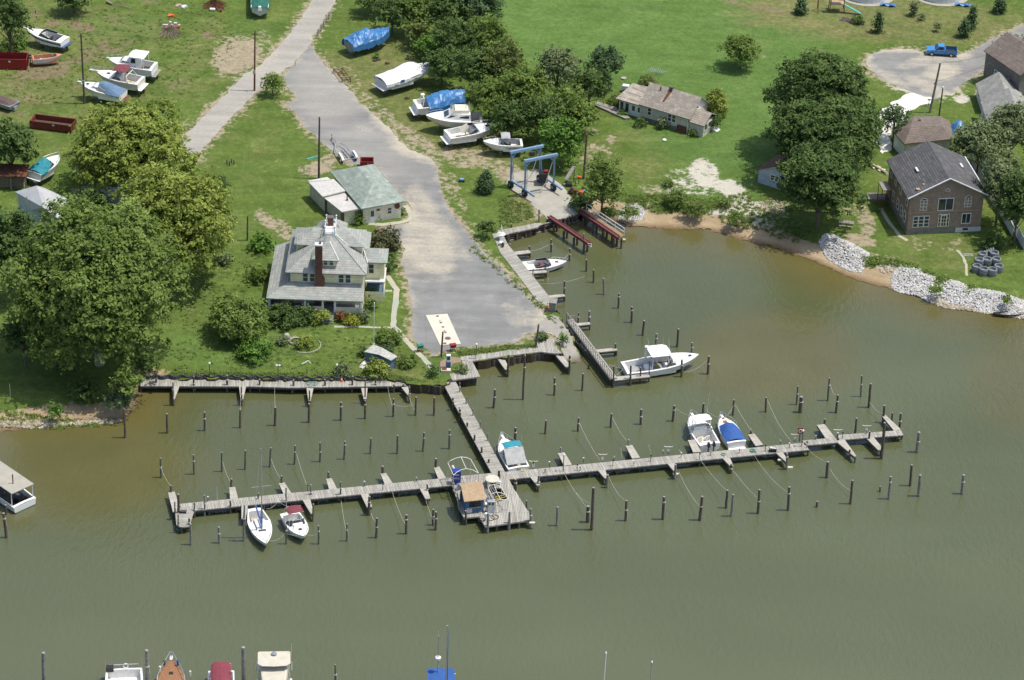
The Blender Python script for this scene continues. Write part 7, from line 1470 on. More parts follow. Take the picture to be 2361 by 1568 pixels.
# ============ OTHER THINGS
# ---- rocks
def rocks(label,poly,n,smin,smax,zadd,m_,seed=1,layers=1.0,name='riprap'):
 rs=np.random.RandomState(seed);X=rs.uniform(min(p[0]for p in poly),max(p[0]for p in poly),n*6);Y=rs.uniform(min(p[1]for p in poly),max(p[1]for p in poly),n*6)
 k=inpoly(X,Y,poly);X,Y=X[k][:n],Y[k][:n];Z=np.maximum(hgt(X,Y)[0],-.25);ed=segdist(X,Y,poly,True)
 V,F_,T=[],[],[]
 base=[Vector(v).normalized()for v in((1,0,0),(-1,0,0),(0,1,0),(0,-1,0),(0,0,1),(0,0,-1),(.7,.7,.5),(-.7,.6,.6),(.6,-.7,.6),(-.6,-.7,.5))]
 bm=bmesh.new()
 for v in base:bm.verts.new(v)
 bmesh.ops.convex_hull(bm,input=bm.verts);fs=[tuple(v.index for v in f.verts)for f in bm.faces];bv=np.array([tuple(v.co)for v in bm.verts]);bm.free()
 for x,y,z,e in zip(X,Y,Z,ed):
  s_=rs.uniform(smin,smax)*.5;v=bv*rs.uniform(.7,1.2,bv.shape)*s_*np.array([1.15,1.0,.75]);an=rs.rand()*6.28;c,q=math.cos(an),math.sin(an)
  v=np.stack([v[:,0]*c-v[:,1]*q,v[:,0]*q+v[:,1]*c,v[:,2]],1);v+=np.array([x,y,z+zadd*min(1,e/1.2)*rs.uniform(.3,1)]);o=len(V)*len(bv)
  V.append(v);F_+=[tuple(i+o for i in f)for f in fs];T+=[rs.rand()]*len(fs)
 me=bpy.data.meshes.new(name);me.from_pydata(np.concatenate(V).tolist(),[],F_);me.update();at=me.attributes.new('tint','FLOAT','FACE');at.data.foreach_set('value',np.array(T,dtype=np.float32));me.materials.append(M[m_])
 o=bpy.data.objects.new(name,me);COL.objects.link(o);return tag(o,label,'rocks',kind='stuff')
tintmat('rock_white',[(.26,.26,.25),(.42,.42,.41),(.60,.60,.59),(.36,.33,.29),(.50,.50,.48)],.9);tintmat('rock_tan',[(.22,.18,.13),(.34,.29,.21),(.45,.4,.32)],.9)
pw=lambda k,pts,z=.8:[tuple(W(k,x,y,z).xy)for x,y in pts]
rocks('white riprap stones on the bank below the big oak',pw('h',[(590,715),(640,665),(705,668),(860,740),(1030,835),(1010,890),(960,940),(860,925),(780,890),(670,820)]),2600,.14,.42,.4,'rock_white',3)
rocks('long white riprap bank at the right shore',pw('h',[(1215,1000),(1290,930),(1420,950),(1590,1020),(1620,1060),(1700,1050),(1900,1110),(2150,1150),(2361,1210),(2420,1340),(2361,1330),(2100,1300),(1900,1250),(1800,1240),(1600,1190),(1400,1140),(1230,1075)]),8000,.14,.42,.45,'rock_white',4)
rocks('darker tan stones at the foot of the right riprap',pw('h',[(1380,1130),(1600,1190),(1800,1245),(2100,1305),(2380,1345),(2370,1370),(2100,1335),(1900,1305),(1780,1290),(1650,1268),(1500,1190)],.1),900,.3,.65,.15,'rock_tan',5)
rocks('small pile of white stones at the head of the cove',pw('g',[(1100,450),(1180,425),(1290,420),(1370,480),(1360,530),(1270,545),(1120,520)]),600,.14,.4,.3,'rock_white',6)
rocks('broken concrete and stones along the left shore',pw('i',[(0,905),(150,890),(420,890),(640,905),(900,870),(1150,880),(1140,905),(900,925),(640,940),(420,950),(0,945)],.4),520,.2,.75,.1,'rock_tan',7)
rocks('loose rubble at the sandy washout between the riprap',pw('h',[(1080,880),(1250,860),(1270,920),(1220,980),(1110,950)]),120,.15,.4,.05,'rock_tan',8)
rocks('gravelly rubble under the big oak',pw('h',[(40,380),(300,370),(380,470),(200,500),(60,450)]),260,.12,.35,.05,'rock_tan',9)
# ---- boat lift and slip rails
Wd=[W('g',100,262),W('g',231,345),W('g',503,288)];Wd.append(Wd[0]+Wd[2]-Wd[1])
TLf=thing('boat_lift','blue steel travelling boat lift on four wheels over the concrete pad','boat lift',(0,0,0))
ux=(Wd[2]-Wd[1]).normalized();uy=(Wd[0]-Wd[1]).normalized();hT=5.6
mb=MB()
for a,b_ in((Wd[0],Wd[3]),(Wd[1],Wd[2])):
 z=Vector((0,0,hT));m1=MB();A,Bq=a+z,b_+z;m1.path([A-ux*.25,Bq+ux*.45],.26,4);m1.build('cross_beam','lift_blue',TLf)
for w_ in Wd:
 m1=MB();m1.path([w_+Vector((0,0,1.0)),w_+Vector((0,0,hT))],.19,4);s_=1 if w_ in(Wd[0],Wd[1])else-1;m1.path([w_+Vector((0,0,1.6))+uy*(-.55 if w_ in(Wd[0],Wd[3])else .0),w_+Vector((0,0,4.6))],.07,4)
 m1.path([w_+Vector((0,0,hT-1.0)),w_+Vector((0,0,hT-.15))+ux*.8*s_],.12,4);m1.build('leg','lift_blue',TLf)
 an=math.atan2(uy.y,uy.x);t_=MB().tube(w_+Vector((0,0,.55))-ux*.22,w_+Vector((0,0,.55))+ux*.22,.55,n=18).build('wheel','tyre',TLf);MB().tube(w_+Vector((0,0,.55))-ux*.24,w_+Vector((0,0,.55))+ux*.24,.24,n=12).build('rim','lift_blue',t_)
MB().path([Wd[0]+Vector((0,0,1.15)),Wd[1]+Vector((0,0,1.15)),Wd[1]-uy*2.2+Vector((0,0,1.0))],.17,4).build('side_beam','lift_blue',TLf);MB().path([Wd[3]+Vector((0,0,1.15)),Wd[2]+Vector((0,0,1.15)),Wd[2]-uy*1.9+Vector((0,0,1.0))],.17,4).build('side_beam','lift_blue',TLf)
c=Wd[3]-uy*.9;MB().box(c.x-.6,c.x+.6,c.y-.7,c.y+.7,G+.6,G+1.9).build('engine_box','black_plastic',TLf);MB().box(c.x+.1,c.x+.6,c.y-.3,c.y+.3,G+1.9,G+2.2).build('control_box','red_paint',TLf)
for a,b_ in((0,3),(1,2)):
 p0=Wd[a]+ux*.3+Vector((0,0,4.6));p1=Wd[b_]-ux*.3+Vector((0,0,4.6));mid=(p0+p1)/2;mid.z=G+.25
 MB().path([p1,p1.lerp(mid,.5)+Vector((0,0,-1.0)),mid],.07,4).build('sling','rope',TLf);MB().path([mid,mid-ux*.9,p0+Vector((0,0,-4)),p0+Vector((0,0,-.5))],.03,4).build('cable','dark_metal',TLf)
MB().box(Wd[3].x-1.6,Wd[3].x-.8,Wd[3].y-.1,Wd[3].y+.1,G+4.0,G+4.7).build('basket','dark_metal',TLf)
def girder(label,a,b_,nposts,extra=None):
 o=thing('slip_rail',label,'lift rail');d=b_-a;dn=d.normalized();n=Vector((-dn.y,dn.x,0));mb=MB()
 for off,h0,h1,w_ in((0,-.12,.0,.32),(.26,.0,.10,.06),(-.26,.0,.10,.06),(0,-.5,-.12,.08)):
  q=[a+n*(off-w_),b_+n*(off-w_),b_+n*(off+w_),a+n*(off+w_)];mb.prism([tuple(p.xy)for p in q],a.z+h0,a.z+h1)
 mb.build('girder','maroon_steel',o)
 for i in range(nposts):
  p=a.lerp(b_,(i+.7)/nposts);
  for s_ in(-.3,.3):MB().tube((p.x+n.x*s_,p.y+n.y*s_,-1.2),(p.x+n.x*s_,p.y+n.y*s_,a.z-.5),.17).build('support_post','pile_dark',o)
 return o
zr=1.75
girder('left maroon steel rail of the boat lift slip',W('g',462,530,zr),W('g',842,785,zr),4);g2=girder('right maroon steel rail of the boat lift slip beside the tan catwalk',W('g',740,470,zr),W('g',1120,726,zr),4)
mb=MB().path([W('g',828,790,zr),W('g',862,790,zr),W('g',862,822,zr-.3),W('g',828,800,zr-.3),W('g',828,790,zr)],.04,4);tag(mb.build('wheel_stop','white_paint'),'white pipe stop at the outer end of the left maroon rail','wheel stop')
cw_=thing('catwalk','tan plank catwalk with a white handrail on the right of the lift slip','catwalk');cq=TL('g',[(775,470),(800,462),(1172,712),(1135,724)],zr);d=(cq[2]-cq[1]);MB().prism([tuple(p.xy)for p in cq],zr-.1,zr+.02).build('deck','wood_tan',cw_)
a,b_=W('g',815,478,zr),W('g',1172,712,zr);rr=MB()
for i,f in enumerate((0,.2,.28,.52,.76,1)):p=a.lerp(b_,f);rr.path([p,p+Vector((0,0,1.1))],.04,5)
for h in(.55,1.1):rr.path([a+Vector((0,0,h)),b_+Vector((0,0,h))],.045,5)
rr.build('handrail','white_paint',cw_)
for i in range(5):p=W('g',800,500,zr).lerp(W('g',1150,730,zr),i/4);MB().tube((p.x,p.y,-1.2),(p.x,p.y,zr-.1),.15).build('support_post','pile_dark',cw_)
ut=thing('work_bench','tall weathered lean to rack behind the boat lift pad','rack',W('g',690,225));MB().slab([(-1.3,-.6,1.0),(-.2,.9,2.4),(.3,.8,2.4),(-.8,-.8,1.0)],.08).build('board','wood_grey',ut);mb=MB()
for x,y,h in((-.9,-.6,1.1),(.1,.6,2.3),(.8,.2,1.6),(.3,-.7,1.0)):mb=MB();mb.tube((x,y,0),(x,y,h),.06);mb.build('post','wood_dark',ut)
MB().tube((.5,-.5,1.45),(1.1,-.65,1.4),.17,n=10).build('orange_float','orange_plastic',ut)
tr_=thing('stacked_traps','heap of rusty coils and orange floats beside the lift pad','trap pile',W('g',705,320));
for i in range(10):
 an=i*1.3;x,y=math.cos(an)*.35*(i%4)*.6,math.sin(an)*.3*(i%3);MB().ring((x,y,.2+.12*(i%4)),.35,.09,14,6,(math.cos(an),math.sin(an),1.2)).build('tyre_ring',['rust','tyre','dark_metal'][i%3],tr_)
MB().lathe([(0,0),(.3,.1),(.32,.4),(.15,.55),(0,.56)],(.9,.1,0)).build('orange_drum','orange_plastic',tr_);MB().lathe([(0,0),(.25,.1),(.3,.3),(.15,.45),(0,.46)],(1.3,.4,0)).build('blue_drum','lift_blue',tr_)
sk=thing('generator','small dark engine under a cover near the lift wheel','engine',W('g',650,248));MB().frus((-.5,.5,-.35,.35),0,(-.4,.4,-.28,.28),.55).build('body','black_plastic',sk,bev=.06);MB().tube((-.55,0,.3),(-.75,0,.3),.12).build('muffler','steel',sk)
# ---- containers
def dumpster(label,k,x,y,rz,L_,w_,h_,m_,cap='rust'):
 o=thing('dumpster',label,'dumpster',W(k,x,y),rz);t_=.08
 MB().box(0,L_,0,t_,.15,h_).box(0,L_,w_-t_,w_,.15,h_).box(0,t_,t_,w_-t_,.15,h_).box(L_-t_,L_,t_,w_-t_,.15,h_).box(t_,L_-t_,t_,w_-t_,.15,.25).build('body',m_,o)
 mb=MB();n=int(L_/.7)
 for i in range(n+1):xx=min(L_-.1,i*L_/n);mb.box(xx,xx+.1,-.08,0,.15,h_-.05)
 for i in range(4):yy=i*(w_-.1)/3;mb.box(-.07,0,yy,yy+.1,.15,h_-.05);mb.box(L_,L_+.07,yy,yy+.1,.15,h_-.05)
 mb.build('rib',m_,o);MB().path([(0,0,h_),(L_,0,h_),(L_,w_,h_),(0,w_,h_),(0,0,h_)],.08,4).build('top_rail',m_,o)
 for x_ in(.3,L_-.3):MB().tube((x_,.1,.1),(x_,w_-.1,.1),.1).build('roller','tyre',o)
 MB().box(L_*.55,L_*.6,-.1,-.08,h_*.75,h_*.88).build('sticker','white_paint',o);MB().box(t_,L_-t_,t_,w_-t_,.25,.45).build('load','soil',o)
 return o
dumpster('bright red open dumpster cut by the left edge','a',-120,655,rad(2),5.9,2.4,1.7,'red_paint');dumpster('rust red open dumpster behind the yellowing tree','a',285,1215,rad(-11),6.2,2.3,1.25,'rust_red')
dumpster('small red bin on the lot behind the office','b',1045,1600,rad(4),1.8,1.5,1.15,'red_paint')
dc=thing('dock_cover','boat under a brown canvas cut by the left edge','covered boat',W('a',35,1010),rad(-30));MB().grid([[(x,y,.9+.7*(1-(y/1.2)**2)*(1-max(0,x/2.2)**3))for y in(-1.25,-1.1,-.6,0,.6,1.1,1.25)]for x in(-3,-2,-1,0,1,1.7,2.2)]).build('canvas','canvas_brown',dc,solid=.05);dc.name='covered_boat'
MB().frus((-3,2.1,-1.1,1.1),.5,(-3,2.2,-1.2,1.2),1.05).build('hull','hull_grey',dc);MB().box(1.9,2.4,-.4,.4,.1,.7).build('stern_drive','steel',dc)
# ---- pickup
def pickup():
 A,Bq=W('d',1560,462),W('d',1785,458);o_,az,ln=frame(A,Bq);az=rad(-4);p=thing('pickup_truck','bright blue pickup truck parked on the grass by the turning circle','pickup truck',o_+Vector((-.8,-.05,0)),az)
 prof=[(0.05,.45),(0,.75),(.05,.95),(.25,1.02),(1.35,1.1),(1.75,1.12),(1.78,.5),(1.78,.42)]
 bd=MB();hw=.84
 def ext(pr,y0,y1):n=len(pr);return MB().add([(x,y0,z)for x,z in pr]+[(x,y1,z)for x,z in pr],[tuple(range(n)),tuple(range(n,2*n))[::-1]]+[(i,n+i,n+(i+1)%n,(i+1)%n)for i in range(n)])
 b_=ext([(.05,.4),(0,.72),(.06,.95),(1.3,1.08),(2.85,1.1),(2.85,.4)],-hw,hw).build('body','truck_blue',p,bev=.06)
 mb=MB().box(2.87,4.75,-hw,-hw+.09,.45,1.1).box(2.87,4.75,hw-.09,hw,.45,1.1).box(4.66,4.75,-hw+.09,hw-.09,.45,1.1).box(2.87,2.95,-hw+.09,hw-.09,.45,1.1).box(2.95,4.66,-hw+.09,hw-.09,.5,.6);mb.build('cargo_bed','truck_blue',p,bev=.015)
 MB().box(2.96,4.65,-hw+.1,hw-.1,.6,.63).build('bed_liner','rubber_black',p);MB().box(2.9,4.76,-hw-.01,-hw+.12,1.1,1.14).box(2.9,4.76,hw-.12,hw+.01,1.1,1.14).build('bed_rail','rubber_black',p)
 c=MB().add([(1.25,-.78,1.06),(2.85,-.78,1.06),(2.85,.78,1.06),(1.25,.78,1.06),(1.75,-.62,1.62),(2.68,-.64,1.63),(2.68,.64,1.63),(1.75,.62,1.62)],[(4,5,6,7),(0,1,5,4),(1,2,6,5),(2,3,7,6),(3,0,4,7)]).build('cab','truck_blue',p)
 def pane(pts,nm):v=[Vector(q)for q in pts];n=(v[1]-v[0]).cross(v[3]-v[0]).normalized();ctr=sum(v,Vector())/4;v=[ctr+(q-ctr)*.84+n*.012 for q in v];MB().add(v,[(0,1,2,3)]).build(nm,'glass',c)
 pane([(1.25,.78,1.06),(1.25,-.78,1.06),(1.75,-.62,1.62),(1.75,.62,1.62)],'windscreen');pane([(1.35,-.78,1.08),(2.75,-.78,1.08),(2.6,-.64,1.6),(1.82,-.63,1.6)],'side_window');pane([(2.75,.78,1.08),(1.35,.78,1.08),(1.82,.63,1.6),(2.6,.64,1.6)],'side_window');pane([(2.85,-.78,1.1),(2.85,.78,1.1),(2.68,.64,1.6),(2.68,-.64,1.6)],'rear_window')
 for x in(.85,3.85):
  for s_ in(-1,1):w_=MB().tube((x,s_*.62,.34),(x,s_*.87,.34),.34,n=18).build('wheel','tyre',p);MB().tube((x,s_*.8,.34),(x,s_*.885,.34),.19,n=12).build('rim','steel',w_)
 MB().box(-.1,.06,-.8,.8,.42,.58).build('bumper','steel',p);MB().box(4.76,4.9,-.8,.8,.45,.58).build('bumper','steel',p)
 for s_ in(-.62,.62):MB().box(-.02,.04,s_-.16,s_+.16,.72,.88).build('headlight','pale_paint',p);MB().box(4.74,4.77,s_*1.2-.06,s_*1.2+.06,.75,.95).build('tail_light','red_paint',p)
 for s_ in(-1,1):MB().box(1.4,1.6,s_*.93-.07,s_*.93+.07,1.12,1.27).build('mirror','black_plastic',p)
 MB().box(1.7,2.75,-.845,-.84,.95,.97).build('door_trim','black_plastic',p);MB().box(2.45,2.6,-.87,-.84,.98,1.02).build('door_handle','black_plastic',p)
pickup()
# ---- trailers
bt=thing('boat_trailer','galvanised tandem axle boat trailer standing empty behind the office','boat trailer');zt=G+.6
nose=W('b',815,1350,zt);lf=W('b',795,1400,zt);r1=W('b',875,1525,zt);r2=W('b',1005,1500,zt);rf_=W('b',870,1360,zt);tip=W('b',772,1285,zt)
MB().path([r1,W('b',800,1410,zt),W('b',810,1360,zt),W('b',850,1345,zt),W('b',900,1375,zt),r2],.085,5).path([tip,nose],.08,5).path([W('b',810,1290,zt+.3),W('b',812,1350,zt)],.07,5).build('frame','steel',bt)
mb=MB()
for f in(.35,.55,.75,.95):mb.path([W('b',800,1410,zt).lerp(r1,f),W('b',900,1375,zt).lerp(r2,f)],.05,4)
mb.build('cross_member','steel',bt)
for f in(.3,.5,.7):a=W('b',845,1400,zt+.2).lerp(W('b',935,1510,zt+.2),f);MB().path([a-Vector((.25,-.5,0)),a+Vector((.25,-.5,0))],.06,4).build('bunk','black_plastic',bt)
for(a,b__)in(((838,1448),(882,1520)),((970,1428),(1010,1492))):
 A,Bq=W('b',*a,zt),W('b',*b__,zt);MB().path([A-Vector((0,0,.05)),A.lerp(Bq,.25)+Vector((0,0,.25)),A.lerp(Bq,.75)+Vector((0,0,.25)),Bq],.19,5).build('fender','white_paint',bt)
 for f in(.25,.75):c=A.lerp(Bq,f);c.z=G+.33;MB().tube(c-Vector((.12,.03,0)),c+Vector((.12,.03,0)),.33,n=14).build('wheel','tyre',bt)
MB().tube(tip-Vector((0,0,.6)),tip+Vector((0,0,.3)),.05).tube(tip-Vector((.08,0,.55)),tip+Vector((.08,0,-.55)),.13).build('jack','dark_metal',bt)
ot=thing('boat_trailer','rusty old trailer frame lying on the lot edge by the wrapped boat','boat trailer');zt=G+.5;q=[W('b',*p,zt)for p in((790,650),(870,640),(950,745),(870,755))]
MB().path([q[0],q[3],q[2],q[1],q[0]],.07,4).path([q[0].lerp(q[3],.5),q[1].lerp(q[2],.5)],.06,4).path([(q[0]+q[1])/2,(q[2]+q[3])/2],.06,4).build('frame','rust',ot)
for a,b__ in(((785,645),(882,632)),((850,725),(970,705))):A,Bq=W('b',*a,zt+.35),W('b',*b__,zt+.35);MB().path([A,A.lerp(Bq,.5)-Vector((0,0,.22)),Bq],.11,5).build('bolster','dead_wood',ot)
for p in q:MB().tube((p.x,p.y,G),(p.x,p.y,zt+.1),.06).build('leg','rust',ot)
# ---- utility poles and wires
poles={}
for key,(k,xt,yt,xb,yb,lb,r_,m_)in{'w':('a',762,325,798,978,'dark utility pole in front of the slate canvas cuddy boat',.17,'pile_dark'),'m':('b',46,298,42,858,'brown utility pole beside the lane fork',.15,'rust'),'o':('b',655,1112,650,1685,'black utility pole beside the trailer and office annex',.17,'pile_dark'),'s':('e',2338,530,2336,760,'short dark post behind the yellow house',.13,'pile_dark'),'l':('c',820,1270,788,1690,'leaning dark pole by the bright green tree',.18,'pile_dark'),'q':('j',1822,65,1805,302,'thick brown pole at the root of the straight walkway',.14,'rust'),'r':('g',1092-1000,-1,0,0,'',0,'')}.items():
 if not lb:continue
 b_=W(k,xb,yb);h=min(12,height_to(b_,t(k,xt,yt)[1]));o=thing('utility_pole',lb,'utility pole',b_);tpx=P(*t(k,xt,yt),G+h).x-b_.x;MB().path([(0,0,-.2),(tpx,0,h)],r_,8,r_*.7).build('shaft',m_,o);poles[key]=b_+Vector((tpx,0,h))
 if key in 'wm':MB().box(-.2,.2,-.3,-.1,h*.3,h*.3+.5).build('meter_box','steel',o);MB().path([(tpx*.9-.5,0,h-.5),(tpx*.9+.5,0,h-.5)],.06,4).build('crossarm','wood_dark',o)
for key,k,xt,yt,xb,yb,lb,r_,m_ in(('d','d',1640,545,1548,970,'tall leaning grey utility pole at the end of the turning circle',.2,'pile_grey'),('e','d',1662,762,1628,1005,'shorter dark pole with a lamp behind the garage',.13,'pile_dark'),('z','F',1242,748,1234.6,801,'tall brown pole at the corner of the river quay',.15,'pile_dark'),('y','j',1795,275,1788,540,'grey metal pipe with a white valve beside the fuel pump on shore',.06,'steel')):
 b_=W(k,xb,yb);h=min(12,height_to(b_,t(k,xt,yt)[1]));o=thing('utility_pole' if key!='y' else 'pipe_pole',lb,'pole',b_);tpx=P(*t(k,xt,yt),G+h).x-b_.x;MB().path([(0,0,-.2),(tpx,0,h)],r_,8,r_*.7).build('shaft',m_,o);poles[key]=b_+Vector((tpx,0,h))
 if key=='e':MB().lathe([(0,0),(.2,.05),(.15,.25),(0,.3)],(tpx,0,h)).build('lamp_head','pale_paint',o)
 if key=='d':MB().tube((tpx*.6-.3,-.2,h*.6),(tpx*.6,0,h*.6),.1).build('insulator','dark_metal',o);a=W('d',1490,1000)-b_;MB().path([(a.x,a.y,0),(a.x+.5,a.y,1.9)],.06,5).build('guy_guard','pale_paint',o)
def wire(a,b_,sag,lb):tag(MB().path([a.lerp(b_,i/14)-Vector((0,0,sag*4*i/14*(1-i/14)))for i in range(15)],.02,4).build('power_line','dark_metal'),lb,'wire')
wire(poles['m'],poles['m']+Vector((12,60,2)),1.0,'thin wire from the fork pole towards the top edge');wire(poles['m'],poles['w'],.8,'thin wire between the two upper left utility poles');wire(poles['d'],W('d',2361,340,9),.8,'wire from the leaning pole over the road to the right');wire(poles['d']-Vector((.3,0,3)),W('d',2361,380,7),.8,'lower wire from the leaning pole to the right edge')
mbx=thing('mailbox','white mailbox on a post beside the gravel driveway','mailbox',W('d',1538,915));MB().tube((0,0,0),(0,0,1.0),.05).build('post','wood_grey',mbx);MB().box(-.25,.25,-.15,.15,1.0,1.3).build('box','white_paint',mbx,bev=.04)
# ---- fences
def fence(label,k,pts,h,n,m_,slat=None,name='fence'):
 o=thing(name,label,'fence');v=[W(k,x,y)for x,y in pts];mb=MB()
 for i in range(len(v)-1):
  for j in range(n):p=v[i].lerp(v[i+1],j/n);MB().box(p.x-.06,p.x+.06,p.y-.06,p.y+.06,G,G+h+.1).build('post',m_,o)
  if slat:
   a,b_=v[i],v[i+1];d=(b_-a).normalized();nn=Vector((-d.y,d.x,0))*.03;mb.prism([tuple((a+nn).xy),tuple((b_+nn).xy),tuple((b_-nn).xy),tuple((a-nn).xy)],G+.05,G+h)
  else:
   for z in(.45,.9):mb.path([v[i]+Vector((0,0,z)),v[i+1]+Vector((0,0,z))],.05,4)
 mb.build('panel' if slat else 'rail',m_,o);return o
fence('long white board fence running beside the brick house','h',[(1880,-20),(2060,330),(2160,480),(2260,660)],1.7,5,'white_paint',True);fence('white fence at the right edge behind the dark tree','h',[(2240,560),(2361,780)],1.7,4,'white_paint',True)
fence('weathered split rail fence beside the lane at the top','b',[(642,340),(770,135)],1.0,5,'wood_grey')
# ---- playground, garden bed, pools
pg=thing('play_set','brown wooden play set with a green slide at the top edge','play set',W('d',755,100));mb=MB()
for x in(-1.4,1.0):
 for y in(-.6,1.2):MB().path([(x,y,0),(x*.8,y*.8,3.2)],.07,5).build('leg','rust',pg)
MB().box(-1.2,.9,-.6,1.1,1.4,1.5).build('deck','wood_tan',pg);MB().path([(-1.4,0,2.6),(-3.2,0,2.4)],.07,5).path([(-3.2,-.9,0),(-3.2,0,2.4),(-3.2,.9,0)],.06,5).build('swing_frame','rust',pg)
MB().slab([(-1.3,-.7,2.9),(1.1,-.7,2.9),(1.1,.3,3.6),(-1.3,.3,3.6)],.06).build('roof','rust',pg);MB().slab([(.9,-.5,1.45),(.9,.1,1.45),(3.6,-.6,.25),(3.6,-1.2,.25)],.12).build('slide','bright_green',pg)
gb=thing('garden_bed','timber edged garden bed on the far lawn','garden bed');v=[W('d',*p)for p in((775,175),(795,155),(990,195),(980,215))];MB().path([p+Vector((0,0,.1))for p in v+[v[0]]],.12,4).build('border','concrete_dark',gb);MB().prism([tuple(p.xy)for p in v],G,G+.08).build('soil','soil',gb)
for i,(x,y,lb)in enumerate(((1000,-45,'left round above ground pool base of pale gravel cut by the top edge'),(1640,-45,'right round above ground pool base of pale gravel cut by the top edge'))):
 c=W('d',x,y);o=thing('swimming_pool',lb,'pool',c);MB().lathe([(4.6,0),(4.6,.06),(0,.07)],(0,0,0),32).build('gravel_ring','concrete',o);MB().lathe([(3.7,.05),(3.7,1.2),(3.6,1.2),(3.6,.3),(0,.3)],(0,0,0),32).build('pool_wall','pale_paint',o)
 MB().grid([[(2.0+j*.35,-3.6-i_*.3+.2*math.sin(j),.25+.18*math.sin(i_*2+j*1.7))for j in range(8)]for i_ in range(4)]).build('blue_cover','tarp_blue',o,solid=.03)
 # ---- slab with manholes, carts, pumps
sp=[W('f',1660,1465,G+.05),W('f',1865,1453,G+.05),W('j',1992,178,G+.05),W('j',1795,190,G+.05)];sl_=thing('concrete_slab','long pale concrete slab with round iron covers on the parking lot','slab');MB().prism([tuple(p.xy)for p in sp],G,G+.06).build('slab','slab_white',sl_)
for(k,x,y,r_)in(('j',1823,19,.18),('j',1838,57,.14),('j',1847,71,.16),('j',1868,126,.40),('j',1840,174,.22),('f',1793,1520,.1),('f',1803,1536,.18),('f',1770,1475,.2)):p=W(k,x,y,G+.06);MB().lathe([(0,0),(r_,0),(r_,.02),(0,.025)],(p.x,p.y,p.z),20).build('manhole_cover','iron',sl_)
def cart(lb,k,x,y,m_):
 o=thing('cart',lb,'cart',W(k,x,y),rad(20));MB().frus((-.3,.3,-.22,.22),.55,(-.42,.42,-.3,.3),1.0).build('basket',m_,o);MB().path([(-.4,-.25,1.05),(-.4,.25,1.05)],.03,4).path([(-.35,-.2,.1),(.35,-.2,.15)],.03,4).path([(-.35,.2,.1),(.35,.2,.15)],.03,4).path([(-.35,0,.15),(-.3,0,.6)],.03,4).build('frame','dark_metal',o)
 for sx in(-.3,.3):
  for sy in(-.2,.2):MB().tube((sx,sy-.03,.08),(sx,sy+.03,.08),.08).build('wheel','tyre',o)
cart('green shopping cart on the footpath','j',1605,250,'green_plastic');cart('red shopping cart by the concrete slab','j',1915,245,'red_paint')
pu=thing('fuel_pump','single white old fuel pump on shore at the root of the walkway','fuel pump',W('j',1872,405),rad(5));MB().box(-.3,.3,-.22,.22,0,.95).build('cabinet','hut_blue',pu,bev=.02);MB().box(-.28,.28,-.2,.2,.95,1.95).build('display_head','white_paint',pu,bev=.04);MB().box(-.2,.2,-.215,-.2,1.3,1.75).build('dial','black_plastic',pu)
ic=thing('planter_box','pale concrete block with pipes at the root of the walkway','block',W('j',1850,440,G));MB().box(-.6,.6,-.35,.3,0,.35).build('block','slab_white',ic);MB().box(-.5,.1,-.2,.15,.35,.5).build('pipe_box','rust',ic)
pb=thing('dirt_patch','brick paved patch around the shore fuel pump','paving');MB().prism([tuple(p.xy)for p in TL('j',[(1790,350),(1880,300),(1985,312),(1995,350),(1905,370),(1900,400),(1800,405)])],G,G+.03).build('paving_slab','paver_brown',pb);pb.name='brick_paving'
eb=thing('utility_cabinet','weathered grey wooden cabinet at the lower end of the basin quay','cabinet',W('g',495,1425),rad(-8));MB().box(-.4,.45,-.3,.45,0,1.35).build('body','pile_grey',eb);MB().slab([(-.5,-.4,1.4),(.55,-.4,1.4),(.55,.55,1.65),(-.5,.55,1.65)],.08).build('lid','wood_grey',eb)
def cone(lb,k,x,y,z):o=thing('traffic_cone',lb,'traffic cone',W(k,x,y,z));MB().box(-.2,.2,-.2,.2,0,.04).lathe([(.15,.04),(.03,.7),(0,.7)],(0,0,0),14).build('cone_body','orange_plastic',o);MB().lathe([(.112,.3),(.082,.47)],(0,0,0),14).build('band','white_paint',o,solid=.01)
cone('orange cone beside the weathered cabinet','g',447,1392,G+.06);cone('orange cone on the bulkhead walkway','j',865,535,DK)
pond=thing('pond','small round stone pond in the front lawn','pond',W('j',430,160));MB().ring((0,0,.15),.82,.16,28,6).build('stone_rim','concrete',pond);MB().lathe([(0,.05),(.75,.05),(.75,.08),(0,.08)],(0,0,0),24).build('pond_water','glass',pond)
MB().lathe([(0,0),(.55,0),(.5,.5),(.3,.95),(0,1.05)],(-1.15,.3,0),10).build('rock_fountain','concrete',pond);rg=thing('stone_edging','half ring of pale edging stones around the pond planting','edging',W('j',520,190));MB().ring((0,0,.06),2.0,.08,18,5,start=math.pi*1.1,end=math.pi*1.95).build('edging','concrete',rg)
wb=thing('dinghy','small overturned white dinghy leaning by the blue shed','dinghy',W('j',1075,378),rad(70));MB().grid([[(x,y*(1-(x/.9)**4*.5),.55*(1-(y/.42)**2)*(1-(x/.95)**4))for y in(-.42,-.3,0,.3,.42)]for x in(-.9,-.6,0,.5,.8,.9)]).build('hull','gelcoat',wb,solid=.03)
pc=thing('pipe','bent white pipe lying on the front lawn','pipe');MB().path([W('j',490,370,G+.1),W('j',550,335,G+.5),W('j',572,362,G+.1)],.06,5).build('pipe','white_paint',pc)
bn=thing('bench','dark bench in the shade under the big front left tree','bench',W('i',620,420),rad(-3));MB().box(-1.3,1.3,-.25,.25,.42,.48).build('seat','wood_dark',bn);MB().box(-1.3,1.3,.22,.28,.55,.95).build('backrest','wood_dark',bn)
for x in(-1.1,1.1):MB().box(x-.06,x+.06,-.22,.22,0,.42).build('leg','wood_dark',bn)
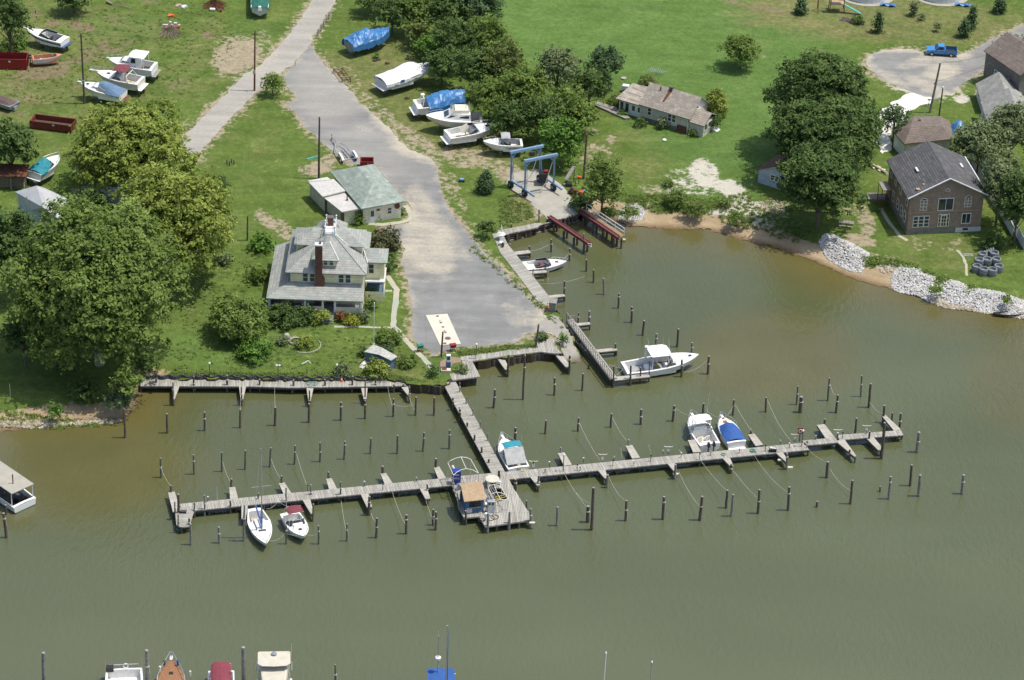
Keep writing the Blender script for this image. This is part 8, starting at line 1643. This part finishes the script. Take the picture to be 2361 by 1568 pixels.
gp_=thing('garden_stake','thin white stake on the shaded left lawn','stake',W('i',98,672));MB().tube((0,0,0),(0,0,1.8),.035).build('stake','pale_paint',gp_)
pt_=thing('patio_table','small white round table with a folded parasol at the basin quay head','table',W('g',10,745,G+.1));MB().lathe([(0,0),(.6,0),(.6,.05),(0,.06)],(0,0,.72),20).build('tabletop','pale_paint',pt_);MB().tube((0,0,0),(0,0,.72),.05).build('pedestal','white_paint',pt_);MB().lathe([(.12,1.3),(.14,1.6),(0,2.4)],(0,0,0),8).tube((0,0,.78),(0,0,1.3),.03).build('parasol','white_paint',pt_)
pc2=thing('chair','white plastic chair by the small table at the basin quay','chair',W('g',12,800,G+.1));MB().box(-.25,.25,-.25,.25,.4,.45).build('seat','gelcoat',pc2);MB().box(-.25,.25,.22,.28,.45,.9).build('backrest','gelcoat',pc2)
for x in(-.22,.22):
 for y in(-.22,.22):MB().tube((x,y,0),(x,y,.4),.025).build('leg','gelcoat',pc2)
fpot=thing('flower_pot','small terracotta flower pot on the basin quay','flower pot',W('g',26,822,G+.06));MB().lathe([(.14,0),(.2,.35),(.16,.36),(0,.3)],(0,0,0),12).build('pot','rust',fpot);MB().lathe([(.12,.3),(.22,.5),(.1,.7),(0,.72)],(0,0,0),8).build('plant','leaf_bright',fpot)
db=thing('brush_pile','heap of dry brush topped with white scrap in the upper left','debris heap',W('a',1615,320))
mb=MB()
for i in range(160):an=RN.random()*6.28;r_=RN.random()**.6*1.9;p=Vector((math.cos(an)*r_,math.sin(an)*r_*1.1,.1));q=p*.55+Vector((RN.uniform(-.3,.3),RN.uniform(-.3,.3),RN.uniform(.7,1.7)*(1-r_/3)));mb.path([p,q],.035,3)
mb.build('brush','dead_wood',db)
for i in range(12):x,y=RN.uniform(-1.6,1.5),RN.uniform(1.0,2.3);MB().box(x,x+RN.uniform(.2,.5),y,y+RN.uniform(.2,.4),.3,RN.uniform(.5,1.0)).build('scrap','pale_paint' if i%3 else 'orange_plastic',db)
db=thing('brush_pile','rusty brown brush and junk heap at the top edge','debris heap',W('a',2030,60));mb=MB()
for i in range(170):an=RN.random()*6.28;r_=RN.random()**.6*2.1;p=Vector((math.cos(an)*r_,math.sin(an)*r_,.1));q=p*.5+Vector((RN.uniform(-.3,.3),RN.uniform(-.3,.3),RN.uniform(.6,1.8)*(1-r_/3)));mb.path([p,q],.04,3)
mb.build('brush','rust',db)
MB().tube((-.6,-1.7,.25),(.2,-1.75,.25),.24,n=12).build('white_tank','white_paint',db);MB().tube((1.0,-1.9,.2),(1.3,-1.9,.2),.3,n=12).build('rusty_drum','rust',db)
for i,(x,y,lb,m_)in enumerate(((1690,60,'white and orange scrap panels near the top edge','pale_paint'),(1615,155,'flat orange scrap board on the grass','orange_plastic'),(1740,70,'grey scrap sheet beside the rusty heap','pale_paint'))):
 o=thing('scrap',lb,'scrap',W('a',x,y),RN.random());MB().box(-.5,.5,-.3,.3,0,.15).build('panel',m_,o);MB().slab([(-.5,-.35,.2),(.4,-.3,.35),(.5,.4,.2),(-.3,.4,.3)],.04).build('loose_sheet','wood_tan' if i==0 else m_,o)
lg=thing('fallen_branch','pale dead branch lying on the grass at the top left','branch');MB().path([W('a',1005,10,G+.3),W('a',1060,38,G+.2)],.22,6).build('trunk','dead_wood',lg);MB().path([W('a',1060,38,G+.3),W('a',1150,50,G+.4),W('a',1260,85,G+.1)],.06,5).path([W('a',1130,0,G+.9),W('a',1180,55,G+.3),W('a',1210,65,G+.1)],.05,5).path([W('a',1080,30,G+.3),W('a',1120,5,G+.8)],.05,5).build('bough','dead_wood',lg)
fm=thing('scrap_metal','crumpled silver scrap beside the skiff','scrap',W('a',455,470));
for i in range(4):MB().slab([(i*.3-.6,-.3,.1),(i*.3-.3,-.2,.5),(i*.3-.2,.3,.6),(i*.3-.5,.2,.2)],.03).build('sheet','pale_paint',fm)
gp2=thing('plank','pale green plank lying at the foot of the pole near the trailer','plank');a,b_=W('b',535,1505,G+.08),W('b',648,1475,G+.08);MB().path([a,b_],.14,4).build('plank','bright_green',gp2)
an_=thing('antenna','fallen television antenna lying on the meadow behind the cottage','antenna');a,b_=W('c',1412,652,G+.9),W('c',1560,680,G+.5);mb=MB().path([a,b_],.04,4)
for i in range(9):p=a.lerp(b_,i/8.5);l_=.9-.05*i;mb.path([p+Vector((-.35,-l_,.05)),p+Vector((.35,l_,-.05))],.03,4)
mb.build('boom','steel',an_);MB().path([a.lerp(b_,.5),Vector((a.lerp(b_,.5).x,a.lerp(b_,.5).y,G))],.04,4).build('mast_stub','steel',an_)
wu=thing('utility_trailer','small white cart with a box at the left of the cottage','cart',W('c',1185,868),rad(-10));MB().box(-.5,.5,-.4,.4,.3,1.15).build('box','white_paint',wu,bev=.04);MB().tube((-.1,-.46,.3),(-.1,.46,.3),.28).build('wheel','tyre',wu);MB().box(-.65,-.5,-.3,.3,.2,.5).build('step','pale_paint',wu);MB().box(.75,1.4,-.2,.5,.1,.8).build('barbecue','dark_metal',wu)
st=thing('stone','pale flat well cover on the meadow','well cover',W('c',1168,746));MB().lathe([(0,0),(.4,0),(.4,.2),(0,.22)],(0,0,0),14).build('cover','concrete',st)
for k,x,y,lb in(('g',2105-2361,43,''),):pass
rk=thing('boulder','white stone on the lawn below the cottage','stone',W('c',1552,1330));MB().lathe([(0,0),(.3,.05),(.32,.2),(.15,.32),(0,.33)],(0,0,0),9).build('stone','white_paint',rk)
bk=thing('motor_scooter','small blue and black machine on the grass left of the cypress','machine',W('f',2000,205));MB().box(-.3,.3,-.2,.2,.15,.5).build('body','lift_blue',bk,bev=.05);MB().tube((-.25,-.25,.15),(-.25,.25,.15),.15).build('wheel','tyre',bk);MB().tube((.25,-.25,.15),(.25,.25,.15),.15).build('wheel','tyre',bk)
rows_=[(1950,960,3),(2010,985,3),(2085,990,2),(2140,960,2),(1970,905,3),(2040,900,3),(2120,900,2),(2000,855,2),(2100,845,2)]
for i,(x,y,n)in enumerate(rows_):
 c=W('h',x,y);o=thing('barrel_bundle',f'{ORD[i]} grey slatted barrel from the front in the stack on the right bank','barrel',c,RN.random(),'stacked grey barrels on the right bank');MB().lathe([(.0,0),(.62,0),(.68,.45),(.62,.95),(.5,.95),(.5,.6),(0,.55)],(0,0,0),16).build('barrel_body','hull_grey',o);MB().ring((0,0,.3),.67,.04,18).ring((0,0,.72),.67,.04,18).build('band','dark_metal',o)
o=thing('ladder','dark slatted walkway section leaning behind the barrels','slatted section');a,b_=W('h',1975,820,G+.3),W('h',2095,765,G+.9)
for i in range(8):p=a.lerp(b_,i/7);MB().box(p.x-.1,p.x+.1,p.y-.35,p.y+.35,p.z,p.z+.1).build('slat','hull_grey',o)
MB().path([a,b_],.06,4).build('rail','dark_metal',o);o.name='slatted_section'
gt=thing('grate','small pale metal grate lying on the right bank lawn','grate',W('h',1880,822));mb=MB()
for i in range(7):mb.box(-.6+i*.2,-.55+i*.2,-.35,.35,.05,.1)
mb.box(-.6,.65,-.37,-.33,.05,.11).box(-.6,.65,.33,.37,.05,.11).build('bars','pale_paint',gt)
pt3=thing('picnic_table','weathered picnic table in the shade under the big oak','picnic table',W('h',830,575),rad(-12));MB().box(-1,1,-.4,.4,.72,.78).build('tabletop','pile_grey',pt3);MB().box(-1,1,-.85,-.6,.42,.47).build('bench_seat','pile_grey',pt3);MB().box(-1,1,.6,.85,.42,.47).build('bench_seat','pile_grey',pt3)
for x in(-.8,.8):MB().path([(x,-.75,0),(x,.3,.72)],.05,4).path([(x,.75,0),(x,-.3,.72)],.05,4).build('leg','pile_grey',pt3)
rb_=thing('row_boat','dark half sunken rowing boat at the foot of the right riprap','rowing boat',W('h',2230,1345,0),rad(3));MB().grid([[(x,y*.55*(1-(x/2.3)**2),.25+abs(y)**2*.25-.3*(1-abs(y)))for y in(-1,-.6,0,.6,1)]for x in(-2.2,-1.6,-.8,0,.8,1.6,2.2)]).build('hull','wood_dark',rb_,solid=.05)
kb=thing('blue_tarp_pile','blue tarp covered pile right of the garage','tarp pile',W('d',1795,1120));MB().grid([[(x,y,max(0.05,1.5*(1-(x/1.1)**2)*(1-(y/1.6)**2)+.15*math.sin(x*7+y*5)))for x in(-1.1,-.7,-.3,0,.3,.7,1.1)]for y in(-1.6,-1.1,-.5,0,.5,1.1,1.6)]).build('tarp','tarp_blue',kb,solid=.03)
lu=thing('lumber_pile','pale lumber and white bags beside the brick house','lumber',W('h',1120,90),rad(-55));MB().box(-1.6,1.6,-.15,.15,.25,.35).build('plank','wood_tan',lu)
for i in range(8):x,y=RN.uniform(-1.4,1.2),RN.uniform(-.7,.7);MB().box(x,x+.45,y,y+.3,0,.22).build('bag','pale_paint',lu,bev=.06)
db2=thing('rubble_slab','low concrete slab beside the left wall of the brick house','slab',W('h',1090,330));MB().box(-1.3,1.3,-1.0,1.0,0,.35).build('slab','concrete_dark',db2)
sw=thing('signboard','pale blue line post near the lamp on the bulkhead lawn','post',W('j',538,460));MB().tube((0,0,0),(0,0,.7),.06).build('stump','wood_dark',sw);sw.name='garden_stump';sw['label']='small dark stump on the lawn above the bulkhead walkway'
for i,(x,y)in enumerate(((2144,40),(2168,52),(2188,30),(2210,42))):
 o=thing('fence_stub',f'{ORD[i]} of four short dark stubs from the left on the slope','stub',W('e',x,y),0,'short stubs on the slope');MB().tube((0,0,0),(0,0,.7),.09).build('stub','pile_dark',o)
sp2=thing('stump','grey stump standing behind the shrink wrapped boat','stump',W('b',1488,560));MB().tube((0,0,0),(0,0,.8),.2,.17).build('stump_body','pile_grey',sp2)
for k,x,y,lb in(('b',1175,580,'left dark engine part on the grass above the wrapped boat'),('b',1212,572,'middle dark engine part with teal top on the grass'),('b',1290,605,'right dark engine part on the grass'),('b',1480,935,'dark engine block on the grass below the wrapped boat')):
 o=thing('engine_part',lb,'engine part',W(k,x,y),RN.random());MB().frus((-.3,.3,-.2,.2),0,(-.2,.2,-.12,.12),.35).build('block','dark_metal',o,bev=.03);MB().tube((.2,0,.2),(.5,.1,.1),.08).build('shaft','rust',o)
def tufts(label,polys,n,size,m_,seed,name='weeds',hgt_=.25):
 rs=np.random.RandomState(seed);lob=[]
 for pl,cnt in zip(polys,n):
  X=rs.uniform(min(p[0]for p in pl),max(p[0]for p in pl),cnt*5);Y=rs.uniform(min(p[1]for p in pl),max(p[1]for p in pl),cnt*5);k=inpoly(X,Y,pl);X,Y=X[k][:cnt],Y[k][:cnt];Z=hgt(X,Y)[0]
  lob+=[((x,y,max(z,0)+.02),rs.uniform(.06,.17),rs.uniform(-.1,.3))for x,y,z in zip(X,Y,Z)]
 me=leaf_mesh(lob,size,.5,.6,0,seed,lowcut=0.);me.materials.append(M[m_]);o=bpy.data.objects.new(name,me);COL.objects.link(o);return tag(o,label,'weeds',kind='stuff')
tufts('low weeds along the lawn side of the bulkhead',[pw('i',[(1350,440),(2361,455),(2361,480),(1350,475)],G),pw('j',[(0,455),(900,460),(1320,470),(1480,500),(1700,540),(1310,505),(0,485)],G)],[220,340],.16,'leaf_grass',21)
tufts('weeds along the edges of the parking lot',[pw('F',[(1085,560),(1250,700),(1300,755),(1290,760),(1240,712),(1080,575)],G),pw('j',[(1960,255),(2361,205),(2361,250),(1990,295)],G),pw('k',[(0,200),(330,190),(340,215),(0,245)],G),pw('g',[(0,330),(260,420),(330,540),(250,570),(0,650)],G)],[200,120,90,200],.15,'leaf_grass',22)
tufts('rough weeds on the sandy cove bank',[pw('g',[(1180,330),(1800,330),(2100,430),(2000,470),(1450,470),(1200,400)],G),pw('h',[(0,380),(300,560),(560,640),(400,700),(0,560)],.9),pw('g',[(1950,400),(2361,330),(2361,640),(2100,560)],.9)],[380,180,200],.15,'leaf_grass',23)
tufts('rough weeds in the upper left yard',[pw('a',[(0,200),(1800,0),(2361,300),(1700,1000),(900,950),(100,1000)],G)],[700],.13,'leaf_grass',24)
tufts('weeds on the lawn around the house',[pw('F',[(420,640),(600,560),(620,750),(900,770),(980,850),(400,860)],G)],[500],.13,'leaf_grass',25)
tufts('weeds between the stones of the left shore',[pw('i',[(0,800),(700,850),(1150,860),(1100,900),(600,930),(0,920)],.8)],[200],.16,'leaf_mid',26)
tufts('weeds among the white riprap',[pw('h',[(1590,1020),(1720,1050),(1650,1180),(1580,1120)],.8),pw('h',[(1850,1100),(1950,1110),(1900,1180)],.8),pw('h',[(960,840),(1300,880),(1600,1000),(1200,900),(1000,900)],1.1)],[120,40,160],.24,'leaf_mid',27)
for o in[o for o in bpy.data.objects if o.type=='FONT']:
 dg=bpy.context.evaluated_depsgraph_get();me=bpy.data.meshes.new_from_object(o.evaluated_get(dg));n=bpy.data.objects.new('writing',me);COL.objects.link(n)
 n.parent=o.parent;n.location=o.location;n.rotation_euler=o.rotation_euler;bpy.data.objects.remove(o)
